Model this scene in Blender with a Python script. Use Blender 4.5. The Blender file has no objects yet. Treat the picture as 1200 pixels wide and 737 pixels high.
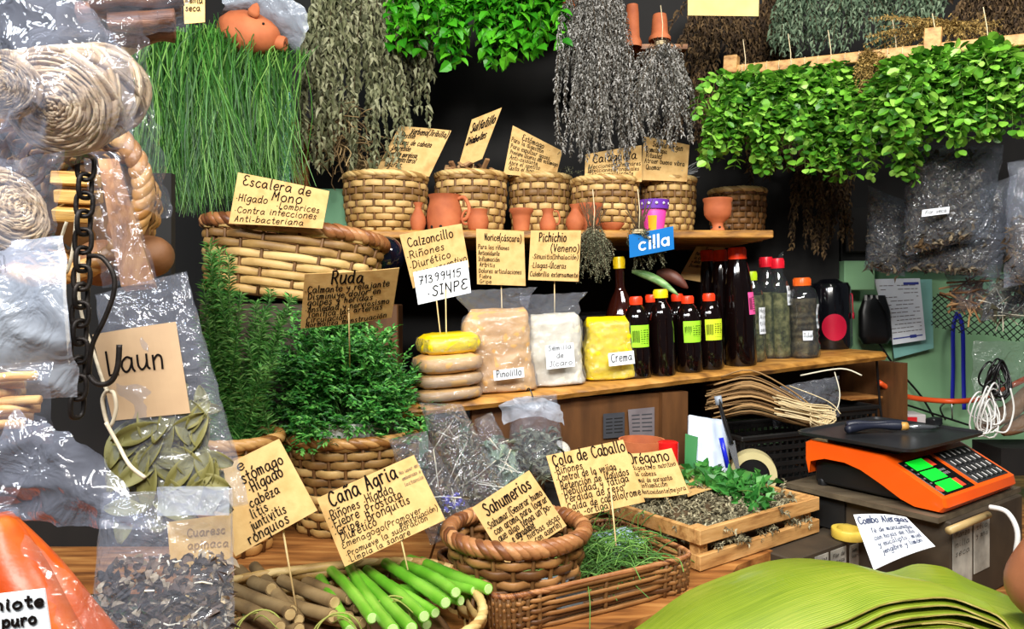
import bpy, math, random
import numpy as np
from mathutils import Vector, Matrix, noise

# ---------------------------------------------------------------- camera, world, lamps, exposure
SC = bpy.context.scene
COL = SC.collection
F, ZC, HR = 870.0, 1.45, 345.0            # focal length in pixels of the 1200 wide frame, eye height, horizon row

cam_d = bpy.data.cameras.new('camera')
cam = bpy.data.objects.new('camera', cam_d)
COL.objects.link(cam)
cam.location = (0, 0, ZC)
cam.rotation_euler = (math.radians(90), 0, 0)
cam_d.sensor_width = 36.0
cam_d.lens = 36.0 * F / 1200.0
cam_d.shift_y = -(368.5 - HR) / 1200.0
cam_d.clip_start = 0.02
SC.camera = cam

SC.view_settings.view_transform = 'Standard'
SC.view_settings.look = 'None'
SC.view_settings.exposure = 0.0
SC.view_settings.gamma = 1.0
SC.view_settings.use_curve_mapping = False
SC.cycles.transparent_max_bounces = 24
SC.cycles.max_bounces = 8

world = bpy.data.worlds.new('world')
SC.world = world
world.use_nodes = True
world.node_tree.nodes['Background'].inputs['Color'].default_value = (0.80, 0.90, 1.0, 1)
world.node_tree.nodes['Background'].inputs['Strength'].default_value = 0.07


def lamp(name, loc, target, sx, sy, energy, color=(1, 1, 1)):
    d = bpy.data.lights.new(name, 'AREA')
    d.shape = 'RECTANGLE'
    d.size, d.size_y, d.energy, d.color = sx, sy, energy, color
    o = bpy.data.objects.new(name, d)
    COL.objects.link(o)
    o.location = loc
    o.rotation_euler = (Vector(target) - Vector(loc)).to_track_quat('-Z', 'Y').to_euler()
    return o


lamp('market_tube_light', (-0.20, -0.60, 2.80), (0.1, 1.8, 1.15), 1.5, 0.35, 104, (1.0, 0.96, 0.90))
lamp('market_tube_light', (0.95, 0.75, 2.95), (0.6, 1.8, 1.0), 1.2, 0.30, 46, (1.0, 0.97, 0.92))
lamp('market_tube_light', (-1.35, 0.25, 2.55), (-0.5, 1.3, 1.1), 0.9, 0.25, 27, (0.90, 0.95, 1.0))

# ---------------------------------------------------------------- helpers
R = random.Random(7)
NR = np.random.default_rng(11)
PI = math.pi


def P(px, py, Y):
    """point at depth Y that the level camera at eye height sees at a pixel"""
    return Vector(((px - 600) / F * Y, Y, ZC - (py - HR) / F * Y))


def srgb(c):
    o = []
    for v in c[:3]:
        v = v / 255.0
        o.append(v / 12.92 if v <= 0.04045 else ((v + 0.055) / 1.055) ** 2.4)
    return (o[0], o[1], o[2], 1.0)


def _n(nt, kind, **kw):
    n = nt.nodes.new(kind)
    for k, v in kw.items():
        setattr(n, k, v)
    return n


def pm(name, cols, rough=0.6, scale=8.0, detail=4.0, bump=0.0, bscale=None, stretch=(1, 1, 1), mode='noise', transl=0.0,
       metal=0.0, spec=0.5, coat=0.0, emit=0.0, nmix=0.35, tcol=None, sheen=0.0):
    """one procedural material: colours picked by noise, by loose piece (leaf, strand) or both"""
    m = bpy.data.materials.new(name)
    m.use_nodes = True
    nt = m.node_tree
    b = nt.nodes['Principled BSDF']
    out = nt.nodes['Material Output']
    b.inputs['Roughness'].default_value = rough
    b.inputs['Metallic'].default_value = metal
    b.inputs['Specular IOR Level'].default_value = spec
    b.inputs['Coat Weight'].default_value = coat
    b.inputs['Coat Roughness'].default_value = 0.08
    tc = _n(nt, 'ShaderNodeTexCoord')
    mp = _n(nt, 'ShaderNodeMapping')
    mp.inputs['Scale'].default_value = stretch
    nt.links.new(tc.outputs['Object'], mp.inputs['Vector'])
    nz = _n(nt, 'ShaderNodeTexNoise')
    nz.inputs['Scale'].default_value = scale
    nz.inputs['Detail'].default_value = detail
    nt.links.new(mp.outputs['Vector'], nz.inputs['Vector'])
    ramp = _n(nt, 'ShaderNodeValToRGB')
    els = ramp.color_ramp.elements
    k = len(cols)
    while len(els) < k:
        els.new(0.5)
    if k == 1:
        els.remove(els[1])
    lo, hi = (0.30, 0.70) if mode == 'noise' else (0.0, 1.0)
    for i, c in enumerate(cols):
        els[i].position = lo + (hi - lo) * (i / max(1, k - 1))
        els[i].color = srgb(c)
    if mode == 'noise':
        nt.links.new(nz.outputs['Fac'], ramp.inputs['Fac'])
    else:
        g = _n(nt, 'ShaderNodeNewGeometry')
        if mode == 'island':
            nt.links.new(g.outputs['Random Per Island'], ramp.inputs['Fac'])
        else:
            mx = _n(nt, 'ShaderNodeMath', operation='MULTIPLY_ADD')
            mx.inputs[1].default_value = nmix * 2
            ad = _n(nt, 'ShaderNodeMath', operation='ADD')
            ad.inputs[1].default_value = -0.5
            nt.links.new(nz.outputs['Fac'], ad.inputs[0])
            nt.links.new(ad.outputs[0], mx.inputs[0])
            nt.links.new(g.outputs['Random Per Island'], mx.inputs[2])
            nt.links.new(mx.outputs[0], ramp.inputs['Fac'])
    nt.links.new(ramp.outputs['Color'], b.inputs['Base Color'])
    if bump:
        nb = _n(nt, 'ShaderNodeTexNoise')
        nb.inputs['Scale'].default_value = bscale or scale * 3
        nb.inputs['Detail'].default_value = 4
        nt.links.new(mp.outputs['Vector'], nb.inputs['Vector'])
        bp = _n(nt, 'ShaderNodeBump')
        bp.inputs['Strength'].default_value = bump
        bp.inputs['Distance'].default_value = 0.004
        nt.links.new(nb.outputs['Fac'], bp.inputs['Height'])
        nt.links.new(bp.outputs['Normal'], b.inputs['Normal'])
    if emit:
        nt.links.new(ramp.outputs['Color'], b.inputs['Emission Color'])
        b.inputs['Emission Strength'].default_value = emit
    if transl:
        t = _n(nt, 'ShaderNodeBsdfTranslucent')
        nt.links.new(ramp.outputs['Color'], t.inputs['Color'])
        ms = _n(nt, 'ShaderNodeMixShader')
        ms.inputs[0].default_value = transl
        nt.links.new(b.outputs[0], ms.inputs[1])
        nt.links.new(t.outputs[0], ms.inputs[2])
        nt.links.new(ms.outputs[0], out.inputs['Surface'])
    return m


def plastic(name, haze=0.08, tint=(245, 248, 255), bscale=60.0, bstr=0.5, gain=1.0, base=0.05, rough=0.10, hcol=(225, 230, 245), dist=0.02):
    """thin clear crinkled film: see-through, glossy at creases, slightly milky"""
    m = bpy.data.materials.new(name)
    m.use_nodes = True
    nt = m.node_tree
    nt.nodes.remove(nt.nodes['Principled BSDF'])
    out = nt.nodes['Material Output']
    tc = _n(nt, 'ShaderNodeTexCoord')
    nb = _n(nt, 'ShaderNodeTexNoise')
    nb.inputs['Scale'].default_value = bscale
    nb.inputs['Detail'].default_value = 3
    nb.inputs['Distortion'].default_value = 1.2
    nt.links.new(tc.outputs['Object'], nb.inputs['Vector'])
    bp = _n(nt, 'ShaderNodeBump')
    bp.inputs['Strength'].default_value = bstr
    bp.inputs['Distance'].default_value = dist
    nt.links.new(nb.outputs['Fac'], bp.inputs['Height'])
    lw = _n(nt, 'ShaderNodeLayerWeight')
    lw.inputs['Blend'].default_value = 0.5
    nt.links.new(bp.outputs['Normal'], lw.inputs['Normal'])
    pw = _n(nt, 'ShaderNodeMath', operation='POWER')
    pw.inputs[1].default_value = 3.0
    nt.links.new(lw.outputs['Facing'], pw.inputs[0])
    ma = _n(nt, 'ShaderNodeMath', operation='MULTIPLY_ADD', use_clamp=True)
    ma.inputs[1].default_value = 0.55 * gain
    ma.inputs[2].default_value = base
    nt.links.new(pw.outputs[0], ma.inputs[0])
    tr = _n(nt, 'ShaderNodeBsdfTransparent')
    tr.inputs['Color'].default_value = srgb(tint)
    gl = _n(nt, 'ShaderNodeBsdfGlossy')
    gl.inputs['Roughness'].default_value = rough
    nt.links.new(bp.outputs['Normal'], gl.inputs['Normal'])
    df = _n(nt, 'ShaderNodeBsdfDiffuse')
    df.inputs['Color'].default_value = srgb(hcol)
    nt.links.new(bp.outputs['Normal'], df.inputs['Normal'])
    m1 = _n(nt, 'ShaderNodeMixShader')
    nt.links.new(ma.outputs[0], m1.inputs[0])
    nt.links.new(tr.outputs[0], m1.inputs[1])
    nt.links.new(gl.outputs[0], m1.inputs[2])
    m2 = _n(nt, 'ShaderNodeMixShader')
    m2.inputs[0].default_value = haze
    nt.links.new(m1.outputs[0], m2.inputs[1])
    nt.links.new(df.outputs[0], m2.inputs[2])
    nt.links.new(m2.outputs[0], out.inputs['Surface'])
    return m


def catmull(pts, n=6, closed=False):
    p = [Vector(q) for q in pts]
    if len(p) < 3:
        return p
    out = []
    L = len(p)
    for i in range(L if closed else L - 1):
        if closed:
            a, b, c, d = p[(i - 1) % L], p[i], p[(i + 1) % L], p[(i + 2) % L]
        else:
            a, b, c, d = p[max(i - 1, 0)], p[i], p[i + 1], p[min(i + 2, L - 1)]
        for k in range(n):
            t = k / n
            out.append(0.5 * ((2 * b) + (c - a) * t + (2 * a - 5 * b + 4 * c - d) * t * t + (3 * b - a - 3 * c + d) * t ** 3))
    if not closed:
        out.append(p[-1])
    return out


def chainloc(o):
    v = Vector((0, 0, 0))
    while o is not None:
        v += o.location
        o = o.parent
    return v


class MB:
    """collects geometry for ONE mesh object"""

    def __init__(s):
        s.v, s.f, s.m, s.n = [], [], [], 0

    def raw(s, v, f, mi=0):
        v = np.asarray(v, float).reshape(-1, 3)
        s.v.append(v)
        f = [tuple(int(i) + s.n for i in q) for q in f]
        s.f += f
        s.m += [mi] * len(f)
        s.n += len(v)

    def box(s, c, d, rot=None, mi=0, bev=0.0):
        x, y, z = d[0] / 2, d[1] / 2, d[2] / 2
        M = rot or Matrix.Identity(3)
        c = Vector(c)
        e = min(bev, x * .9, y * .9, z * .9)
        if e <= 0:
            v = [c + M @ Vector((sx * x, sy * y, sz * z)) for sz in (-1, 1) for sy in (-1, 1) for sx in (-1, 1)]
            s.raw(v, [(0, 2, 3, 1), (4, 5, 7, 6), (0, 1, 5, 4), (2, 6, 7, 3), (0, 4, 6, 2), (1, 3, 7, 5)], mi)
        else:
            v = []
            idx = {}
            for sx in (-1, 1):
                for sy in (-1, 1):
                    for sz in (-1, 1):
                        for a in range(3):
                            q = [sx * (x - e), sy * (y - e), sz * (z - e)]
                            q[a] = (sx * x, sy * y, sz * z)[a]
                            idx[(sx, sy, sz, a)] = len(v)
                            v.append(c + M @ Vector(q))
            f = []
            for a in range(3):
                o1, o2 = (a + 1) % 3, (a + 2) % 3
                for sg in (-1, 1):
                    r = []
                    for (p, q) in ((-1, -1), (1, -1), (1, 1), (-1, 1)):
                        k = [0, 0, 0]
                        k[a], k[o1], k[o2] = sg, p, q
                        r.append(idx[(k[0], k[1], k[2], a)])
                    f.append(tuple(r if sg > 0 else r[::-1]))
                for p in (-1, 1):
                    for q in (-1, 1):
                        k1, k2 = [0, 0, 0], [0, 0, 0]
                        k1[a], k1[o1], k1[o2] = -1, p, q
                        k2[a], k2[o1], k2[o2] = 1, p, q
                        r = [idx[(*k1, o1)], idx[(*k2, o1)], idx[(*k2, o2)], idx[(*k1, o2)]]
                        f.append(tuple(r if p * q > 0 else r[::-1]))
            for sx in (-1, 1):
                for sy in (-1, 1):
                    for sz in (-1, 1):
                        r = [idx[(sx, sy, sz, a)] for a in range(3)]
                        f.append(tuple(r if sx * sy * sz > 0 else r[::-1]))
            s.raw(v, f, mi)

    def tube(s, pts, r, seg=6, mi=0, flat=1.0, closed=False, up=None):
        p = [Vector(q) for q in pts]
        n = len(p)
        rr = r if hasattr(r, '__len__') else [r] * n
        u = None
        V, Fc = [], []
        for i in range(n):
            if closed:
                t = p[(i + 1) % n] - p[i - 1]
            else:
                t = p[min(i + 1, n - 1)] - p[max(i - 1, 0)]
            if t.length < 1e-9:
                t = Vector((0, 0, 1))
            t.normalize()
            if u is None:
                a = Vector(up) if up is not None else (Vector((0, 0, 1)) if abs(t.z) < .9 else Vector((1, 0, 0)))
                u = (a - t * a.dot(t)).normalized()
            else:
                u = u - t * u.dot(t)
                u = u.normalized() if u.length > 1e-6 else t.orthogonal().normalized()
            w = t.cross(u)
            for k in range(seg):
                a = 2 * PI * k / seg
                V.append(p[i] + (u * math.cos(a) * flat + w * math.sin(a)) * rr[i])
        for i in range(n if closed else n - 1):
            j = (i + 1) % n
            for k in range(seg):
                k2 = (k + 1) % seg
                Fc.append((i * seg + k, i * seg + k2, j * seg + k2, j * seg + k))
        if not closed:
            Fc.append(tuple(range(seg - 1, -1, -1)))
            Fc.append(tuple((n - 1) * seg + k for k in range(seg)))
        s.raw(V, Fc, mi)

    def loft(s, secs, seg=32, M=None, amp=0.0, nsc=20.0, seed=0.0, cap0=True, cap1=True, mi=0, ridged=False):
        """stacked superellipse sections (z, a, b, exponent, ox, oy)"""
        V, Fc = [], []
        M = M or Matrix.Identity(4)
        for (z, a, b, *rest) in secs:
            ex = rest[0] if rest else 2.0
            ox = rest[1] if len(rest) > 1 else 0
            oy = rest[2] if len(rest) > 2 else 0
            for k in range(seg):
                t = 2 * PI * k / seg
                c, q = math.cos(t), math.sin(t)
                x = a * math.copysign(abs(c) ** (2 / ex), c)
                y = b * math.copysign(abs(q) ** (2 / ex), q)
                v = Vector((x + ox, y + oy, z))
                if amp:
                    w = noise.noise(v * nsc + Vector((seed, seed * 1.7, 3.1)))
                    if ridged:
                        w = 0.5 - 1.6 * abs(w) + .45 * (.4 - 1.4 * abs(noise.noise(Vector((v.x * nsc * 2.6 + seed, v.y * nsc * 2.6, v.z * nsc * 1.7)))))
                    nv = Vector((c / max(a, .004), q / max(b, .004), 0)).normalized()
                    v += nv * (amp * w)
                    v.z += amp * 0.5 * noise.noise(v * nsc * 1.3 + Vector((9 + seed, 0, 0)))
                V.append(M @ v)
        n = len(secs)
        for i in range(n - 1):
            for k in range(seg):
                k2 = (k + 1) % seg
                Fc.append((i * seg + k, i * seg + k2, (i + 1) * seg + k2, (i + 1) * seg + k))
        if cap0:
            Fc.append(tuple(range(seg - 1, -1, -1)))
        if cap1:
            Fc.append(tuple((n - 1) * seg + k for k in range(seg)))
        s.raw(V, Fc, mi)

    def lathe(s, prof, seg=28, M=None, mi=0, cap0=True, cap1=False):
        s.loft([(z, max(r, 1e-4), max(r, 1e-4)) for (r, z) in prof], seg, M, cap0=cap0, cap1=cap1, mi=mi)

    def grid(s, fn, nu, nv, mi=0, thick=0.0):
        V = [Vector(fn(i / nu, j / nv)) for j in range(nv + 1) for i in range(nu + 1)]
        Fc = [(j * (nu + 1) + i, j * (nu + 1) + i + 1, (j + 1) * (nu + 1) + i + 1, (j + 1) * (nu + 1) + i) for j in range(nv) for i in range(nu)]
        if thick:
            N = [Vector((0, 0, 0)) for _ in V]
            for q in Fc:
                nn = (V[q[1]] - V[q[0]]).cross(V[q[3]] - V[q[0]])
                if nn.length > 0:
                    nn.normalize()
                for k in q:
                    N[k] += nn
            m = len(V)
            V2 = [V[i] - (N[i].normalized() if N[i].length > 0 else N[i]) * thick for i in range(m)]
            F2 = [tuple(k + m for k in q[::-1]) for q in Fc]
            rim = [i for i in range(nu + 1)] + [j * (nu + 1) + nu for j in range(1, nv + 1)] + [nv * (nu + 1) + i for i in range(nu - 1, -1, -1)] + [j * (nu + 1) for j in range(nv - 1, 0, -1)]
            F3 = [(rim[(k + 1) % len(rim)], rim[k], rim[k] + m, rim[(k + 1) % len(rim)] + m) for k in range(len(rim))]
            V, Fc = V + V2, Fc + F2 + F3
        s.raw(V, Fc, mi)

    def build(s, name, mat, parent=None, smooth=True, world=False, origin=None, auto=None):
        me = bpy.data.meshes.new(name)
        v = np.concatenate(s.v) if s.v else np.zeros((0, 3))
        off = None
        if parent is not None and world:
            off = chainloc(parent)
        elif origin is not None:
            off = Vector(origin)
        if off is not None:
            v = v - np.array(off)
        me.from_pydata(v.tolist(), [], s.f)
        mats = mat if isinstance(mat, (list, tuple)) else [mat]
        for m in mats:
            me.materials.append(m)
        if len(mats) > 1:
            me.polygons.foreach_set('material_index', s.m)
        if smooth:
            me.polygons.foreach_set('use_smooth', [True] * len(me.polygons))
        me.update()
        if auto:
            me.set_sharp_from_angle(angle=math.radians(auto))
        o = bpy.data.objects.new(name, me)
        COL.objects.link(o)
        if parent is not None:
            o.parent = parent
        elif origin is not None:
            o.location = origin
        return o


def tag(o, label=None, cat=None, group=None, kind=None):
    if label:
        o['label'] = label
    if cat:
        o['category'] = cat
    if group:
        o['group'] = group
    if kind:
        o['kind'] = kind
    return o


def thing(name, label, cat, loc=(0, 0, 0), rot=None, group=None):
    o = bpy.data.objects.new(name, None)
    COL.objects.link(o)
    o.location = loc
    if rot is not None:
        o.rotation_euler = rot if not isinstance(rot, Matrix) else rot.to_euler()
    o.empty_display_size = 0.05
    return tag(o, label, cat, group)


def copy_tree(o, parent=None):
    c = o.copy()
    COL.objects.link(c)
    c.parent = parent
    for ch in list(o.children):
        copy_tree(ch, c)
    return c


# ---------------------------------------------------------------- plants
DIAMOND = (np.array([(0, 0, 0), (.45, .5, .10), (1, 0, -.06), (.45, -.5, .10)]), [(0, 1, 2), (0, 2, 3)])
ROUND = (np.array([(0, 0, 0), (.22, .40, .07), (.60, .50, .09), (.90, .28, .02), (1, 0, -.06), (.90, -.28, .02), (.60, -.50, .09), (.22, -.40, .07), (.5, 0, -.01)]),
         [(0, 8, 1), (1, 8, 2), (2, 8, 3), (3, 8, 4), (4, 8, 5), (5, 8, 6), (6, 8, 7), (7, 8, 0)])
MINT = (np.array([(0, 0, 0), (.12, .34, .06), (.30, .50, .12), (.45, .44, .10), (.62, .40, .08), (.82, .20, .0), (1, 0, -.12), (.82, -.20, .0), (.62, -.40, .08), (.45, -.44, .10), (.30, -.50, .12), (.12, -.34, .06), (.35, 0, 0), (.7, 0, -.04)]),
        [(0, 12, 1), (1, 12, 2), (2, 12, 3), (3, 12, 13, 4), (4, 13, 5), (5, 13, 6), (6, 13, 7), (7, 13, 8), (8, 13, 12, 9), (9, 12, 10), (10, 12, 11), (11, 12, 0)])
CURLY = (np.array([(0, 0, 0), (.25, .42, .20), (.6, .40, .02), (1, .05, -.35), (.6, -.30, .22), (.25, -.40, .10), (.45, 0, -.05)]),
         [(0, 6, 1), (1, 6, 2), (2, 6, 3), (3, 6, 4), (4, 6, 5), (5, 6, 0)])
NEEDLE = (np.array([(0, .5, 0), (0, -.5, 0), (.6, -.5, .3), (1, 0, .5), (.6, .5, .3)]), [(0, 1, 2, 4), (4, 2, 3)])


def scatter(mb, pos, dirs, L, W, shape, ups=None, jit=0.4, rng=NR, mi=0):
    """many leaves at once: pos, dirs n x 3, L and W per leaf"""
    pos = np.asarray(pos, float)
    n = len(pos)
    if n == 0:
        return
    d = np.asarray(dirs, float) + rng.normal(0, jit, (n, 3)) * 0.5
    d /= np.linalg.norm(d, axis=1, keepdims=True) + 1e-9
    u = np.tile(np.array([0, -.35, 1.0]), (n, 1)) if ups is None else np.asarray(ups, float)
    u = u + rng.normal(0, jit, (n, 3))
    y = np.cross(u, d)
    y /= np.linalg.norm(y, axis=1, keepdims=True) + 1e-9
    z = np.cross(d, y)
    L = np.broadcast_to(L, (n,))
    W = np.broadcast_to(W, (n,))
    sv, sf = shape
    k = len(sv)
    V = pos[:, None, :] + d[:, None, :] * (sv[None, :, 0:1] * L[:, None, None]) + y[:, None, :] * (sv[None, :, 1:2] * W[:, None, None]) + z[:, None, :] * (sv[None, :, 2:3] * L[:, None, None])
    s = V.reshape(-1, 3)
    base = mb.n
    mb.v.append(s)
    mb.n += n * k
    fl = []
    for i in range(n):
        o = base + i * k
        for q in sf:
            fl.append(tuple(o + j for j in q))
    mb.f += fl
    mb.m += [mi] * len(fl)


def curve3(a, c, b, n):
    t = np.linspace(0, 1, n)[:, None]
    return (1 - t) ** 2 * np.array(a) + 2 * (1 - t) * t * np.array(c) + t ** 2 * np.array(b)


def sprig(fol, stm, path, spacing, L, W, shape, t0=0.15, spread=0.9, stem_r=0.0012, droop=0.0, rng=NR, taper=0.5, jit=.4, per=2, seg=3):
    """one stem along path (m x 3) with leaves; leaves stand off the stem by `spread`"""
    path = np.asarray(path, float)
    sl = np.linalg.norm(np.diff(path, axis=0), axis=1)
    cum = np.concatenate([[0], np.cumsum(sl)])
    tot = cum[-1]
    if stm is not None:
        stm.tube([tuple(q) for q in path], list(np.linspace(stem_r, stem_r * .5, len(path))), seg)
    ts = np.arange(t0 * tot, tot, spacing)
    if len(ts) == 0:
        return
    pp = np.stack([np.interp(ts, cum, path[:, i]) for i in range(3)], 1)
    tg = np.stack([np.interp(ts, cum, np.gradient(path[:, i], cum)) for i in range(3)], 1)
    tg /= np.linalg.norm(tg, axis=1, keepdims=True) + 1e-9
    for k in range(per):
        ang = np.arange(len(ts)) * 2.4 + k * (2 * PI / per) + rng.uniform(0, 1)
        a = np.cross(tg, np.array([.3, .2, 1.0]))
        a /= np.linalg.norm(a, axis=1, keepdims=True) + 1e-9
        b = np.cross(tg, a)
        d = tg * (1 - spread * .6) + (a * np.cos(ang)[:, None] + b * np.sin(ang)[:, None]) * spread
        d[:, 2] -= droop
        sz = 1 - taper * (ts / tot)
        rs = rng.uniform(.7, 1.25, len(ts)) * sz
        scatter(fol, pp, d, L * rs, W * rs, shape, jit=jit, rng=rng)

# ---------------------------------------------------------------- handwriting: single strokes, x-height 1
_G = {
 'a': (1.1, ".8 .85 .45 1 .1 .75 0 .4 .2 .05 .5 .1 .75 .5 .8 .95 .8 .3 .95 0"),
 'b': (.95, "0 1.6 0 0|0 .6 .35 1 .7 .75 .7 .3 .35 0 0 .25"),
 'c': (.9, ".7 .85 .4 1 .1 .75 0 .4 .2 .05 .5 0 .75 .2"),
 'd': (1.05, ".75 .8 .4 1 .1 .8 0 .4 .2 .05 .5 .1 .75 .5|.8 1.6 .78 .3 .9 0"),
 'e': (.9, ".05 .5 .7 .55 .65 .9 .4 1 .1 .8 0 .4 .2 .05 .5 0 .75 .2"),
 'f': (.7, ".7 1.45 .5 1.6 .3 1.4 .3 0|.05 .9 .6 .9"),
 'g': (1.0, ".8 .85 .45 1 .1 .75 0 .4 .2 .1 .5 .15 .75 .5|.8 1 .8 -.3 .5 -.65 .1 -.5"),
 'h': (.9, "0 1.6 0 0|0 .6 .35 1 .65 .8 .65 0"),
 'i': (.45, ".1 1 .1 .2 .25 0|.1 1.35 .14 1.43"),
 'j': (.55, ".3 1 .3 -.4 .1 -.65 -.1 -.5|.3 1.35 .34 1.43"),
 'k': (.85, "0 1.6 0 0|.6 1 0 .45|.15 .55 .65 0"),
 'l': (.45, ".1 1.6 .1 .2 .25 0"),
 'm': (1.2, "0 1 0 0|0 .6 .25 1 .45 .8 .45 0|.45 .6 .7 1 .9 .8 .9 0"),
 'n': (.9, "0 1 0 0|0 .6 .35 1 .65 .8 .65 0"),
 'o': (1.0, ".4 1 .1 .8 0 .45 .15 .1 .4 0 .7 .15 .8 .5 .7 .85 .4 1"),
 'p': (.95, "0 1 0 -.6|0 .6 .35 1 .7 .75 .7 .3 .35 0 0 .25"),
 'q': (1.0, ".8 .85 .45 1 .1 .75 0 .4 .2 .1 .5 .15 .75 .5|.8 1 .8 -.65"),
 'r': (.7, "0 1 0 0|0 .6 .3 1 .55 .92"),
 's': (.78, ".6 .85 .35 1 .1 .8 .3 .55 .55 .35 .5 .05 .25 0 0 .15"),
 't': (.75, ".3 1.5 .3 .2 .5 0 .65 .1|0 1 .6 1"),
 'u': (.98, "0 1 0 .3 .25 0 .55 .2 .7 .6|.7 1 .7 .2 .85 0"),
 'v': (.85, "0 1 .35 0|.35 0 .7 1"),
 'w': (1.1, "0 1 .25 0|.25 0 .5 .8|.5 .8 .75 0|.75 0 1 1"),
 'x': (.75, "0 1 .6 0|.6 1 0 0"),
 'y': (.9, "0 1 .1 .55 .35 .45 .65 .7|.7 1 .6 0 .3 -.6 0 -.5"),
 'z': (.8, "0 1 .6 1|.6 1 0 0|0 0 .65 0|.1 .5 .5 .5"),
 'A': (1.05, "0 0 .42 1.6|.42 1.6 .85 0|.15 .6 .7 .6"),
 'B': (.95, "0 1.6 0 0|0 1.5 .5 1.6 .7 1.3 .5 .95 0 .85|0 .85 .6 .8 .8 .4 .5 .05 0 0"),
 'C': (1.1, ".95 1.35 .6 1.6 .2 1.4 0 .8 .2 .2 .6 0 .95 .25"),
 'D': (1.1, "0 1.6 0 0|-.1 1.55 .5 1.5 .9 .9 .6 .2 0 0"),
 'E': (1.0, ".8 1.5 .3 1.6 .05 1.25 .4 .9|.4 .9 0 .6 .1 .1 .5 0 .85 .2"),
 'F': (.9, "0 1.6 0 0|0 1.55 .7 1.6|0 .85 .55 .9"),
 'G': (1.15, ".95 1.35 .6 1.6 .2 1.4 0 .8 .2 .2 .6 0 .95 .25 .95 .7|.5 .7 1.05 .7"),
 'H': (1.0, "0 1.6 0 0|.8 1.6 .8 0|0 .8 .8 .8"),
 'I': (.6, ".22 1.6 .22 0|0 1.6 .45 1.6|0 0 .45 0"),
 'J': (.75, '.5 1.6 .5 .3 .3 0 .05 .15|.2 1.6 .75 1.6'),
 'L': (.85, "0 1.6 0 .1|0 0 .7 0"),
 'M': (1.2, "0 0 .1 1.6|.1 1.6 .5 .6|.5 .6 .9 1.6|.9 1.6 1 0"),
 'N': (1.0, "0 0 0 1.6|0 1.6 .75 0|.75 0 .75 1.6"),
 'O': (1.25, ".5 1.6 .1 1.3 0 .75 .2 .15 .55 0 .9 .2 1.05 .8 .9 1.35 .5 1.6"),
 'P': (.9, "0 1.6 0 0|0 1.5 .5 1.6 .75 1.2 .5 .8 0 .75"),
 'Q': (1.2, ".5 1.6 .1 1.3 0 .75 .2 .15 .55 0 .9 .2 1.05 .8 .9 1.35 .5 1.6|.6 .4 1.1 -.2"),
 'R': (1.0, "0 1.6 0 0|0 1.5 .5 1.6 .75 1.2 .5 .8 0 .75|.35 .8 .85 0"),
 'S': (.95, ".8 1.35 .45 1.6 .1 1.3 .35 .9 .7 .6 .6 .1 .3 0 0 .25"),
 'T': (.95, "0 1.6 .85 1.6|.42 1.6 .42 0"),
 'U': (1.0, "0 1.6 0 .4 .35 0 .7 .3 .8 .8|.8 1.6 .8 0"),
 'V': (1.0, "0 1.6 .42 0|.42 0 .85 1.6"),
 '1': (.45, "0 1.2 .2 1.6|.2 1.6 .2 0"),
 '3': (.9, "0 1.5 .4 1.6 .65 1.25 .25 .9|.25 .9 .7 .6 .6 .1 .3 0 0 .2"),
 '4': (.95, ".15 1.6 .05 .8 .4 .75 .7 .8|.65 1.6 .6 0"),
 '5': (.9, ".7 1.55 .1 1.55|.1 1.55 .05 .9|.05 .9 .5 1 .7 .5 .4 0 0 .15"),
 '7': (.85, "0 1.55 .7 1.55|.7 1.55 .2 0|.15 .8 .65 .8"),
 '9': (.85, ".65 1.3 .35 1.6 .05 1.25 .25 .9 .6 1.1 .65 1.4 .6 .6 .45 0"),
 '(': (.5, ".35 1.7 .05 1 .05 .3 .35 -.4"), ')': (.5, ".05 1.7 .35 1 .35 .3 .05 -.4"),
 '.': (.35, ".1 .02 .14 .1"), ',': (.35, ".15 .05 .05 -.2"), '-': (.7, ".05 .5 .5 .5"), '*': (.5, ".1 .45 .16 .5"), ' ': (.7, ""),
}
_ACC = {'á': ('a', ".35 1.25 .6 1.6"), 'é': ('e', ".35 1.25 .6 1.6"), 'í': ('i', ".1 1.25 .3 1.6"), 'ó': ('o', ".35 1.25 .6 1.6"), 'ú': ('u', ".35 1.25 .6 1.6"),
        'ñ': ('n', "0 1.35 .2 1.5 .4 1.35 .65 1.5"), 'Ú': ('U', ".35 1.8 .6 2.1")}


def _strokes(s):
    out = []
    for part in s.split('|'):
        n = [float(q) for q in part.split()]
        if n:
            out.append([(n[i], n[i + 1]) for i in range(0, len(n), 2)])
    return out


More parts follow.
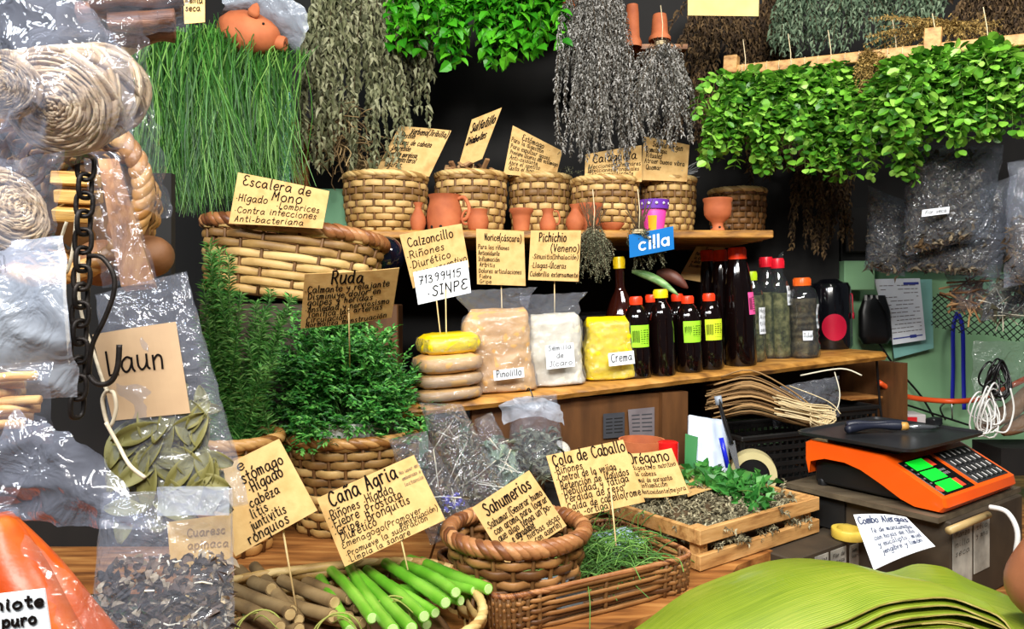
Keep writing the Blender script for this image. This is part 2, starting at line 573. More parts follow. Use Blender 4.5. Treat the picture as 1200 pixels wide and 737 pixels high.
def write(mb, text, fmap, u0, u1, v, h, w=0.0022, tilt=0.0, size=None):
    """hand lettering along a card; fmap(u, v) gives (point, u vector per metre, normal); text fills u0..u1, h = x-height in metres"""
    x = 0.0
    segs = []
    rr = random.Random(text)
    for ch in text:
        acc = None
        if ch in _ACC:
            ch, acc = _ACC[ch]
        adv, st = _G.get(ch, _G[' '])
        ss = _strokes(st) + (_strokes(acc) if acc else [])
        jy, js, sl = rr.uniform(-.06, .06), rr.uniform(.92, 1.08), rr.uniform(.02, .12)
        for s in ss:
            segs.append([(x + (px + py * sl) * js, py * js + jy) for px, py in s])
        x += adv + 0.22
    tot = max(x - 0.22, .1)
    for s in segs:
        q = [Vector((a, b, 0)) for a, b in s]
        if len(q) > 2:
            q = catmull(q, 4)
        pts = []
        for k in q:
            u = u0 + (u1 - u0) * (k.x / tot)
            p, hv = fmap(u, v + tilt * (u - u0))
            pts.append((p, hv, k.y))
        W = []
        for p, (uv, vv, nn), y in pts:
            W.append((p + vv * (y * h) + nn * 0.0011, nn))
        V, Fc = [], []
        for i in range(len(W)):
            a = W[max(i - 1, 0)][0]
            b = W[min(i + 1, len(W) - 1)][0]
            t = b - a
            if t.length < 1e-9:
                t = Vector((1, 0, 0))
            t.normalize()
            sd = t.cross(W[i][1]).normalized() * (w * .5)
            e = t * (w * .35) * (-1 if i == 0 else 1 if i == len(W) - 1 else 0)
            V += [W[i][0] + sd + e, W[i][0] - sd + e]
        for i in range(len(W) - 1):
            Fc.append((2 * i, 2 * i + 1, 2 * i + 3, 2 * i + 2))
        mb.raw(V, Fc)


def quadmap(c):
    """bilinear map of a card from its four 3D corners TL TR BR BL"""
    tl, tr, br, bl = [Vector(q) for q in c]

    def fm(u, v):
        p = (tl * (1 - u) + tr * u) * (1 - v) + (bl * (1 - u) + br * u) * v
        uv = ((tr - tl) * (1 - v) + (br - bl) * v).normalized()
        vv = ((tl - bl) * (1 - u) + (tr - br) * u).normalized()
        nn = uv.cross(vv).normalized()
        return p, (uv, vv, nn)
    return fm


M_ink = pm('black_marker_ink', [(22, 16, 14)], rough=.9, spec=.1)
M_inkgrey = pm('faded_marker_ink', [(92, 72, 52)], rough=.6)
M_kraft = pm('kraft_cardboard', [(198, 156, 92), (214, 176, 112), (188, 144, 82)], rough=.75, scale=22, bump=.12, bscale=120)
M_stick = pm('bamboo_skewer', [(214, 180, 120), (232, 204, 150)], rough=.6, scale=30)
M_paper = pm('white_paper', [(226, 232, 240), (238, 242, 246)], rough=.7, scale=12)


def card(name, px, ys, lines, label, cat='sign', stick=None, mat=None, group=None, ink=None, bend=0.0, parent=None, w=None, lead=True):
    """a card with its lettering and skewer: px = 4 pixel corners TL TR BR BL, ys = their depths; built as real 3D geometry"""
    if not hasattr(ys, '__len__'):
        ys = [ys] * 4
    c = [P(a, b, y) for (a, b), y in zip(px, ys)]
    fm0 = quadmap(c)

    def fm(u, v):
        p, (a, b, n) = fm0(u, v)
        return p + n * (bend * (4 * (u - .5) ** 2 - 1) * -1), (a, b, n)
    hgt = ((c[3] - c[0]).length + (c[2] - c[1]).length) / 2
    base = (c[2] + c[3]) / 2
    if parent is None:
        root = thing(name, label, cat, base, group=group)
    else:
        root = parent
    mb = MB()
    mb.grid(lambda u, v: fm(u, 1 - v)[0], 10, 6, thick=0.0012)
    cd = mb.build('card' if parent is None else name, mat or M_kraft, root, world=True, smooth=False)
    if lines:
        ib = MB()
        for L in lines:
            txt, u0, u1, v, h = L[:5]
            ww = L[5] if len(L) > 5 and L[5] else (w or max(.0012, min(.0036, h * hgt * .19)))
            write(ib, txt, fm, u0, u1, v, h * hgt, ww, L[6] if len(L) > 6 else 0.0)
        ib.build('lettering', ink or M_ink, cd if parent is not None else root, world=True, smooth=False)
    if stick:
        a = (fm(stick[0], .55)[0] - fm(stick[0], .55)[1][2] * .0035)
        sb = MB()
        b = Vector(stick[1])
        sb.tube([a, a.lerp(b, .5), b], [.0017, .0017, .0013], 6)
        sb.build('stick', M_stick, root, world=True)
    return root


# ---------------------------------------------------------------- wicker
M_cane_l = pm('pale_cane', [(122, 88, 44), (176, 140, 80), (212, 178, 116)], rough=.55, scale=18, mode='both', nmix=.5, bump=.2, bscale=160)
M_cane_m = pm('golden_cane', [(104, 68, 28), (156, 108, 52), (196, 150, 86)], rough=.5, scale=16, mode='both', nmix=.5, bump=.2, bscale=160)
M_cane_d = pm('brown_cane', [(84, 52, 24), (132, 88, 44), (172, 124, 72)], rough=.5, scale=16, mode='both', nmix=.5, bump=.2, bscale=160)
M_stake = pm('dark_cane', [(86, 56, 26), (128, 90, 46)], rough=.6, scale=20)
M_rim_l = pm('pale_cane_rim', [(160, 122, 66), (204, 168, 104), (226, 196, 134)], rough=.5, scale=14, mode='both', nmix=.6, bump=.25, bscale=140, stretch=(1, 1, 1))
M_rim_m = pm('golden_cane_rim', [(122, 78, 34), (172, 122, 62), (206, 160, 98)], rough=.42, scale=14, mode='both', nmix=.6, bump=.25, bscale=140)
M_rim_d = pm('brown_cane_rim', [(96, 54, 28), (146, 92, 52), (182, 130, 84)], rough=.42, scale=14, mode='both', nmix=.6, bump=.25, bscale=140)


def wicker(root, a, b, h, rows=10, stakes=28, amp=.004, ex=2.0, prof=None, mw=None, mr=None, ms=None, rim=.011, wraps=26, rim_prof=None, gap=.12, thick=.0032, base=True, shear=None, smooth=True):
    """basket in the root's own frame: woven strands over stakes, twisted rim, floor"""
    prof = prof or (lambda t: .80 + .20 * t)
    zf = rim_prof or (lambda th: 0.0)
    stakes -= stakes % 2

    def pt(th, t, off=0.0):
        c, s = math.cos(th), math.sin(th)
        k = prof(min(1.0, max(0.0, t)))
        x = a * k * math.copysign(abs(c) ** (2 / ex), c)
        y = b * k * math.copysign(abs(s) ** (2 / ex), s)
        nx, ny = x / (a * a), y / (b * b)
        l = math.hypot(nx, ny) + 1e-9
        return Vector((x + off * nx / l, y + off * ny / l, t * h + zf(th) * t))
    mb = MB()
    ns = stakes * 4
    for i in range(rows):
        t0, t1 = (i + gap * .5) / rows, (i + 1 - gap * .5) / rows
        V, Fc = [], []
        cs = [(0, -1), (.55, -.75), (1, 0), (.55, .75), (0, 1), (-.4, 0)]
        for k in range(ns):
            th = 2 * PI * k / ns
            w = amp * math.cos(stakes / 2 * th + (i % 2) * PI)
            wob = .012 * noise.noise(Vector((math.cos(th) * 3, math.sin(th) * 3, i * 1.3)))
            for (o, q) in cs:
                V.append(pt(th, (t0 + t1) / 2 + (t1 - t0) / 2 * q + wob / rows * 4, w + o * thick))
        nc = len(cs)
        for k in range(ns):
            k2 = (k + 1) % ns
            for j in range(nc):
                j2 = (j + 1) % nc
                Fc.append((k * nc + j, k2 * nc + j, k2 * nc + j2, k * nc + j2))
        mb.raw(V, Fc, 0)
    for k in range(stakes):
        th = 2 * PI * k / stakes
        mb.tube([pt(th, t, 0) for t in (0, .25, .5, .75, 1)], .0042, 5, mi=1)
    mb.build('wicker_weave', [mw or M_cane_m, ms or M_stake], root)
    rb = MB()                                   # rim: a hoop bound over and over with a slanting strip, each wrap a loose piece
    sub_, ns_ = 5, 9
    wraps = int(wraps * 1.35)
    jr = random.Random(wraps * 7 + rows)
    for k in range(wraps):
        V, Fc = [], []
        rk = rim * jr.uniform(.94, 1.06)
        for i in range(sub_ + 1):
            f = i / sub_
            for j in range(ns_):
                ph = 2 * PI * j / ns_
                th = 2 * PI * (k + f * 1.04 - .75 * math.sin(ph) + .4 * math.cos(ph)) / wraps
                p = pt(th, 1.0, 0)
                nr = (pt(th, 1.0, .01) - p).normalized()
                rr_ = rk * (.87 + .13 * math.sin(PI * min(1, max(0, f))) ** .5)
                V.append(p + nr * (rr_ * math.cos(ph)) + Vector((0, 0, rr_ * math.sin(ph))))
        for i in range(sub_):
            for j in range(ns_):
                j2 = (j + 1) % ns_
                Fc.append((i * ns_ + j, i * ns_ + j2, (i + 1) * ns_ + j2, (i + 1) * ns_ + j))
        rb.raw(V, Fc)
    rb.build('rim', mr or M_rim_m, root)
    if base:
        bb = MB()
        bb.loft([(.001, a * prof(0) * .98, b * prof(0) * .98, ex), (.007, a * prof(0) * .98, b * prof(0) * .98, ex)], 40)
        bb.build('base', ms or M_stake, root)
    return root


# ---------------------------------------------------------------- pottery, bottles
M_terra = pm('terracotta', [(152, 76, 40), (178, 96, 54), (196, 114, 70)], rough=.75, scale=12, bump=.08, bscale=60)


def handle_tube(mb, p0, p1, out, r, n=10):
    p0, p1, out = Vector(p0), Vector(p1), Vector(out)
    pts = catmull([p0, p0 + out * .8 + (p0 - p1) * .05, (p0 + p1) / 2 + out * 1.25, p1 + out * .75, p1], 4)
    mb.tube(pts, r, 8)


POTS = {
 'vase': [(.0, .0), (.55, .0), (.78, .08), (1.0, .30), (.92, .48), (.62, .66), (.42, .78), (.42, .86), (.60, .97), (.62, 1.0), (.50, .99), (.34, .86), (.3, .7)],
 'jug': [(.0, .0), (.80, .0), (.94, .10), (1.0, .35), (.95, .60), (.84, .80), (.82, .90), (.92, 1.0), (.84, 1.0), (.74, .88), (.80, .5), (.7, .1)],
 'cup': [(.0, .0), (.62, .0), (.85, .14), (1.0, .40), (.92, .66), (.80, .80), (.92, 1.0), (.85, 1.0), (.72, .78), (.8, .4), (.6, .1)],
 'flared': [(.0, .0), (.60, .0), (.68, .2), (.74, .62), (.78, .76), (1.0, .88), (1.0, 1.0), (.90, 1.0), (.70, .80), (.62, .3), (.5, .1)],
 'pitcher': [(.0, .0), (.66, .0), (.92, .12), (1.0, .32), (.84, .54), (.62, .70), (.60, .82), (.78, 1.0), (.70, 1.0), (.52, .8), (.6, .6)],
 'saucer': [(.0, .0), (.4, .0), (.7, .35), (1.0, .9), (1.0, 1.0), (.93, 1.0), (.6, .5), (.0, .3)],
 'chalice': [(.0, .0), (.50, .0), (.48, .08), (.36, .20), (.42, .30), (.72, .40), (.90, .52), (.94, .70), (.92, .88), (1.0, .94), (1.0, 1.0), (.90, 1.0), (.82, .7), (.6, .5), (.0, .42)],
 'bowl': [(.0, .0), (.5, .0), (.8, .3), (.95, .8), (1.0, .85), (1.0, 1.0), (.92, 1.0), (.75, .4), (.0, .15)],
}


def pot(name, kind, loc, r, h, label, handle=None, cat='pot', group=None, mat=None, flip=False, rot=None, holes=False):
    root = thing(name, label, cat, loc, rot=rot, group=group)
    mb = MB()
    pr = [(a * r, z * h) for a, z in POTS[kind]]
    if flip:
        pr = [(a, h - z) for a, z in pr][::-1]
        mb.lathe(pr, 32, cap0=False, cap1=True)
    else:
        mb.lathe(pr, 32)
    mb.build('body', mat or M_terra, root, auto=60)
    if handle is not None:
        hb = MB()
        d = Vector((math.cos(handle), math.sin(handle), 0))
        handle_tube(hb, d * r * .80 + Vector((0, 0, h * .88)), d * r * .92 + Vector((0, 0, h * .35)), d * r * .50, r * .11)
        hb.build('handle', mat or M_terra, root)
    if holes:
        for a in (-2.3, -1.7, -.9):
            hb = MB()
            M = Matrix.Translation((math.cos(a) * r * .93, math.sin(a) * r * .93, h * .12)) @ Matrix.Rotation(a, 4, 'Z') @ Matrix.Rotation(PI / 2, 4, 'Y')
            hb.lathe([(r * .085, -.001), (r * .085, .002)], 12, M, cap1=True)
            hb.build('vent_hole', M_soot, root)
    return root


M_soot = pm('sooty_black', [(12, 10, 9)], rough=.9)
M_darkliq = pm('dark_syrup_bottle', [(12, 5, 5), (18, 8, 7)], rough=.07, scale=6, coat=.25, spec=.5)
M_amber = pm('amber_syrup_bottle', [(40, 12, 8), (54, 18, 10)], rough=.06, scale=6, coat=.6)
M_capred = pm('orange_red_cap', [(244, 62, 22)], rough=.35, emit=0)
M_capyel = pm('yellow_cap', [(240, 206, 20)], rough=.35)
M_caplime = pm('lime_cap', [(188, 220, 30)], rough=.35)
M_cappink = pm('pinkish_red_cap', [(232, 28, 50)], rough=.35)
M_caporange = pm('orange_cap', [(240, 104, 30)], rough=.35)
M_lblgreen = pm('lime_label_paper', [(158, 222, 40), (170, 230, 50)], rough=.6)
M_lblyellow = pm('yellow_green_label_paper', [(206, 228, 40)], rough=.6)
M_lblpink = pm('pink_label_paper', [(244, 90, 160)], rough=.6)
M_clear = plastic('clear_bottle_plastic', haze=.015, bscale=12, bstr=.12, dist=.006, gain=1.3, base=.10, rough=.05, tint=(225, 232, 232))

BOT = {
 'soda': [(.0, .0), (.86, .0), (1.0, .03), (1.0, .30), (.95, .40), (.95, .46), (1.0, .52), (1.0, .66), (.90, .76), (.68, .85), (.42, .90), (.38, .92)],
 'slim': [(.0, .0), (.92, .0), (1.0, .03), (1.0, .55), (.94, .62), (1.0, .66), (.80, .78), (.52, .84), (.46, .86), (.46, .92)],
 'tall': [(.0, .0), (.92, .0), (1.0, .02), (1.0, .40), (.95, .55), (.86, .68), (.70, .82), (.52, .90), (.46, .93)],
 'jug': [(.0, .0), (.96, .0), (1.0, .03), (1.0, .46), (.92, .52), (.62, .64), (.38, .70), (.30, .74), (.28, .92)],
 'ball': [(.0, .0), (.92, .0), (1.0, .03), (1.0, .16), (.90, .20), (.90, .24), (.97, .27), (.88, .31), (.97, .35), (.88, .39), (.97, .43), (.88, .47), (.97, .51), (.88, .55), (.94, .60), (1.0, .68), (.96, .76), (.80, .84), (.52, .89), (.44, .91), (.44, .93)],
}


def bottle(name, kind, base, rot, r, h, label, capmat, bodymat, cat='bottle', lab=None, group=None, fill=None, capr=None, neck=None):
    root = thing(name, label, cat, base, rot=rot, group=group)
    pr = [(a * r, z * h) for a, z in BOT[kind]]
    mb = MB()
    mb.lathe(pr, 28, cap1=True)
    mb.build('body', bodymat, root, auto=50)
    cr = capr or max(pr[-1][0] * 1.25, .0125)
    cb = MB()
    V = []
    seg = 36
    for z, k in ((h * .905, 1), (h * .985, 1), (h, .9)):
        V.append((z, cr * k, cr * k))
    cb.loft([(h * .90, cr * 1.04, cr * 1.04), (h * .915, cr * 1.04, cr * 1.04), (h * .918, cr, cr), (h * .985, cr, cr), (h, cr * .9, cr * .9)], 36)
    for k in range(24):
        t = 2 * PI * k / 24
        cb.box((cr * math.cos(t), cr * math.sin(t), h * .952), (.0014, .0014, h * .055), Matrix.Rotation(t, 3, 'Z'))
    cb.build('cap', capmat, root, auto=40)
    if fill is not None:
        fm, top = fill
        fb = MB()
        k = len(BOT[kind])
        fp = [(max(a * r * .90, .0005), z * h * .985 + .004) for a, z in BOT[kind] if z <= top]
        secs = []
        for i in range(len(fp) - 1):
            for q in range(3):
                t = q / 3
                rr_ = fp[i][0] * (1 - t) + fp[i + 1][0] * t
                secs.append((fp[i][1] * (1 - t) + fp[i + 1][1] * t, rr_, rr_))
        fb.loft(secs, 24, amp=.003, nsc=90, seed=R.random() * 9)
        fb.build('herb_filling', fm, root)
    if lab:
        for (m, a0, a1, z0, z1, txt) in lab:
            lb = MB()
            rad = r * 1.015

            def prof_r(z):
                q = z / h
                for (ra, za), (rb_, zb) in zip(BOT[kind][1:], BOT[kind][2:]):
                    if za <= q <= zb:
                        return (ra + (rb_ - ra) * ((q - za) / max(zb - za, 1e-6))) * r
                return r
            lb.grid(lambda u, v: (max(prof_r(z0 + (z1 - z0) * v), r * .85) * 1.02 * math.cos(a0 + (a1 - a0) * u), max(prof_r(z0 + (z1 - z0) * v), r * .85) * 1.02 * math.sin(a0 + (a1 - a0) * u), z0 + (z1 - z0) * v), 10, 3)
            lo = lb.build('label', m, root)
            tb = MB()

            def fm2(u, v):
                t = a0 + (a1 - a0) * u
                z = z1 - (z1 - z0) * v
                rr2 = max(prof_r(z), r * .85) * 1.03
                p = Vector((rr2 * math.cos(t), rr2 * math.sin(t), z))
                return p, (Vector((-math.sin(t), math.cos(t), 0)), Vector((0, 0, 1)), Vector((math.cos(t), math.sin(t), 0)))
            if txt == 'print':
                # a dark stamped square and lines of small print
                for q in range(7):
                    v = .22 + q * .1
                    for (ua, ub) in ((.50, .60), (.63, .78), (.81, .95)):
                        ub2 = ub - R.uniform(0, .06)
                        pa = [fm2(ua + (ub2 - ua) * i / 4, v)[0] for i in range(5)]
                        pb = [fm2(ua + (ub2 - ua) * i / 4, v + .035)[0] for i in range(5)]
                        tb.raw(pa + pb, [(i, i + 5, i + 6, i + 1) for i in range(4)])
                rq = random.Random(5)
                x = .07
                while x < .44:
                    wd = rq.uniform(.012, .03)
                    pa = [fm2(x + wd * i / 2, .22 + .05 * rq.random())[0] for i in range(3)]
                    pb = [fm2(x + wd * i / 2, .76 + .05 * rq.random())[0] for i in range(3)]
                    tb.raw(pa + pb, [(0, 3, 4, 1), (1, 4, 5, 2)])
                    x += wd + rq.uniform(.008, .02)
            elif txt:
                for i, t in enumerate(txt):
                    write(tb, t, fm2, .08, .92, (i + .8) / (len(txt) + .2), (z1 - z0) / (len(txt) + .5) * .42, .0011)
            if tb.n:
                tb.build('lettering', M_ink, lo, smooth=False)
    return root

# ---------------------------------------------------------------- the setting
M_floor = pm('grey_concrete', [(70, 66, 62), (96, 92, 86)], rough=.8, scale=3, bump=.1)
M_greenwall = pm('pale_green_paint', [(122, 168, 124), (138, 184, 138), (146, 190, 146)], rough=.45, scale=3, bump=.05, bscale=20)
M_greenwood = pm('dark_green_painted_wood', [(34, 62, 34), (52, 84, 46)], rough=.6, scale=10, stretch=(1, 6, 6))
M_plank = pm('worn_brown_plank', [(92, 52, 22), (150, 96, 46), (186, 132, 72)], rough=.5, scale=5, stretch=(1.2, 9, 9), bump=.25, bscale=14)
M_plank_edge = pm('worn_yellow_plank', [(104, 66, 24), (172, 120, 50), (204, 150, 74)], rough=.5, scale=7, stretch=(1.5, 5, 5), bump=.35, bscale=20)
M_board = pm('brown_board', [(72, 45, 22), (108, 70, 36)], rough=.55, scale=4, stretch=(6, 6, 1.2), bump=.1)  # brown darkened to put the shade under the bottle shelf into its colour
M_pine = pm('pine_slat', [(150, 104, 56), (196, 148, 88), (212, 166, 106)], rough=.55, scale=6, stretch=(2, 12, 12), bump=.2, bscale=20)
M_shadewood = pm('shade_black_wood', [(8, 7, 6), (15, 12, 10)], rough=.8, scale=4, stretch=(6, 6, 1))  # near-black base colour stands in for shade in the recesses
M_blackp = pm('black_plastic', [(16, 16, 17), (22, 22, 24)], rough=.35, scale=10)
M_dkbox = pm('dark_cardboard', [(44, 36, 26), (70, 58, 42)], rough=.7, scale=10, bump=.1)

mb = MB(); mb.box((0.2, 1.8, -.02), (5, 5, .04)); tag(mb.build('floor', M_floor, smooth=False), 'grey concrete floor of the market', kind='structure')
mb = MB(); mb.box((0.3, 2.80, 1.6), (4.8, .06, 3.2)); tag(mb.build('wall_back', M_greenwall, smooth=False), 'pale green painted wall behind the stall', kind='structure')

t = thing('market_counter', 'low wooden stall counter under the baskets and banana leaves', 'counter', (0.2, .62, 0))
CT = [(-1.4, .61), (.90, .61), (.90, 1.30), (2.0, 1.30), (2.0, 2.71), (-1.4, 2.71)]



def slab(mb, poly, z0, z1, mi=0):
    n = len(poly)
    V = [(x, y, z0) for x, y in poly] + [(x, y, z1) for x, y in poly]
    mb.raw(V, [tuple(range(n - 1, -1, -1)), tuple(range(n, 2 * n))] + [(i, (i + 1) % n, n + (i + 1) % n, n + i) for i in range(n)], mi)


mb = MB(); slab(mb, CT, .77, .80); mb.build('counter_top', M_plank, t, world=True, smooth=False)
mb = MB(); slab(mb, [(x * .97 + .008, y + (.04 if y < 2 else -.04)) for x, y in CT], .001, .77); mb.build('cabinet', M_greenwood, t, world=True, smooth=False)

t = thing('display_step', 'worn brown plank step with dark green riser under the rue basket', 'shelf', (-.6, 1.42, .80))
mb = MB(); slab(mb, [(-1.3, 1.40), (-.17, 1.40), (-.17, 2.3), (-1.3, 2.3)], .885, .91); mb.build('plank', M_plank, t, world=True, smooth=False)
mb = MB(); mb.box((-.735, 1.425, .843), (1.13, .02, .084)); mb.build('riser', M_greenwood, t, world=True, smooth=False)
t = thing('display_step', 'brown wooden step under the slatted crate and the herb tray', 'shelf', (.4, 1.5, .80))
poly = [(-.165, 1.06), (-.12, 1.05), (.36, 1.32), (.45, 1.48), (.55, 1.565), (.50, 1.64), (1.25, 2.19), (1.25, 2.66), (-.165, 2.66)]
mb = MB(); slab(mb, poly, .885, .91); mb.build('plank', M_plank, t, world=True, smooth=False)
mb = MB(); slab(mb, [(x * .98 + .008, y + .02) for x, y in poly[:7]] + [(1.22, 2.6), (-.15, 2.6)], .8005, .885); mb.build('riser', M_greenwood, t, world=True, smooth=False)

mb = MB(); mb.box((-.41, 2.70, 2.0), (3.19, .02, 2.0))  # closes the dark recess; the shade there is in its black colour
tag(mb.build('back_board', M_shadewood, smooth=False, origin=(-.19, 2.70, 1.0)), 'back board painted black as shade behind the hanging dried herbs', 'board')

mb = MB(); mb.box((1.85, 2.705, 2.28), (1.31, .02, 1.44))  # added so the gap behind the mint goes black; shade in its colour
tag(mb.build('upper_board', M_shadewood, smooth=False, origin=(1.85, 2.705, 1.56)), 'added shade-black board on the green wall behind the mint and herb bags', 'board')
mb = MB(); mb.box((-1.10, 1.60, 1.31), (.74, .02, .80))  # added dark filler behind the bags, shade put into its colour
tag(mb.build('side_board', M_shadewood, smooth=False, origin=(-1.06, 1.60, .911)), 'added shade-dark board behind the tipped basket and bay leaf bag', 'board')

# shelf of pots
t = thing('pot_shelf', 'brown wooden shelf carrying the round baskets and small clay pots', 'shelf', (.1, 2.4, 1.60))
mb = MB(); mb.box((.08, 2.375, 1.6185), (1.30, .61, .022), bev=.003); mb.build('plank', M_plank_edge, t, world=True, smooth=False)
for sx in (-.53, .70):
    mb = MB(); mb.box((sx, 2.60, 1.26), (.04, .12, .695)); mb.build('post', M_board, t, world=True, smooth=False)

# sloping shelf of bottles: line A..B is its front edge on top
SA, SB = Vector((-.201, 1.75, 1.1905)), Vector((1.161, 2.35, 1.266))
SE = (SB - SA).normalized()
SN0 = Vector((-.403, .915, 0)).normalized()
SU = SE.cross(SN0).normalized()
if SU.z < 0:
    SU = -SU
SN = SU.cross(SE).normalized()
SROT = Matrix((SE, SN, SU)).transposed()           # columns: along, back, up


def S(px, d=0.0):
    k = (px - 600) / F
    a = SA + SN * d
    t = (k * a.y - a.x) / ((SB.x - SA.x) - k * (SB.y - SA.y))
    return a + (SB - SA) * t


LEN = (SB - SA).length
t = thing('bottle_shelf', 'rough wooden shelf under the bottles and powder bags', 'shelf', (SA + SB) / 2 - SU * .3)
mb = MB()
Ms = Matrix.Translation(SA) @ SROT.to_4x4()


def plankfn(u, v):
    # closed section of a rough plank
    x = -.06 + u * (LEN + .09)
    w = .006 * noise.noise(Vector((x * 9, 1, 0))) + .004 * noise.noise(Vector((x * 31, 2, 0)))
    sec = [(0.40, 0), (.012, 0), (.003 + w, -.004), (-.004 + w * 1.5, -.014), (.003 + w, -.026), (.40, -.028)]
    i = min(int(v * 5 + 1e-6), 5)
    return Ms @ Vector((x, sec[i][0], sec[i][1]))


mb.grid(plankfn, 90, 5)
mb.build('plank', M_plank_edge, t, world=True, smooth=True, auto=50)
SROTZ = Matrix.Rotation(math.atan2(SE.y, SE.x), 3, 'Z')
p0, p1 = S(552, .035), S(770, .035)
mb = MB(); m_ = (p0 + p1) / 2
mb.box((m_.x, m_.y, 1.045), ((p1 - p0).length, .016, .268), SROTZ); mb.build('front_board', M_board, t, world=True, smooth=False)
p = S(785, .035); mb = MB(); mb.box((p.x, p.y, 1.045), (.085, .05, .27), SROTZ); mb.build('post', M_board, t, world=True, smooth=False)
p = S(520, .06); mb = MB(); mb.box((p.x, p.y, 1.03), (.06, .06, .24), SROTZ); mb.build('post', M_board, t, world=True, smooth=False)
p = S(1015, .16); mb = MB(); mb.box((p.x, p.y, 1.07), (.025, .30, .315), SROTZ); mb.build('side_board', M_board, t, world=True, smooth=False)

# ---------------------------------------------------------------- baskets on the pot shelf
ZS = 1.6295
UB = [(452, 50, 208, 2.30, 'basket of dried roots at the end of the pot shelf nearest the grass'),
      (552, 43, 206, 2.37, 'basket of bark chips with the narrow tilted card, behind the clay jug'),
      (633, 37, 209, 2.42, 'basket behind the flared clay pot and small pitcher'),
      (709, 40, 212, 2.33, 'pale round basket holding the darker card of two side by side'),
      (783, 32, 211, 2.40, 'small pale basket behind the pink and purple painted pot'),
      (864, 33, 224, 2.56, 'shaded basket behind the footed clay pot')]
UPB = []
for i, (cx, hw, rim, Y, lab) in enumerate(UB):
    c = P(cx, rim, Y)
    r = hw / F * Y * .93
    root = thing('wicker_basket', lab, 'basket', (c.x, Y, ZS), rot=(0, 0, R.random() * 3), group='round baskets on the pot shelf')
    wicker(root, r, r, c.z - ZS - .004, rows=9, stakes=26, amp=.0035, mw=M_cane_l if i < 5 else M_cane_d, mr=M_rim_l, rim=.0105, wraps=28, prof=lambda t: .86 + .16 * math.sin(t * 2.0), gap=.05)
    UPB.append((root, Vector((c.x, Y, c.z)), r))

# clay pots in front of them
pot('clay_vase', 'vase', (P(490, 266, 2.13).x, 2.13, ZS), .023, .084, 'slim clay vase beside the large clay jug', group='small clay pots on the shelf', cat='vase')
pot('clay_jug', 'jug', (P(521, 266, 2.15).x, 2.15, ZS), .0525, .108, 'large clay jug with a side handle and small holes', handle=-.35, cat='jug', group='small clay pots on the shelf', holes=True)
pot('clay_cup', 'cup', (P(560, 266, 2.14).x, 2.14, ZS), .032, .066, 'small clay cup with its handle against the large jug', handle=PI + .3, cat='cup', group='small clay pots on the shelf')
pot('clay_pot', 'flared', (P(611, 268, 2.13).x, 2.13, ZS), .035, .066, 'flared clay pot with a wide rim, no handle, on the pot shelf', group='small clay pots on the shelf')
pot('clay_pitcher', 'pitcher', (P(642, 268, 2.13).x, 2.13, ZS), .0245, .066, 'little clay pitcher with handle between two handleless pots', handle=.3, cat='pitcher', group='small clay pots on the shelf')
pot('clay_vase', 'vase', (P(674, 268, 2.125).x, 2.125, ZS), .0275, .078, 'slim clay vase in front of a clay flower pot', group='small clay pots on the shelf', cat='vase')
pot('clay_flower_pot', 'flared', (P(690, 262, 2.20).x, 2.195, ZS), .042, .088, 'clay flower pot with wide rim behind the slim vase', group='small clay pots on the shelf')
pot('clay_saucer', 'saucer', (P(717, 266, 2.14).x, 2.145, ZS), .037, .026, 'shallow clay saucer lying on the pot shelf', cat='dish', group='small clay pots on the shelf')
pot('clay_goblet', 'chalice', (P(841, 268, 2.15).x, 2.15, ZS), .042, .098, 'footed clay goblet at the end of the pot shelf', cat='pot', group='small clay pots on the shelf', holes=True)
M_pink = pm('pink_paint', [(226, 60, 158), (238, 78, 172)], rough=.45)
M_purple = pm('purple_paint', [(98, 44, 158), (112, 56, 172)], rough=.45)
M_orangep = pm('orange_paint', [(250, 170, 30)], rough=.45)
M_whitep = pm('white_paint', [(235, 235, 235)], rough=.5)
t = thing('painted_pot', 'pink painted pot with purple rim and orange patch', 'pot', (P(766, 268, 2.13).x, 2.13, ZS), group='small clay pots on the shelf')
mb = MB(); mb.lathe([(0, 0), (.028, 0), (.037, .066), (.0365, .067)], 32); mb.build('body', M_pink, t, auto=60)
mb = MB(); mb.lathe([(.034, .062), (.042, .064), (.044, .090), (.039, .091), (.036, .064)], 32, cap0=False); rimo = mb.build('rim', M_purple, t, auto=60)
mb = MB()
for k in range(12):
    a = k * PI / 6
    c = Vector((math.cos(a) * .0436, math.sin(a) * .0436, .078))
    mb.lathe([(.0001, .0), (.005, .0), (.0001, .0012)], 7, Matrix.Translation(c) @ Matrix.Rotation(a, 4, 'Z') @ Matrix.Rotation(PI / 2, 4, 'Y'))
mb.build('dot_pattern', M_whitep, rimo)
mb = MB(); mb.grid(lambda u, v: ((.0285 + .009 * v * .68 + .0004) * math.cos(-2.25 + u * .75), (.0285 + .009 * v * .68 + .0004) * math.sin(-2.25 + u * .75), .002 + v * .042), 8, 2); mb.build('orange_patch', M_orangep, t)

# blue sign with white letters
M_blue = pm('blue_sign', [(10, 104, 178), (20, 116, 190)], rough=.35)
M_white = pm('white_lettering', [(242, 246, 250)], rough=.5)
bs = [P(737, 275, 2.04), P(789, 265, 2.04), P(790, 292, 2.045), P(738, 302, 2.045)]
t = thing('blue_sign', 'blue sign with cut-off white word ending in illa', 'sign', (bs[2] + bs[3]) / 2)
fm = quadmap(bs)
mb = MB(); mb.grid(lambda u, v: fm(u, 1 - v)[0], 6, 2, thick=.002); mb.build('panel', M_blue, t, world=True, smooth=False)
mb = MB(); hh = (bs[3] - bs[0]).length


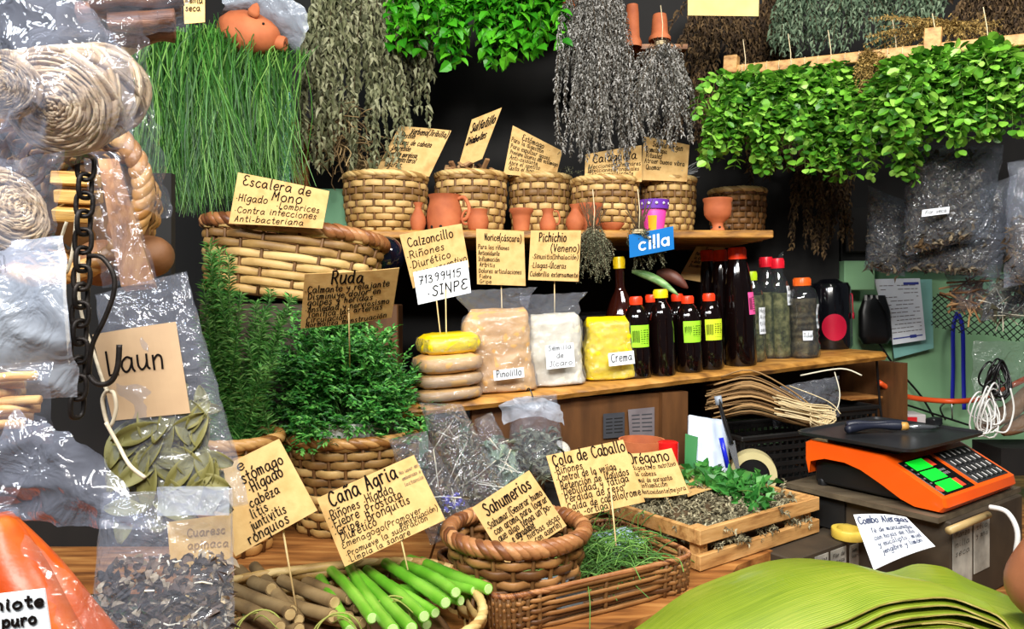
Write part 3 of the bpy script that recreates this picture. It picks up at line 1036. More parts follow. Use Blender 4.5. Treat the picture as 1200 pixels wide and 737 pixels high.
def bar(mb, u0, u1, v0, v1):
    mb.raw([fm(u0, v1)[0] + fm(.5, .5)[1][2] * .0012, fm(u1, v1)[0] + fm(.5, .5)[1][2] * .0012, fm(u1, v0)[0] + fm(.5, .5)[1][2] * .0012, fm(u0, v0)[0] + fm(.5, .5)[1][2] * .0012], [(0, 1, 2, 3)])


def arc(mb, cu, cv, ru, rv, a0, a1, wu):
    V = []
    n = 14
    for i in range(n + 1):
        a = a0 + (a1 - a0) * i / n
        for k in (1, 1 - wu):
            V.append(fm(cu + ru * k * math.cos(a), cv - rv * k * math.sin(a))[0] + fm(.5, .5)[1][2] * .0012)
    mb.raw(V, [(2 * i, 2 * i + 1, 2 * i + 3, 2 * i + 2) for i in range(n)])


arc(mb, .30, .60, .10, .20, .7, 2 * PI - .7, .42)
bar(mb, .435, .485, .40, .80); bar(mb, .435, .485, .24, .33)
bar(mb, .53, .58, .20, .80); bar(mb, .625, .675, .20, .80)
arc(mb, .80, .60, .09, .20, 0, 2 * PI, .45); bar(mb, .855, .90, .41, .80)
mb.build('lettering', M_white, t, world=True, smooth=False)

# ---------------------------------------------------------------- dried contents of the baskets
M_root = pm('dried_root', [(92, 72, 44), (140, 116, 76), (176, 150, 104)], rough=.8, mode='island')
M_bark = pm('dried_bark', [(96, 62, 36), (150, 108, 68), (178, 140, 96)], rough=.8, mode='island')
M_greyherb = pm('grey_dried_herb', [(70, 72, 54), (108, 110, 84), (146, 146, 116)], rough=.85, mode='island', transl=.15)
M_darkstem = pm('dark_dried_stem', [(58, 44, 28), (92, 72, 46)], rough=.85, mode='island')
M_silver = pm('silver_dried_stalk', [(128, 134, 140), (176, 180, 184)], rough=.7, mode='island')


def tangle(mb, c, rx, ry, rz, n, r, length, up=0.3, seg=4):
    for _ in range(n):
        a = Vector((R.gauss(0, .45) * rx, R.gauss(0, .45) * ry, R.uniform(-.2, .8) * rz)) + Vector(c)
        d = Vector((R.gauss(0, 1), R.gauss(0, 1), R.gauss(0, .6) + up)).normalized()
        pts = [a]
        for k in range(5):
            d = (d + Vector((R.gauss(0, .45), R.gauss(0, .45), R.gauss(0, .35) - .08 * k))).normalized()
            pts.append(pts[-1] + d * length / 5)
        mb.tube(catmull(pts, 2), r * R.uniform(.6, 1.3), seg)


def heap(name, label, cat, i, kind):
    root, c, r = UPB[i]
    o = thing(name, label, cat, c + Vector((0, 0, -.03)))
    o['kind'] = 'stuff'
    mb = MB()
    fl = MB()
    fl.loft([(-.12, r * .72, r * .72), (-.03, r * .82, r * .82), (-.005, r * .6, r * .6), (.005, r * .1, r * .1)], 24, Matrix.Translation(c), amp=.01, nsc=30)
    if kind == 'roots':
        tangle(mb, c + Vector((-.045, .03, 0)), r * .55, r * .6, .06, 200, .0016, .09)
        m = M_root
    elif kind == 'chips':
        for _ in range(60):
            p = c + Vector((R.uniform(-.7, .7) * r, R.uniform(-.8, .8) * r, R.uniform(-.01, .03)))
            mb.box(p, (R.uniform(.02, .05), R.uniform(.012, .02), R.uniform(.006, .012)), Matrix.Rotation(R.uniform(0, 3), 3, 'Z') @ Matrix.Rotation(R.uniform(-.9, .9), 3, 'Y'), bev=.002)
        m = M_bark
    elif kind == 'herb':
        for _ in range(46):
            a = c + Vector((R.uniform(-.6, .6) * r, R.uniform(-.6, .6) * r, -.02))
            b = a + Vector((R.gauss(0, .035), R.gauss(0, .03), R.uniform(.03, .10)))
            sprig(mb, mb, curve3(a, (a + b) / 2 + Vector((R.gauss(0, .01), R.gauss(0, .01), .01)), b, 6), .007, .014, .006, DIAMOND, t0=.1)
        m = M_greyherb
    else:
        for _ in range(60):
            a = c + Vector((R.uniform(-.5, .5) * r, R.uniform(-.5, .5) * r, -.01))
            b = a + Vector((R.uniform(-.01, .09), R.gauss(-.01, .03), R.uniform(.01, .07)))
            mb.tube([a, (a + b) / 2 + Vector((0, 0, .008)), b], [.0022, .002, .001], 5)
        m = M_silver
    o2 = mb.build('dried_pieces', m, o, world=True, smooth=False)
    fl.build('filling', M_darkstem if kind != 'chips' else M_bark, o, world=True)


heap('dried_root_tangle', 'tangled dried roots heaped in the basket by the grass', 'dried roots', 0, 'roots')
heap('bark_chip_filling', 'bark chips filling the basket behind the clay jug', 'bark', 1, 'chips')
heap('dried_herb_filling', 'grey green sprigs behind the slanted card in the middle basket', 'dried herb', 2, 'herb')
heap('dried_herb_filling', 'dried sprigs under the darker card of the pale basket', 'dried herb', 3, 'herb')
heap('dried_stalk_filling', 'silvery dried stalks in the small pale basket', 'dried stalks', 4, 'stalk')
# more roots hanging over the first basket, as in the photo
mb = MB(); tangle(mb, P(394, 172, 2.26), .07, .04, .12, 150, .0014, .12, up=0)
tag(mb.build('dried_root_bunch', M_root, smooth=False, origin=P(408, 205, 2.24)), 'loose dried root bunch spilling over the end basket rim', 'dried roots', kind='stuff')

# cards standing in those baskets
card('herb_sign', [(468, 148), (529, 153), (503, 207), (440, 200)], [2.30, 2.30, 2.27, 2.27],
     [('Verbena(Jiribilla)', .28, .98, .16, .08), ('Digestión', .07, .40, .25, .07), ('*Dolores de cabeza', .04, .78, .40, .07), ('*Depresión', .07, .44, .53, .07), ('*Tensión nerviosa', .05, .62, .66, .07), ('Anti-colesterol', .08, .64, .77, .07), ('Estrés', .12, .42, .89, .07)],
     'kraft card leaning in the basket of dried roots, listing six lines', stick=(.5, P(470, 214, 2.27)), bend=.004)
card('herb_sign', [(553, 140), (588, 126), (565, 186), (536, 199)], [2.36, 2.34, 2.31, 2.33],
     [('Sulfatillo', .10, .95, .30, .12), ('*Diabetes', .04, .80, .55, .10)],
     'narrow tilted kraft card with two lines above the bark chips', stick=(.5, P(552, 208, 2.32)))
card('herb_sign', [(601, 147), (659, 177), (651, 210), (590, 204)], [2.36, 2.38, 2.35, 2.33],
     [('Estómago', .22, .65, .20, .09), ('Para la digestión', .03, .66, .32, .07), ('Para expulsar gases', .04, .80, .45, .07), ('Previene úlceras del estómago', .05, .98, .57, .065), ('Anti-oxidante', .06, .6, .68, .065), ('Abre el apetito', .07, .66, .79, .065), ('Quita el hipo', .08, .56, .90, .065)],
     'kraft card with slanting top edge in the middle shelf basket', stick=(.5, P(622, 214, 2.34)))
card('herb_sign', [(686, 181), (752, 170), (752, 213), (685, 213)], [2.27, 2.29, 2.27, 2.25],
     [('Calaguala', .14, .90, .36, .16), ('Afecciones pulmonares', .05, .98, .55, .08), ('Infecciones bronquiales', .05, .95, .69, .08), ('Tos y expectorante', .07, .85, .82, .08), ('Heridas y golpes', .08, .90, .95, .08)],
     'darker kraft card with large curly heading behind the basket rim', stick=(.5, P(716, 222, 2.27)), bend=.003)
card('herb_sign', [(755, 160), (808, 170), (805, 213), (750, 211)], [2.33, 2.33, 2.31, 2.31],
     [('Salvia Virgen', .20, .86, .20, .09), ('Aromaterapia', .05, .52, .34, .075), ('Rituales', .08, .42, .47, .075), ('Atraer buena vibra', .06, .92, .60, .075), ('Quemar', .10, .42, .75, .075)],
     'upright kraft card in the small pale basket above the pink pot', stick=(.5, P(778, 220, 2.32)), bend=.003)
card('herb_sign', [(816, 289), (850, 290), (831, 332), (795, 326)], [2.33, 2.33, 2.32, 2.32],
     [('Toro', .35, .65, .14, .07), ('Para los nervios', .12, .86, .26, .06), ('la circulación', .14, .80, .38, .06), ('y dolor de cabeza', .12, .90, .50, .06), ('Insomnio', .12, .56, .62, .06)],
     'slanted kraft card under the footed clay goblet', stick=(.5, S(818, .27)))
M_blank = pm('blank_pale_card', [(206, 176, 104), (216, 188, 120)], rough=.7, scale=20)
card('hanging_sign', [(806, -24), (890, -26), (889, 19), (806, 18)], [2.15] * 4, [], 'blank pale card hanging at the very top of the stall', mat=M_blank)

# ---------------------------------------------------------------- clay pieces up high
pot('clay_pot', 'flared', (P(741, 50, 2.36).x, 2.36, P(741, 56, 2.36).z), .030, .135, 'tall upturned clay pot above the grey dried bunches', flip=True, group='upturned clay pots')
pot('clay_pot', 'flared', (P(773, 48, 2.42).x, 2.42, P(773, 48, 2.42).z), .036, .085, 'shorter upturned clay pot beside the tall upturned one', flip=True, group='upturned clay pots')
M_shelfclay = M_plank_edge
mb = MB(); mb.box(P(750, 58, 2.45) + Vector((0, .12, 0)), (.30, .30, .016))
tag(mb.build('small_high_shelf', M_plank, smooth=False, origin=P(750, 58, 2.45)), 'small plank shelf under the two upturned clay pots', 'shelf')
pot('clay_pot', 'jug', (P(620, 2, 2.4).x, 2.42, P(620, 8, 2.4).z), .05, .11, 'clay pot above the broad green mint leaves', group='clay pots above the mint')
pot('clay_pot', 'cup', (P(665, 2, 2.4).x, 2.44, P(665, 8, 2.4).z), .055, .10, 'wide clay pot above the mint beside the dried bunches', group='clay pots above the mint')
mb = MB(); mb.box(P(640, 11, 2.5) + Vector((0, .1, 0)), (.34, .34, .016))
tag(mb.build('small_high_shelf', M_plank, smooth=False, origin=P(640, 11, 2.5)), 'small plank shelf above the broad green mint', 'shelf')
pot('clay_pot', 'jug', (P(529, 205, 2.52).x, 2.545, ZS), .062, .185, 'shadowed tall clay pot standing behind the bark chip basket', group='clay pots behind the baskets')
pot('clay_pot', 'jug', (P(452, 205, 2.5).x, 2.56, ZS), .055, .19, 'shadowed clay pot behind the card of six lines', group='clay pots behind the baskets')

# ---------------------------------------------------------------- hanging bunches
M_mint = pm('bright_green_mint', [(40, 88, 24), (80, 142, 36), (120, 182, 54), (160, 208, 90)], rough=.42, mode='island', transl=.22)
M_mintbig = pm('broad_green_mint', [(38, 120, 18), (70, 164, 26), (104, 196, 40)], rough=.42, mode='island', transl=.22)
M_greenstem = pm('green_stem', [(70, 100, 34), (112, 140, 60)], rough=.6, mode='island')
M_olive = pm('olive_dried_leaf', [(66, 70, 44), (104, 108, 74), (142, 144, 108), (170, 170, 138)], rough=.7, mode='island', transl=.12)
M_greyleaf = pm('grey_dried_flower', [(52, 50, 44), (96, 94, 86), (148, 146, 140), (178, 176, 172)], rough=.8, mode='island', transl=.1)
M_greygreen = pm('grey_green_dried_leaf', [(52, 72, 52), (90, 112, 86), (132, 150, 122)], rough=.75, mode='island', transl=.12)
M_brownleaf = pm('brown_dried_leaf', [(48, 34, 20), (80, 60, 36), (112, 88, 54)], rough=.85, mode='island', transl=.08)
M_straw = pm('straw_dried_herb', [(110, 84, 36), (150, 122, 62), (178, 148, 84)], rough=.8, mode='island', transl=.1)
M_grass = pm('fresh_long_grass', [(24, 60, 18), (44, 98, 30), (74, 136, 46), (132, 176, 84)], rough=.5, mode='island', transl=.2)
M_twine = pm('pale_twine', [(196, 176, 136), (220, 204, 168)], rough=.8, scale=60)


def bunch(name, label, top, ends, nst, fol_m, stm_m, L, W, shape, spacing, group=None, t0=.2, spread=.9, fwd=.03, droop=.3, seed=1, stem_r=.0012, cat='herb bunch', tie=True, taper=.3, jit=.4, per=2, up=0.0, parts=('foliage', 'stems'), sway=.02):
    """herbs tied at `top` hanging to points drawn by ends(rng)"""
    top = Vector(top)
    root = thing(name, label, cat, top, group=group)
    rng = np.random.default_rng(seed)
    rr = random.Random(seed)
    fol, stm = MB(), MB()
    for _ in range(nst):
        e = Vector(ends(rr))
        a = top + Vector((rr.gauss(0, .010), rr.gauss(0, .006), rr.uniform(-.01, .01)))
        c = a.lerp(e, .45) + Vector((rr.gauss(0, sway) + (e.x - a.x) * .35, -abs(rr.gauss(fwd, fwd * .5)), up * rr.uniform(.4, 1)))
        sprig(fol, stm, curve3(a, c, e, 9), spacing, L, W, shape, t0=t0, spread=spread, stem_r=stem_r, droop=droop, rng=rng, taper=taper, jit=jit, per=per)
    fol.build(parts[0], fol_m, root, world=True, smooth=False)
    stm.build(parts[1], stm_m, root, world=True)
    if tie:
        tb = MB()
        for k in range(3):
            tb.tube([top + Vector((.016 * math.cos(a), .012 * math.sin(a), -.012 + k * .004)) for a in np.linspace(0, 2 * PI, 14)[:-1]], .0018, 5, closed=True)
        tb.tube([top + Vector((0, -.012, 0)), top + Vector((.004, 0, .05)), top + Vector((0, .01, .11))], .0014, 5)
        tb.build('twine', M_twine, root, world=True)
    return root


def box_ends(px0, px1, py0, py1, Y, dy=.05, bias=1.0):
    def f(rr):
        u, v = rr.random(), rr.random() ** bias
        return P(px0 + (px1 - px0) * u, py0 + (py1 - py0) * v, Y + rr.gauss(0, dy))
    return f


# wooden rail on the right and the bright mint tied to it
RA, RB = Vector(P(852, 84, 2.34)), Vector(P(1098, 58, 2.02))
t = thing('hanging_rail', 'pale wooden rail with two upright blocks holding the small-leaved mint', 'rail', RA)
d = (RB - RA).normalized()
nrm = Vector((d.y, -d.x, 0)).normalized()
rot = Matrix((d, -nrm, d.cross(-nrm))).transposed()
mb = MB(); mb.box((RA + RB) / 2 + d * .16, ((RB - RA).length + .32, .022, .030), rot, bev=.002); mb.build('bar', M_pine, t, world=True, smooth=False)
for q, hgt in ((RA + d * .015, .055), (RB - d * .01, .075), (RB + d * .31, .07)):
    mb = MB(); mb.box(q + Vector((0, 0, .018)) + nrm * .004, (.042, .034, hgt), rot, bev=.002); mb.build('upright_block', M_pine, t, world=True, smooth=False)
mb = MB()
for k in range(14):
    c = RA + d * (.05 + k * .037)
    mb.tube([c + nrm * (.013 * math.cos(a)) + Vector((0, 0, .019 * math.sin(a))) for a in np.linspace(0, 2 * PI, 12)[:-1]], .0011, 4, closed=True)
mb.build('twine_loop_lacing', M_twine, t, world=True)

specs = [  # tie px, end box, label
    (872, 88, 818, 905, 100, 200, 2.22, 'small-leaved mint bunch at the end of the rail above the clay goblet', 1),
    (925, 82, 880, 965, 100, 205, 2.18, 'small-leaved mint bunch hanging second along the wooden rail', 2),
    (972, 78, 940, 1010, 98, 212, 2.16, 'small-leaved mint bunch just before the brown dried bunch on the rail', 3),
    (1048, 68, 1000, 1075, 95, 215, 2.08, 'small-leaved mint bunch just past the brown dried bunch on the rail', 4),
    (1095, 62, 1040, 1130, 75, 185, 2.00, 'lush small-leaved mint bunch beside the taller upright block', 5),
    (1155, 55, 1115, 1205, 70, 170, 1.97, 'shaded small-leaved mint bunch above the hanging herb bags', 6)]
for (tx, ty, x0, x1, y0, y1, Y, lab, sd) in specs:
    bunch('mint_bunch', lab, P(tx, ty, Y + .01), box_ends(x0, x1, y0, y1, Y - .04, .035, .8), 62, M_mint, M_greenstem, .030, .024, ROUND, .017, group='small-leaved mint bunches on the rail', t0=.22, fwd=.06, droop=.1, seed=sd, taper=.15, up=.02)
bunch('dried_brown_bunch', 'brown dried bunch slung over the rail between the mint bunches', P(1018, 62, 2.11), box_ends(1000, 1040, 75, 125, 2.08, .02), 46, M_straw, M_straw, .012, .007, DIAMOND, .007, t0=.05, fwd=.03, seed=21, tie=False)
bunch('dried_straw_bunch', 'straw coloured dried bunch lying behind the upright block of the rail', P(1120, 30, 2.12), box_ends(1010, 1180, 15, 72, 2.10, .04), 70, M_straw, M_straw, .012, .006, DIAMOND, .009, t0=.05, fwd=.02, seed=22, tie=False)

# broad mint at the top centre
for k, (tx, x0, x1, y1, lab) in enumerate([(492, 452, 540, 74, 'broad-leaved mint bunch hanging nearest the olive dried leaves'),
                                          (560, 520, 610, 78, 'broad-leaved mint bunch hanging in the middle of three'),
                                          (630, 590, 672, 66, 'broad-leaved mint bunch hanging beside the grey dried flowers')]):
    bunch('broad_mint_bunch', lab, P(tx, -50, 2.28), box_ends(x0, x1, -20, y1, 2.22, .04, .8), 40, M_mintbig, M_greenstem, .044, .034, MINT, .026, group='broad-leaved mint bunches at the top', t0=.25, fwd=.05, droop=.25, seed=40 + k, taper=.15)

# olive dried leaves, top left of centre
for k, (tx, x0, x1, y0, y1, Y, lab) in enumerate([(385, 352, 412, 40, 200, 2.20, 'olive dried leaf bunch hanging beside the fresh long grass'),
                                                 (430, 395, 480, 40, 205, 2.26, 'olive dried leaf bunch hanging beside the broad-leaved mint'),
                                                 (470, 440, 508, 60, 150, 2.36, 'thin olive dried leaf bunch hanging behind, over the dark opening')]):
    bunch('dried_leaf_bunch', lab, P(tx, -40, Y), box_ends(x0, x1, y0, y1, Y - .02, .035), 40 if k < 2 else 16, M_olive, M_darkstem, .034, .014, CURLY, .017, group='olive dried leaf bunches', t0=.18, fwd=.03, droop=.9, seed=60 + k, spread=.75, taper=.2)

# grey dried flowers
for k, (tx, ty, x0, x1, y0, y1, Y, n, lab) in enumerate([(690, -30, 652, 712, 40, 190, 2.24, 60, 'grey dried flower bunch hanging next to the broad-leaved mint'),
                                                        (715, -20, 690, 742, 60, 200, 2.28, 50, 'grey dried flower bunch hanging behind the tall upturned clay pot'),
                                                        (775, 48, 738, 812, 90, 178, 2.22, 62, 'grey dried flower bunch hanging below the two upturned clay pots')]):
    bunch('dried_flower_bunch', lab, P(tx, ty, Y), box_ends(x0, x1, y0, y1, Y - .02, .04), n, M_greyleaf, M_darkstem, .013, .007, CURLY, .0075, sway=.05, group='grey dried flower bunches', t0=.15, fwd=.03, droop=.5, seed=70 + k, spread=1.0, taper=.1, stem_r=.0011)

# dark dried herbs behind
back = [(840, -20, 780, 900, 20, 190, 2.48, 60, M_brownleaf, 'brown dried herb bunch hanging under the blank pale card'),
        (905, -10, 872, 930, 40, 215, 2.52, 46, M_brownleaf, 'brown dried herb bunch hanging behind the first small-leaved mint'),
        (930, -30, 902, 965, 10, 72, 2.36, 46, M_greygreen, 'grey green dried bunch hanging just past the blank card'),
        (1000, -30, 960, 1050, 5, 60, 2.34, 46, M_greygreen, 'dull green dried bunch hanging above the rail middle'),
        (1075, -30, 1040, 1110, -5, 45, 2.26, 36, M_greygreen, 'dull green dried bunch hanging above the taller upright block'),
        (1165, -30, 1110, 1215, 0, 110, 2.24, 60, M_brownleaf, 'brown dried bunch hanging at the corner above the shaded mint'),
        (960, 120, 925, 1000, 220, 300, 2.56, 40, M_brownleaf, 'brown dried herb bunch hanging between the mint and the black jar')]
for k, (tx, ty, x0, x1, y0, y1, Y, n, m, lab) in enumerate(back):
    bunch('dried_herb_bunch', lab, P(tx, ty, Y), box_ends(x0, x1, y0, y1, Y, .03), n, m, M_darkstem, .022, .011, CURLY, .013, group='dull dried bunches along the back', t0=.1, fwd=.02, droop=.6, seed=90 + k, taper=.1)

# two upright tied sprays at the front of the pot shelf
for k, (px, lab) in enumerate([(695, 'dried sprig bundle hanging by the veneno card, stems up'), (748, 'dried sprig bundle hanging by the blue sign, stems up')]):
    top = P(px, 244, 2.05)
    bunch('dried_sprig_bundle', lab, P(px, 268, 2.045), box_ends(px - (24 if k == 0 else 8), px + (22 if k == 0 else 32), 280, 334 - 16 * k, (2.03, 2.085)[k], (.022, .008)[k]), 64, M_greyherb, M_darkstem, .010, .004, DIAMOND, .006, group='dried sprig bundles under the pot shelf', t0=.1, fwd=.015, droop=.4, seed=110 + k)
    mb = MB()
    for _ in range(22):
        a = P(px + R.gauss(0, 4), 268, 2.045); b = P(px + R.gauss(4 * k, 8), 240 + R.gauss(0, 5), 2.05)
        mb.tube([a, (a + b) / 2, b], [.0012, .0012, .0009], 4)
    r_ = [o for o in COL.objects if o.name.startswith('dried_sprig_bundle')][-1]
    mb.build('cut_stems', M_darkstem, r_, world=True)

# ---------------------------------------------------------------- fresh long grass, clay pig, cloth
for k, (tx, ty, x0, x1, y1, Y, lab) in enumerate([(195, 45, 160, 240, 250, 1.93, 'long fresh grass bunch hanging behind the tipped hanging basket'),
                                                 (250, 38, 205, 300, 256, 1.90, 'long fresh grass bunch hanging between the other two grass bunches'),
                                                 (308, 58, 268, 350, 240, 1.95, 'long fresh grass bunch hanging beside the gingham cloth under the clay pig')]):
    top = P(tx, ty, Y + .06)
    root = thing('grass_bunch', lab, 'grass bunch', top, group='long fresh grass bunches')
    rr = random.Random(130 + k)
    mb = MB()
    V, Fc = [], []
    for _ in range(560):
        a = top + Vector((rr.gauss(0, .045), rr.gauss(0, .02), rr.gauss(0, .012)))
        q_ = rr.choice((.12, .36, .62, .88))
        ex = x0 + (x1 - x0) * (q_ + rr.gauss(0, .075))
        e = P(ex + rr.gauss(0, 7) * (3 if rr.random() < .12 else 1), 120 + (y1 - 120) * rr.random() ** .40, Y + rr.gauss(-.02, .035))
        c = a.lerp(e, .35) + Vector((rr.gauss(0, .035), -abs(rr.gauss(.05, .02)), rr.uniform(.0, .05)))
        p = curve3(a, c, e, 8)
        wa_, wp_, wf_ = rr.gauss(0, .012), rr.uniform(0, 6), rr.uniform(3, 8)
        p[1:, 0] += np.array([wa_ * (i / 7) * math.sin(wp_ + wf_ * i / 7) + rr.gauss(0, .003) for i in range(1, 8)])
        p[1:, 1] += np.array([wa_ * .6 * math.cos(wp_ + wf_ * i / 7) * (i / 7) for i in range(1, 8)])
        w = rr.uniform(.0011, .0021)
        sd = Vector((rr.gauss(0, 1), rr.gauss(0, .5), 0.1)).normalized() * w
        b0 = len(V)
        for i, q in enumerate(p):
            kk = 1 - .75 * (i / 7) ** 2
            V.append(Vector(q) + sd * kk)
            V.append(Vector(q) - sd * kk)
        Fc += [(b0 + 2 * i, b0 + 2 * i + 1, b0 + 2 * i + 3, b0 + 2 * i + 2) for i in range(7)]
    mb.raw(V, Fc)
    mb.build('grass_blades', M_grass, root, world=True)
    core = MB()
    core.loft([(z, .055 * q, .025 * q) for z, q in ((-.36, .5), (-.25, .9), (-.1, 1.0), (0, .7))], 16, Matrix.Translation(top + Vector((0, -.0, 0))), amp=.012, nsc=25)
    core.build('inner_stems', pm('deep_green_stem', [(14, 34, 10), (24, 50, 16)], rough=.8, scale=40, stretch=(6, 6, 1)), root, world=True)

t = thing('clay_piggy_bank', 'terracotta pig with snout lying on top of the long grass', 'pig figure', P(295, 42, 1.97))
c = P(293, 40, 1.97)
Mx = Matrix.Translation(c) @ Matrix.Rotation(.22, 4, 'Y') @ Matrix.Rotation(PI / 2, 4, 'Y')
mb = MB()
mb.loft([(-.085, .004, .004), (-.078, .03, .03), (-.055, .048, .05), (-.02, .058, .058), (.02, .055, .056), (.05, .044, .046), (.068, .032, .034), (.078, .018, .018), (.08, .004, .004)], 28, Mx)
mb.build('body', M_terra, t, world=True)
mb = MB(); mb.lathe([(.019, .066), (.020, .092), (.018, .098), (.010, .098), (.0005, .096)], 20, Mx @ Matrix.Translation((.006, 0, 0)), cap0=False); sn = mb.build('snout', M_terra, t, world=True, auto=50)
mb = MB()
for sy in (-.007, .007):
    mb.lathe([(.0035, .0985), (.0001, .0992)], 10, Mx @ Matrix.Translation((.004, sy, 0)))
mb.build('nostril_dot', M_soot, sn, world=True)
for sy in (-1, 1):
    mb = MB()
    q = c + Vector((.022, sy * .036 - .01, .030))
    mb.loft([(0, .013, .006), (.012, .016, .005), (.028, .010, .004), (.036, .002, .002)], 12, Matrix.Translation(q) @ Matrix.Rotation(.5 * sy + .9, 4, 'X') @ Matrix.Rotation(.5, 4, 'Y'))
    mb.build('ear', M_terra, t, world=True)
mb = MB(); mb.lathe([(.0001, 0), (.0035, .0005), (.003, .002), (.0001, .003)], 10, Matrix.Translation(c + Vector((.050, -.043, .012))) @ Matrix.Rotation(PI / 2, 4, 'X')); mb.build('eye', M_soot, t, world=True)

M_bagclear = plastic('thin_bag_film', dist=.011, haze=.08, bscale=30, bstr=.9, gain=1.1, base=.05, rough=.10)
M_bagmilk = plastic('milky_bag_film', dist=.008, haze=.34, bscale=22, bstr=.9, gain=1.0, base=.05, rough=.16, hcol=(214, 224, 240))
M_bagcrisp = plastic('crisp_bag_film', haze=.05, bscale=45, bstr=1.0, gain=1.6, base=.07, rough=.07)


def film(name, fn, nu, nv, mat, label=None, cat='plastic bag', amp=.006, nsc=22, seed=0.0, parent=None, origin=None, group=None, ridged=True):
    """one sheet of crinkled film over fn(u, v)"""
    mb = MB()

    def g(u, v):
        p = Vector(fn(u, v))
        w = noise.noise(p * nsc + Vector((seed, 0, 0)))
        if ridged:
            w = .45 - 1.5 * abs(w)
        w2 = noise.noise(p * nsc * 2.3 + Vector((0, seed, 4)))
        return p + Vector((w2 * amp * .5, -w * amp, w2 * amp * .4))
    mb.grid(g, nu, nv)
    if parent is not None:
        return mb.build(name, mat, parent, world=True)
    return tag(mb.build(name, mat, origin=origin), label, cat, group)


mb = MB()
film('plastic_wrap', lambda u, v: P(255 + 98 * u + 8 * math.sin(v * 5), -22 + 20 * abs(u - .35) * 2 + (46 + 34 * u) * v, 1.95 - .05 * math.sin(PI * v) + .14 * v), 22, 16, M_bagmilk, 'milky plastic wrap over the terracotta pig', 'plastic wrap', amp=.014, nsc=30, seed=3, origin=P(300, 10, 1.97))
M_ging = bpy.data.materials.new('green_gingham'); M_ging.use_nodes = True
nt = M_ging.node_tree; bb = nt.nodes['Principled BSDF']; bb.inputs['Roughness'].default_value = .8
tcg = _n(nt, 'ShaderNodeTexCoord'); ck = _n(nt, 'ShaderNodeTexChecker'); ck.inputs['Scale'].default_value = 150
ck.inputs['Color1'].default_value = srgb((30, 132, 118)); ck.inputs['Color2'].default_value = srgb((170, 214, 200))
nt.links.new(tcg.outputs['Object'], ck.inputs['Vector']); nt.links.new(ck.outputs['Color'], bb.inputs['Base Color'])
mb = MB(); mb.grid(lambda u, v: P(322 + 20 * u - 2 * v, 108 + 110 * v, 2.06 + .008 * math.sin(u * 9) + .004 * math.sin(v * 7)), 12, 16, thick=.0015)
tag(mb.build('gingham_cloth', M_ging, origin=P(332, 108, 2.06)), 'green gingham cloth strip hanging beside the long grass', 'cloth')
mb = MB(); mb.box(P(352, 190, 2.3), (.05, .03, .26), bev=.003)
tag(mb.build('wooden_post', M_plank, smooth=False, origin=P(352, 250, 2.3)), 'brown wooden post between grass and dried leaves', 'post')
M_mintgreen = pm('mint_green_paint', [(110, 168, 130), (126, 182, 142)], rough=.6, scale=8)
mb = MB(); mb.box(P(388, 246, 2.36), (.12, .04, .13), bev=.004)
tag(mb.build('green_board', M_mintgreen, smooth=False, origin=P(388, 266, 2.36)), 'small pale green wooden panel beside the end basket of the pot shelf', 'board')

# ---------------------------------------------------------------- on the bottle shelf
def foot(px, d):
    return S(px, d) + SU * .0006


LG, LY = M_lblgreen, M_lblyellow
cfront = -PI / 2 - .3           # direction towards the eye in the shelf's frame
pr_ = lambda m, a=.75, s=0.0: [(m, cfront - a + s, cfront + a + s, .085, .145, 'print')]
bottle('syrup_bottle', 'soda', foot(749, .045), SROT, .036, .222, 'dark syrup bottle with orange-red cap next to the yellow bag', M_capred, M_darkliq, lab=pr_(LG), group='dark syrup bottles')
bottle('syrup_bottle', 'slim', foot(778, .040), SROT, .034, .238, 'slim dark syrup bottle with yellow cap and no label', M_capyel, M_darkliq, group='dark syrup bottles')
bottle('syrup_bottle', 'soda', foot(809, .045), SROT, .036, .215, 'dark syrup bottle with lime green label beside the slim one', M_capred, M_darkliq, lab=pr_(LG), group='dark syrup bottles')
bottle('syrup_bottle', 'soda', foot(834, .050), SROT, .036, .218, 'dark syrup bottle with yellow green label beside the tall bottles', M_capred, M_darkliq, lab=pr_(LY), group='dark syrup bottles')
bottle('syrup_bottle', 'soda', foot(767, .130), SROT, .036, .222, 'dark syrup bottle half hidden between first orange-red cap and yellow cap', M_capred, M_darkliq, group='dark syrup bottles')
bottle('syrup_bottle', 'soda', foot(797, .125), SROT, .036, .220, 'dark syrup bottle half hidden just behind the slim yellow-capped one', M_capred, M_darkliq, group='dark syrup bottles')
bottle('tall_syrup_bottle', 'tall', foot(869, .060), SROT, .045, .348, 'tall dark syrup bottle with pink label', M_capred, M_darkliq, lab=[(M_lblpink, cfront + .25, cfront + 1.0, .15, .215, 'print')], group='tall dark syrup bottles')
bottle('tall_syrup_bottle', 'tall', foot(849, .135), SROT, .036, .345, 'tall dark syrup bottle standing behind the yellow green label', M_capred, M_darkliq, group='tall dark syrup bottles')
bottle('tall_syrup_bottle', 'tall', foot(833, .205), SROT, .036, .348, 'tall dark syrup bottle farthest behind the small orange-red caps', M_capred, M_darkliq, group='tall dark syrup bottles')
bottle('amber_bottle', 'jug', foot(731, .150), SROT, .047, .335, 'amber shouldered bottle with yellow cap behind the yellow bag', M_capyel, M_amber, lab=[(M_capred, cfront + .1, cfront + .8, .15, .185, None)])
M_fillg = pm('dried_herb_in_bottle', [(44, 46, 28), (104, 102, 62), (158, 148, 100)], rough=.8, scale=55, detail=6, bump=.8, bscale=90)
M_fillb = pm('dried_flowers_in_bottle', [(34, 28, 22), (76, 64, 46), (124, 106, 74)], rough=.8, scale=50, detail=6, bump=.8, bscale=90)
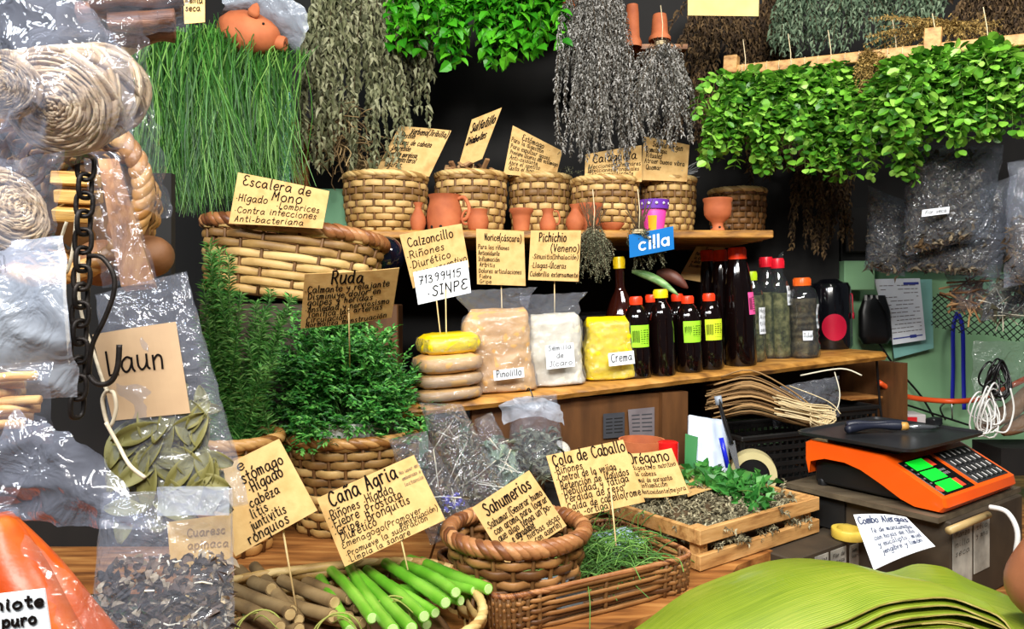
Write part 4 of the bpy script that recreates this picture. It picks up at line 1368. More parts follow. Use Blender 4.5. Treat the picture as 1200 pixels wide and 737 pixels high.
bottle('herb_bottle', 'soda', foot(884, .10), SROT, .037, .275, 'clear herb bottle with lime cap and white note', M_caplime, M_clear, fill=(M_fillg, .80), lab=[(M_paper, cfront + .1, cfront + 1.0, .085, .165, ['Hoja', 'Aire', 'tila', 'seca'])], group='clear herb bottles')
bottle('herb_bottle', 'slim', foot(902, .14), SROT, .036, .318, 'clear herb bottle with pinkish red cap behind the lime-capped one', M_cappink, M_clear, fill=(M_fillg, .72), group='clear herb bottles')
bottle('herb_bottle', 'slim', foot(915, .115), SROT, .036, .312, 'clear herb bottle with pinkish red cap and white note, nearer the clear bag', M_cappink, M_clear, fill=(M_fillg, .75), lab=[(M_paper, cfront + .35, cfront + 1.25, .165, .225, ['flor de', 'menta', 'seca'])], group='clear herb bottles')
bottle('flower_bottle', 'ball', foot(943, .075), SROT, .0475, .248, 'ribbed clear bottle of dried flowers with orange cap', M_caporange, M_clear, fill=(M_fillb, .80), lab=[(M_paper, cfront + .55, cfront + 1.15, .09, .165, ['flor', 'seca', 'tila']), (M_paper, cfront - .55, cfront + .12, .055, .085, ['Tila'])], group='clear herb bottles')

# black round jar with red disc
b = foot(975, .20)
t = thing('black_jar', 'glossy black jar with a red disc on its side at the shelf end', 'jar', b, rot=SROT)
mb = MB(); mb.lathe([(0, 0), (.062, 0), (.066, .01), (.066, .205), (.058, .222), (.040, .226), (.030, .234), (.02, .236)], 32, cap1=True); mb.build('body', pm('glossy_black', [(14, 15, 20)], rough=.12, coat=.5), t, auto=40)
M_reddisc = pm('red_disc', [(196, 22, 56), (210, 30, 66)], rough=.35)
mb = MB()
ac = cfront - .35
mb.grid(lambda u, v: (.0672 * math.cos(ac + (v * .62) * math.cos(u * 2 * PI)), .0672 * math.sin(ac + (v * .62) * math.cos(u * 2 * PI)), .075 + v * .045 * math.sin(u * 2 * PI)), 28, 4); mb.build('red_disc', M_reddisc, t)
mb = MB(); mb.tube([(.060 * math.cos(cfront + 1.0), .060 * math.sin(cfront + 1.0), z) for z in (.21, .19)] + [(.071 * math.cos(cfront + .8), .071 * math.sin(cfront + .8), z) for z in (.18, .12)], .002, 5); mb.lathe([(.0001, 0), (.012, 0), (.012, .003), (.0001, .003)], 14, Matrix.Translation((.071 * math.cos(cfront + .8), .071 * math.sin(cfront + .8), .11)) @ Matrix.Rotation(cfront + .8, 4, 'Z') @ Matrix.Rotation(PI / 2, 4, 'Y')); mb.build('red_tag', M_reddisc, t)

# clear bag leaning behind the herb bottles
a_ = S(912, .19)
film('clear_bag', lambda u, v: S(905 + 16 * u, .215 - .02 * math.sin(PI * u)) + SU * (.0 + v * (.285 + .05 * u)), 10, 20, M_bagcrisp, 'crisp clear plastic bag standing behind the herb bottles', amp=.012, nsc=40, seed=8, origin=a_)

# bags of powder
M_pinol = pm('tan_powder', [(190, 142, 82), (208, 162, 100), (218, 174, 114)], rough=.45, scale=7, bump=1.0, bscale=22)
M_jicaro = pm('cream_powder', [(206, 194, 166), (222, 212, 186), (232, 224, 202)], rough=.45, scale=7, bump=1.0, bscale=22)
M_crema = pm('yellow_bag', [(238, 200, 6), (246, 214, 14), (250, 224, 40)], rough=.35, scale=6, bump=1.0, bscale=20, coat=.15)
M_tan2 = pm('dull_tan_powder', [(160, 124, 78), (184, 148, 98)], rough=.5, scale=7, bump=.3, bscale=24, coat=.2)


def powder_bag(px, d, w, h, th, fm_, label, txt, lu, flap=True, top_pinch=.25, seed=1, lsz=.05, name='powder_bag', lean=0.0, flapm=None):
    base = foot(px, d)
    root = thing(name, label, 'bag of powder', base, rot=Matrix.Rotation(-.30, 3, 'Z') @ SROT, group='bags of powder on the bottle shelf')
    mb = MB()
    secs = []
    n = 40
    for i in range(n + 1):
        t_ = i / n
        k = math.sin(min(1, t_ * 16 + .45) * PI / 2)
        top = 1 - max(0, (t_ - .86) / .14) ** 2 * .92
        bul = 1 + .025 * math.sin(t_ * 9 + seed) - .07 * t_ ** 2
        secs.append((t_ * h, w / 2 * k * bul * (1 - (1 - top) * .16), th / 2 * k * top * (1.0 - .25 * t_), 3.6, .004 * math.sin(t_ * 6 + seed), 0))
    mb.loft(secs, 110, amp=.0062, nsc=24, seed=seed * 2.3, ridged=True)
    mb.build('powder', fm_, root)
    fb = MB()
    secs2 = [(z, a * 1.02 + .0015, b_ * 1.03 + .0015, e, ox, oy) for (z, a, b_, e, ox, oy) in secs[1:38]]
    if flap:
        for q in range(1, 8):
            secs2.append((h * .92 + q * .0095, w / 2 * (.80 + .055 * q) , .012 - .001 * q, 2.2, .006 * math.sin(q), -.004 * q))
    fb.loft(secs2, 110, amp=.006, nsc=38, seed=seed * 5, cap0=False, cap1=False, ridged=True)
    fb.build('plastic_film', flapm or M_bagclear, root)
    u0, u1, z0, z1 = lu
    fy = -th / 2 * .98 - .027
    tl = [Vector((u0 * w, fy + .004, z1 * h)), Vector((u1 * w, fy + .004, (z1 + .02) * h)), Vector((u1 * w, fy - .002, (z0 + .02) * h)), Vector((u0 * w, fy - .002, z0 * h))]
    fmq = quadmap(tl)
    pb = MB(); pb.grid(lambda u, v: fmq(u, 1 - v)[0], 4, 3, thick=.0008); lo = pb.build('label', M_paper, root, smooth=False)
    ib = MB()
    hh_ = (z1 - z0) * h
    for i, s in enumerate(txt):
        write(ib, s, fmq, .10 if len(s) > 3 else .38, .92 if len(s) > 3 else .62, (i + .72) / len(txt), hh_ / len(txt) * .40, .0022 if len(txt) == 1 else .0015)
    ib.build('lettering', M_ink, lo, smooth=False)
    return root


powder_bag(586, .075, .172, .212, .095, M_pinol, 'tall bag of tan powder with a clear flared top', ['Pinolillo'], (-.12, .32, .17, .285), seed=1)
powder_bag(651, .075, .148, .190, .085, M_jicaro, 'bag of cream powder between the tan and the yellow bags', ['Semilla', 'de', 'Jícaro'], (-.22, .28, .26, .58), seed=2)
powder_bag(716, .075, .146, .172, .085, M_crema, 'bright yellow bag of powder beside the dark bottles', ['Crema'], (-.14, .34, .24, .44), flap=False, seed=3, flapm=M_bagcrisp)

# stacked flat bags
for k, (px, d, z, w, h, m, lab) in enumerate([(523, .06, .0, .17, .030, M_tan2, 'flat tan powder bag lowest of the pile behind the rue'),
                                              (524, .065, .032, .17, .034, M_tan2, 'flat tan powder bag second from the bottom of the pile'),
                                              (526, .06, .068, .165, .042, M_pinol, 'plump tan powder bag just under the flat yellow bag'),
                                              (528, .07, .112, .150, .046, M_crema, 'flat yellow bag topmost of the pile behind the rue')]):
    base = foot(px, d) + SU * z
    root = thing('flat_powder_bag', lab, 'bag of powder', base, rot=SROT, group='flat powder bags in a pile')
    mb = MB()
    mb.loft([(0, w * .40, .055, 3), (h * .2, w * .48, .068, 3), (h * .5, w * .5, .072, 3), (h * .8, w * .47, .066, 3), (h, w * .36, .05, 3)], 48, amp=.006, nsc=30, seed=k * 3.1, ridged=True)
    mb.build('powder', m, root)
    mb = MB(); mb.loft([(h * .15, w * .48, .070, 3), (h * .5, w * .51, .074, 3), (h * .85, w * .48, .069, 3)], 48, amp=.005, nsc=40, seed=k * 4.1, cap0=False, cap1=False, ridged=True)
    mb.build('plastic_film', M_bagcrisp if k == 3 else M_bagclear, root)

# clay pot, dried pods and black crates at the back of that shelf
pot('clay_flower_pot', 'flared', foot(617, .20), .043, .155, 'clay flower pot whose rim shows behind the tan powder bag', rot=SROT, cat='pot')
M_crate = pm('black_crate_plastic', [(14, 14, 14), (24, 24, 24)], rough=.45, scale=10)


def slat_crate(name, base, w, d_, h, label, rot, holes=True):
    root = thing(name, label, 'crate', base, rot=rot)
    mb = MB()
    n = 7
    for sy in (-1, 1):
        for i in range(n):
            z = h * (i + .5) / n
            mb.box((0, sy * (d_ / 2 - .003), z), (w, .005, h / n * .52))
        for k in range(int(w / .022) + 1):
            mb.box((-w / 2 + k * w / int(w / .022), sy * (d_ / 2 - .004), h / 2), (.006, .004, h))
    for sx in (-1, 1):
        for i in range(n):
            mb.box((sx * (w / 2 - .003), 0, h * (i + .5) / n), (.005, d_, h / n * .52))
        for k in range(int(d_ / .022) + 1):
            mb.box((sx * (w / 2 - .004), -d_ / 2 + k * d_ / int(d_ / .022), h / 2), (.004, .006, h))
    mb.build('lattice', M_crate, root, smooth=False)
    mb = MB()
    for sy in (-1, 1):
        mb.box((0, sy * d_ / 2, h), (w + .012, .012, .014), bev=.003)
    for sx in (-1, 1):
        mb.box((sx * w / 2, 0, h), (.012, d_, .0138), bev=.003)
    mb.build('rim', M_crate, root, smooth=False)
    mb = MB(); mb.box((0, 0, .003), (w - .01, d_ - .01, .005)); mb.build('base', M_crate, root, smooth=False)
    return root


slat_crate('black_crate', foot(668, .34), .34, .18, .16, 'black lattice crate standing behind the cream powder bag', SROT)
M_pod = pm('brown_pod', [(56, 28, 22), (96, 52, 40), (120, 76, 60)], rough=.5, scale=12, bump=.3)
M_zuc = pm('green_pod', [(70, 120, 62), (120, 164, 96), (160, 190, 130)], rough=.45, scale=9, stretch=(1, 8, 8))
for nm, a, b_, r_, m, lab in [('green_pod', P(741, 318, 2.16), P(795, 346, 2.11), .0125, M_zuc, 'pale green pod with tapering tip behind the small caps'), ('brown_pod', P(770, 320, 2.20), P(806, 338, 2.16), .019, M_pod, 'wrinkled brown pod lying behind the green pod')]:
    mb = MB(); d_ = (b_ - a); n = 14
    mb.tube([a + d_ * (i / n) + Vector((0, 0, .012 * math.sin(PI * i / n))) for i in range(n + 1)], [max(.0015, r_ * (math.sin(PI * min(1, .08 + .92 * i / n)) ** .6 if i < n else .15)) for i in range(n + 1)], 14)
    tag(mb.build(nm, m, origin=a), lab, 'pod')
mb = MB(); mb.box(S(780, .30) + SU * .115, (.30, .12, .022), SROT)
tag(mb.build('wooden_ledge', M_shadewood, smooth=False, origin=S(780, .30) + SU * .1), 'dark wooden ledge holding the two pods behind the bottles', 'ledge')

# cards on sticks in front of the pot shelf
card('herb_sign', [(468, 275), (541, 262), (550, 313), (484, 338)], [1.93, 1.93, 1.93, 1.93],
     [('Calzoncillo', .10, .84, .26, .11), ('*Riñones', .03, .66, .47, .09), ('*Diurético', .04, .74, .66, .09), ('*Anti-conceptivo', .06, .98, .84, .08)],
     'kraft card with a white phone number note stuck over its corner', stick=(.42, S(524, .12)), bend=.004)
card('price_note', [(484, 319), (548, 305), (552, 343), (490, 357)], [1.918] * 4,
     [('71399415', .08, .86, .42, .15), ('*SINPE', .20, .96, .84, .19)],
     'white note with an eight digit phone number over the kraft card', cat='note', mat=M_paper, stick=(.55, S(524, .09)))
card('herb_sign', [(558, 268), (614, 271), (616, 335), (559, 333)], [1.95] * 4,
     [('Norice(cáscara)', .18, .94, .20, .075), ('Para los riñones', .04, .68, .36, .05), ('Antioxidante', .04, .48, .47, .05), ('Inflamación', .04, .48, .58, .05), ('Artritis', .06, .38, .68, .05), ('Dolores articulaciones', .05, .92, .79, .05), ('Fiebre', .06, .3, .89, .045), ('Gripe', .06, .3, .98, .045)],
     'wrinkled kraft card hanging in the middle of three below the small pots', stick=(.5, S(590, .16)), bend=.006)
card('herb_sign', [(622, 270), (681, 270), (678, 330), (619, 328)], [1.95] * 4,
     [('Pichichio', .18, .72, .22, .11), ('(Veneno)', .42, .98, .42, .09), ('*Sinusitis(Inhalación)', .06, .97, .57, .06), ('*Llagas-Úlceras', .05, .74, .75, .065), ('Culebrilla externamente', .03, .98, .92, .06)],
     'flat kraft card on a stick with a bracketed second heading below the clay vases', stick=(.5, S(650, .12)))

# ---------------------------------------------------------------- baskets and plants left of centre
t = thing('stacking_box', 'plain dark box holding up the wide brown-rimmed basket behind the rue', 'box', (P(332, 345, 1.90).x, 1.90, .91))
mb = MB(); mb.box((P(332, 345, 1.90).x, 1.92, 1.17), (.36, .22, .515), bev=.004); mb.build('body', M_dkbox, t, world=True, smooth=False)
c = P(333, 352, 1.88)
root = thing('wicker_basket', 'wide wicker basket with thick brown rim behind the card lettered escalera', 'basket', (c.x, 1.90, 1.432), rot=Matrix.Rotation(.115, 3, 'Y') @ Matrix.Rotation(-.12, 3, 'X'))
wicker(root, .225, .125, .175, rows=8, stakes=26, amp=.006, ex=2.6, mw=M_cane_l, mr=M_rim_d, rim=.019, wraps=36, prof=lambda t: .88 + .12 * t, thick=.005, gap=.04)
card('herb_sign', [(279, 202), (386, 224), (378, 268), (268, 262)], [1.765, 1.765, 1.76, 1.76],
     [('Escalera de', .08, .82, .22, .13), ('Mono', .42, .74, .44, .13), ('*Hígado', .03, .38, .54, .10), ('*Lombrices', .48, .94, .60, .085), ('*Contra infecciones', .04, .92, .77, .085), ('Anti-bacteriana', .06, .80, .95, .085)],
     'kraft card standing inside the thick-rimmed basket below the long grass', stick=(.5, P(326, 278, 1.80)), bend=.006)
t = thing('black_round_pot', 'glossy black round pot peeking out behind the wide basket', 'pot', P(450, 318, 2.02))
mb = MB(); mb.loft([(.055 * math.sin(a), .058 * math.cos(a), .058 * math.cos(a)) for a in np.linspace(-1.2, 1.5, 18)], 28, Matrix.Translation(P(450, 300, 2.02))); mb.build('body', pm('glossy_dark_blue', [(10, 12, 26), (16, 18, 36)], rough=.08, coat=.6), t, world=True)
mb = MB(); q = P(450, 345, 2.03); mb.box((q.x, 2.03, (q.z + .91) / 2 - .012), (.09, .09, q.z - .91 - .03), bev=.003); tag(mb.build('wooden_block', M_board, smooth=False, origin=(q.x, 2.03, .91)), 'wooden block under the glossy black round pot', 'block')

# rue in a white pot in its basket
cx = P(412, 345, 1.76).x
root = thing('wicker_basket', 'golden round basket holding the white pot of rue', 'basket', (cx, 1.76, .9105))
wicker(root, .158, .152, .215, rows=11, stakes=26, amp=.0048, mw=M_cane_l, mr=M_rim_m, rim=.0135, wraps=30, prof=lambda t: .80 + .20 * t ** .8, gap=.04, thick=.004)
t = thing('rue_plant', 'bushy green rue plant in a white pot inside the golden basket', 'plant', (cx - .01, 1.755, .925))
mb = MB(); mb.lathe([(0, 0), (.090, 0), (.118, .20), (.126, .214), (.126, .238), (.118, .238), (.112, .20), (.09, .19), (0, .19)], 36, cap0=False); mb.build('white_pot', pm('white_enamel', [(206, 210, 204), (222, 224, 216)], rough=.35, scale=6), t, auto=50)
M_rue = pm('rue_leaf', [(28, 84, 30), (48, 122, 44), (80, 158, 60), (130, 198, 96)], rough=.5, mode='island', transl=.18)
M_ruestem = pm('rue_stem', [(52, 92, 40), (86, 122, 60)], rough=.6, mode='island')
fol, stm = MB(), MB()
rr = random.Random(5)
a0 = Vector((cx - .01, 1.755, 1.115))
for k in range(300):
    th, v = rr.uniform(0, 2 * PI), rr.random()
    el = math.asin(rr.uniform(-.12, 1))
    rx, rz = .20, .335
    e = a0 + Vector((rx * math.cos(el) * math.cos(th) * rr.uniform(.7, 1.06), .165 * math.cos(el) * math.sin(th) * rr.uniform(.7, 1.05) - .01, .03 + rz * math.sin(el) * rr.uniform(.70, 1.0) * (1.0 - .35 * max(0, math.cos(th)) * math.cos(el))))
    if e.z > 1.36 and abs(e.x - P(412, 0, 1.5).x) < .10 and e.y < 1.73:
        e.z = 1.36 - rr.random() * .06
    a = a0 + Vector((rr.gauss(0, .03), rr.gauss(0, .03), 0))
    p = curve3(a, a.lerp(e, .5) + Vector((0, 0, .06)), e, 7)
    if stm is not None:
        stm.tube([tuple(q) for q in p], list(np.linspace(.0013, .0006, 7)), 3)
    dirn = Vector(p[-1] - p[-2]).normalized()
    for j in range(9):
        f = .45 + .55 * j / 8
        q = Vector(p[min(int(f * 6), 5)]).lerp(Vector(p[min(int(f * 6) + 1, 6)]), f * 6 - int(f * 6) if f < 1 else 1)
        sd = Vector((rr.gauss(0, 1), rr.gauss(0, 1), rr.gauss(.2, .6))).normalized()
        d = (dirn * .5 + sd).normalized()
        b_ = q + d * rr.uniform(.022, .040)
        n = 6
        pts = [q.lerp(b_, .25 + .75 * i / n) for i in range(n + 1)]
        dd = []
        for i in range(n + 1):
            s2 = d.cross(Vector((.2, .1, 1))).normalized() * (1 if i % 2 else -1)
            dd.append(tuple((d * .75 + s2 * .8) if i < n else d))
        scatter(fol, [tuple(x) for x in pts], dd, .0150, .0074, DIAMOND, jit=.25)
fol.build('foliage', M_rue, t, smooth=False, world=True)
stm.build('stems', M_ruestem, t, world=True)

# rosemary in a small basket
cx2 = P(272, 345, 1.58).x
root = thing('wicker_basket', 'small golden basket holding rosemary, half hidden by the bag of bay leaves', 'basket', (cx2, 1.58, .9105))
wicker(root, .098, .095, .235, rows=11, stakes=20, amp=.0042, mw=M_cane_m, mr=M_rim_m, rim=.0135, wraps=20, gap=.04)
M_rosem = pm('rosemary_needle', [(34, 88, 30), (60, 126, 48), (104, 168, 80), (150, 200, 116)], rough=.5, mode='island', transl=.15)
t = thing('rosemary_plant', 'upright rosemary with narrow needles in the small golden basket', 'plant', (cx2, 1.58, 1.10))
fol, stm = MB(), MB()
tips = [(246, 285), (258, 292), (268, 300), (238, 330), (255, 335), (282, 345), (300, 355), (318, 340), (232, 372), (250, 380), (275, 385), (296, 380), (312, 392), (240, 415), (262, 420), (285, 425), (306, 430), (322, 420), (270, 455), (296, 460), (248, 300), (262, 350), (290, 400), (330, 365), (342, 348), (310, 365)]
for k, (px, py) in enumerate(tips):
    e = P(px, py, 1.53 + rr.gauss(0, .04))
    a = Vector((cx2 + rr.gauss(0, .03), 1.58 + rr.gauss(0, .03), 1.08))
    c_ = Vector((e.x * .6 + a.x * .4, e.y * .6 + a.y * .4, a.z * .45 + e.z * .55))
    sprig(fol, stm, curve3(a, c_, e, 10), .0040, .026, .0034, DIAMOND, t0=.08, spread=.85, stem_r=.0018, taper=.25, jit=.3, per=4)
fol.build('foliage', M_rosem, t, smooth=False, world=True)
stm.build('stems', M_ruestem, t, world=True)

card('herb_sign', [(357, 321), (468, 314), (459, 372), (352, 385)], [1.45, 1.45, 1.55, 1.55],
     [('Ruda', .30, .64, .20, .15), ('*Calmante y relajante', .02, .92, .34, .075, None, -.02), ('Disminuye dolor en', .06, .84, .46, .075, None, -.02), ('golpes y heridas', .06, .76, .57, .075, None, -.02), ('*Ansiedad y nerviosismo', .04, .95, .69, .07, None, -.02), ('Tonifica las arterias', .07, .88, .79, .07, None, -.02), ('Circulación', .06, .50, .89, .07), ('Normaliza menstruación', .06, .94, .985, .065, None, -.02)],
     'shaded kraft card leaning forward over the rue foliage', stick=(.5, P(410, 430, 1.62)), bend=.003)

# ---------------------------------------------------------------- herb bags standing by the step and hanging from the bottle shelf
M_fillmix = pm('mixed_dried_herb', [(40, 38, 26), (76, 72, 52), (120, 114, 88), (164, 158, 130)], rough=.85, mode='island')
M_fillgrey = pm('grey_green_dried_strip', [(72, 78, 64), (116, 122, 102), (156, 160, 138)], rough=.8, mode='island')
M_filldark = pm('dark_dried_herb', [(38, 32, 24), (78, 68, 52), (134, 120, 96)], rough=.85, mode='island')
M_fillleaf = pm('pale_dried_leaf', [(120, 140, 120), (156, 172, 150)], rough=.7, mode='island')
M_strawpale = pm('pale_straw', [(196, 188, 164), (226, 220, 198)], rough=.6, mode='island')
M_lav = pm('purple_flower', [(86, 84, 170), (112, 104, 196), (70, 66, 150)], rough=.7, mode='island')


def pillow_bag(name, label, cat, q, ys, th, film_m, fill=(), group=None, mouth=.0, seed=1, amp=.006, nsc=24, nu=22, nv=26, back=None):
    """flat clear bag: front and back film of a quad, bulging; fill = list of (material, n, L, W, shape, v0, v1, u0, u1)"""
    if not hasattr(ys, '__len__'):
        ys = [ys] * 4
    c = [P(a, b, y) for (a, b), y in zip(q, ys)]
    fmq = quadmap(c)
    base = (c[2] + c[3]) / 2
    root = thing(name, label, cat, base, group=group)

    def side(sg):
        def g(u, v):
            p, (a, b, n) = fmq(u, v)
            bul = (max(0, 4 * u * (1 - u)) ** .55) * (max(0, 1 - (2 * v - 1) ** 4 * (1 if v > .5 else 1 - mouth)) ** .6)
            w = .4 - 1.3 * abs(noise.noise(p * nsc + Vector((seed, sg, 0))))
            w2 = noise.noise(p * nsc * 2.2 + Vector((0, seed, sg * 3)))
            edge = min(1, 6 * min(u, 1 - u, v, 1 - v) + .15)
            return p + n * (sg * th / 2 * bul + (w * amp + w2 * amp * .5) * edge) + a * (w2 * amp * .7 * 1) + b * (w * amp * .6)
        return g
    mb = MB()
    mb.grid(side(1), nu, nv)
    mb.grid(side(-1), nu, nv)
    mb.build('plastic_film', film_m, root, world=True)
    rng = np.random.default_rng(seed + 5)
    for k, fl in enumerate(fill):
        m, n, L, W, shape, v0, v1, u0, u1 = fl[:9]
        nm = fl[9] if len(fl) > 9 else 'dried_herb'
        fb = MB()
        pos, dr = [], []
        for _ in range(n):
            u = u0 + (u1 - u0) * rng.random()
            v = v0 + (v1 - v0) * rng.random() ** .8
            p, (a, b, nn) = fmq(u, v)
            bul = (max(0, 4 * u * (1 - u)) ** .55) * .42
            p = p + nn * (th * bul * rng.uniform(-1, .95))
            d = (a * rng.normal() + b * rng.normal() * .9 + nn * rng.normal() * .35)
            if shape == 'stem':
                d.normalize()
                l_ = L * rng.uniform(.5, 1.2)
                fb.tube([p - d * l_ * .5, p + nn * .004 * rng.normal(), p + d * l_ * .5 + b * .006 * rng.normal()], W, 4)
            else:
                pos.append(tuple(p - d.normalized() * L * .4)); dr.append(tuple(d))
        if pos:
            scatter(fb, pos, dr, np.array([L * rng.uniform(.6, 1.3) for _ in pos]), W, shape, jit=.6, rng=rng)
        o = fb.build(nm, m, root, world=True, smooth=False)
        o['kind'] = 'stuff'
    return root


pillow_bag('herb_bag', 'clear herb bag with a purple flower at its foot, beside the rue basket', 'herb bag', [(455, 515), (498, 506), (562, 612), (505, 640)], [1.50, 1.50, 1.42, 1.42], .055, M_bagcrisp,
           [(M_filldark, 170, .020, .009, CURLY, .15, .95, .10, .9), (M_strawpale, 10, .07, .0010, 'stem', .3, .9, .2, .8), (M_lav, 90, .011, .005, DIAMOND, .66, .80, .55, .92, 'purple_flower')], seed=3, group='clear bags of dried herb by the step')
pillow_bag('herb_bag', 'large clear bag of mixed dried herb leaning behind the smoke-blend card', 'herb bag', [(492, 472), (541, 474), (602, 585), (536, 618)], [1.62, 1.62, 1.48, 1.48], .075, M_bagcrisp,
           [(M_fillmix, 420, .016, .005, CURLY, .12, .95, .08, .92), (M_strawpale, 14, .085, .0010, 'stem', .25, .95, .15, .85)], seed=4, group='clear bags of dried herb by the step')
pillow_bag('herb_bag', 'narrow shiny bag of pale leaves between the large bag and the hooked bag', 'herb bag', [(556, 492), (576, 483), (616, 560), (580, 588)], [1.66, 1.66, 1.55, 1.55], .05, M_bagcrisp,
           [(M_fillleaf, 60, .040, .022, CURLY, .35, .98, .1, .9), (M_strawpale, 10, .07, .0014, 'stem', .4, .95, .15, .85)], seed=5, group='clear bags of dried herb by the step')
hb = pillow_bag('herb_bag', 'clear bag of grey dried strips hanging on a black hook from the bottle shelf', 'herb bag', [(602, 466), (652, 462), (664, 560), (592, 562)], [1.74, 1.74, 1.74, 1.74], .075, M_bagclear,
                [(M_fillgrey, 260, .032, .009, CURLY, .42, .97, .10, .9)], seed=6)
mb = MB(); film('film_flare', lambda u, v: P(590 + 72 * u - 5 * (1 - v), 474 + 24 * v - 10 * math.sin(PI * u), 1.70 - .02 * math.sin(PI * u)), 16, 8, M_bagmilk, parent=hb, amp=.010, nsc=30, seed=4)
mb = MB(); mb.tube(catmull([P(617, 458, 1.755), P(620, 455, 1.735), P(624, 464, 1.725), P(624, 476, 1.725), P(621, 480, 1.725)], 5), .0016, 6)
tag(mb.build('wire_hook', M_blackp, origin=P(620, 458, 1.74)), 'black wire hook on the bottle shelf edge holding a clear bag', 'hook')
t = thing('yarn_ball', 'pale twine ball beside the hooked clear bag', 'ball', P(655, 548, 1.82))
mb = MB()
for k in range(14):
    ax = Vector((R.gauss(0, 1), R.gauss(0, 1), R.gauss(0, 1))).normalized()
    u_ = ax.orthogonal().normalized(); w_ = ax.cross(u_)
    for j in range(4):
        off = (j - 1.5) * .006
        rd = math.sqrt(max(.0001, .026 ** 2 - off * off))
        mb.tube([P(655, 530, 1.82) + ax * off + (u_ * math.cos(a) + w_ * math.sin(a)) * rd for a in np.linspace(0, 2 * PI, 22)[:-1]], .0028, 5, closed=True)
mb.build('twine_winding', pm('white_twine', [(206, 204, 192), (226, 224, 214)], rough=.8, mode='island'), t, world=True)
mb = MB(); mb.box(P(655, 575, 1.82) + Vector((0, 0, -.085)), (.07, .06, .20)); tag(mb.build('wooden_block', M_shadewood, smooth=False, origin=(P(655, 0, 1.82).x, 1.82, .911)), 'dark wooden block under the pale twine ball', 'block')
t = pot('clay_bowl', 'bowl', (P(752, 525, 1.80).x, 1.80, .912), .056, .187, 'clay bowl rim showing behind the oregano card', cat='bowl')
t = thing('red_lidded_jar', 'small jar with a red lid beside the clay bowl and the post', 'jar', (P(783, 530, 1.76).x, 1.76, .912))
mb = MB(); mb.lathe([(0, 0), (.022, 0), (.022, .12), (.018, .125)], 20, cap1=True); mb.build('body', M_clear, t, auto=40)
mb = MB(); mb.lathe([(.0, .125), (.024, .125), (.024, .188), (.02, .19)], 20, cap1=True); mb.build('lid', pm('red_lid', [(216, 22, 24)], rough=.35), t, auto=40)
# pale papers pinned to the board under the shelf
M_greypaper = pm('grey_printed_paper', [(104, 96, 100), (124, 116, 118)], rough=.7, scale=20)
M_slate = pm('dark_slate_paper', [(54, 56, 62), (66, 68, 74)], rough=.6, scale=20)
for nm, q, m, lab in [('paper_sheet', [(736, 480), (767, 477), (767, 512), (738, 512)], M_greypaper, 'greyish printed sheet pinned under the bottle shelf beside the post'),
                      ('paper_sheet', [(707, 485), (732, 483), (732, 512), (707, 514)], M_slate, 'dark slate sheet pinned under the bottle shelf beside the greyish sheet')]:
    c = []
    for (a, b) in q:
        s_ = S(a, .024)
        c.append(P(a, b, s_.y - .004))
    fmq = quadmap(c)
    mb = MB(); mb.grid(lambda u, v: fmq(u, 1 - v)[0], 4, 4, thick=.0008)
    o = tag(mb.build(nm, m, smooth=False, origin=(c[2] + c[3]) / 2), lab, 'paper')
    ib = MB()
    for k in range(5):
        for (u0, u1) in ((.12, .42), (.5, .9)):
            v = .2 + k * .14
            ib.raw([fmq(u0, v)[0] + fmq(.5, .5)[1][2] * .0006, fmq(u1, v)[0] + fmq(.5, .5)[1][2] * .0006, fmq(u1, v + .04)[0] + fmq(.5, .5)[1][2] * .0006, fmq(u0, v + .04)[0] + fmq(.5, .5)[1][2] * .0006], [(0, 3, 2, 1)])
    ib.build('print_lines', M_slate if m is M_greypaper else M_soot, o, smooth=False, world=True)

# ---------------------------------------------------------------- front of the counter: canes, incense basket, tray, crate
card('herb_sign', [(232, 562), (327, 514), (372, 598), (276, 652)], [1.16, 1.20, 1.17, 1.13],
     [('e', .44, .52, .14, .075), ('stómago', .42, .93, .30, .085, None, .0), ('*Hígado', .44, .86, .44, .085), ('cabeza', .38, .74, .60, .075), ('litis', .34, .54, .72, .07), ('juntivitis', .28, .70, .84, .07), ('ronquios', .20, .68, .965, .075)],
     'kraft card on a long skewer, its start hidden by the bay leaf bag', stick=(.70, P(348, 718, 1.14)), bend=.003)
card('herb_sign', [(371, 584), (485, 533), (522, 609), (404, 664)], [1.26, 1.29, 1.25, 1.22],
     [('Caña Agria', .10, .78, .20, .13), ('*Riñones *Hígado', .03, .68, .36, .075), ('*Fiebre *Próstata', .03, .74, .48, .075), ('*Gripe *Bronquitis', .03, .78, .59, .075), ('Diurético', .07, .42, .68, .07), ('Emenagogo(Promover', .05, .84, .775, .052), ('menstruación)', .60, .98, .835, .045), ('*Promueve la sudoración', .05, .86, .90, .048), ('*Limpia la sangre', .05, .66, .98, .048)],
     'kraft card with sloping two-word title standing over the green canes', stick=(.62, P(478, 668, 1.22)), bend=.002)
# fine grey note in the corner of that card
o = [q for q in COL.objects if q.get('label', '').startswith('kraft card with sloping two-word')][0]
fmq = quadmap([P(371, 584, 1.26), P(485, 533, 1.29), P(522, 609, 1.25), P(404, 664, 1.22)])
ib = MB()
for i, s in enumerate(['No usar en', 'embarazo o', 'lactancia']):
    write(ib, s, lambda u, v: (fmq(u, v)[0] + fmq(u, v)[1][2] * .0012, fmq(u, v)[1]), .80, .99, .18 + i * .09, .0038, .0008)
ib.build('small_lettering', M_inkgrey, o, smooth=False, world=True)

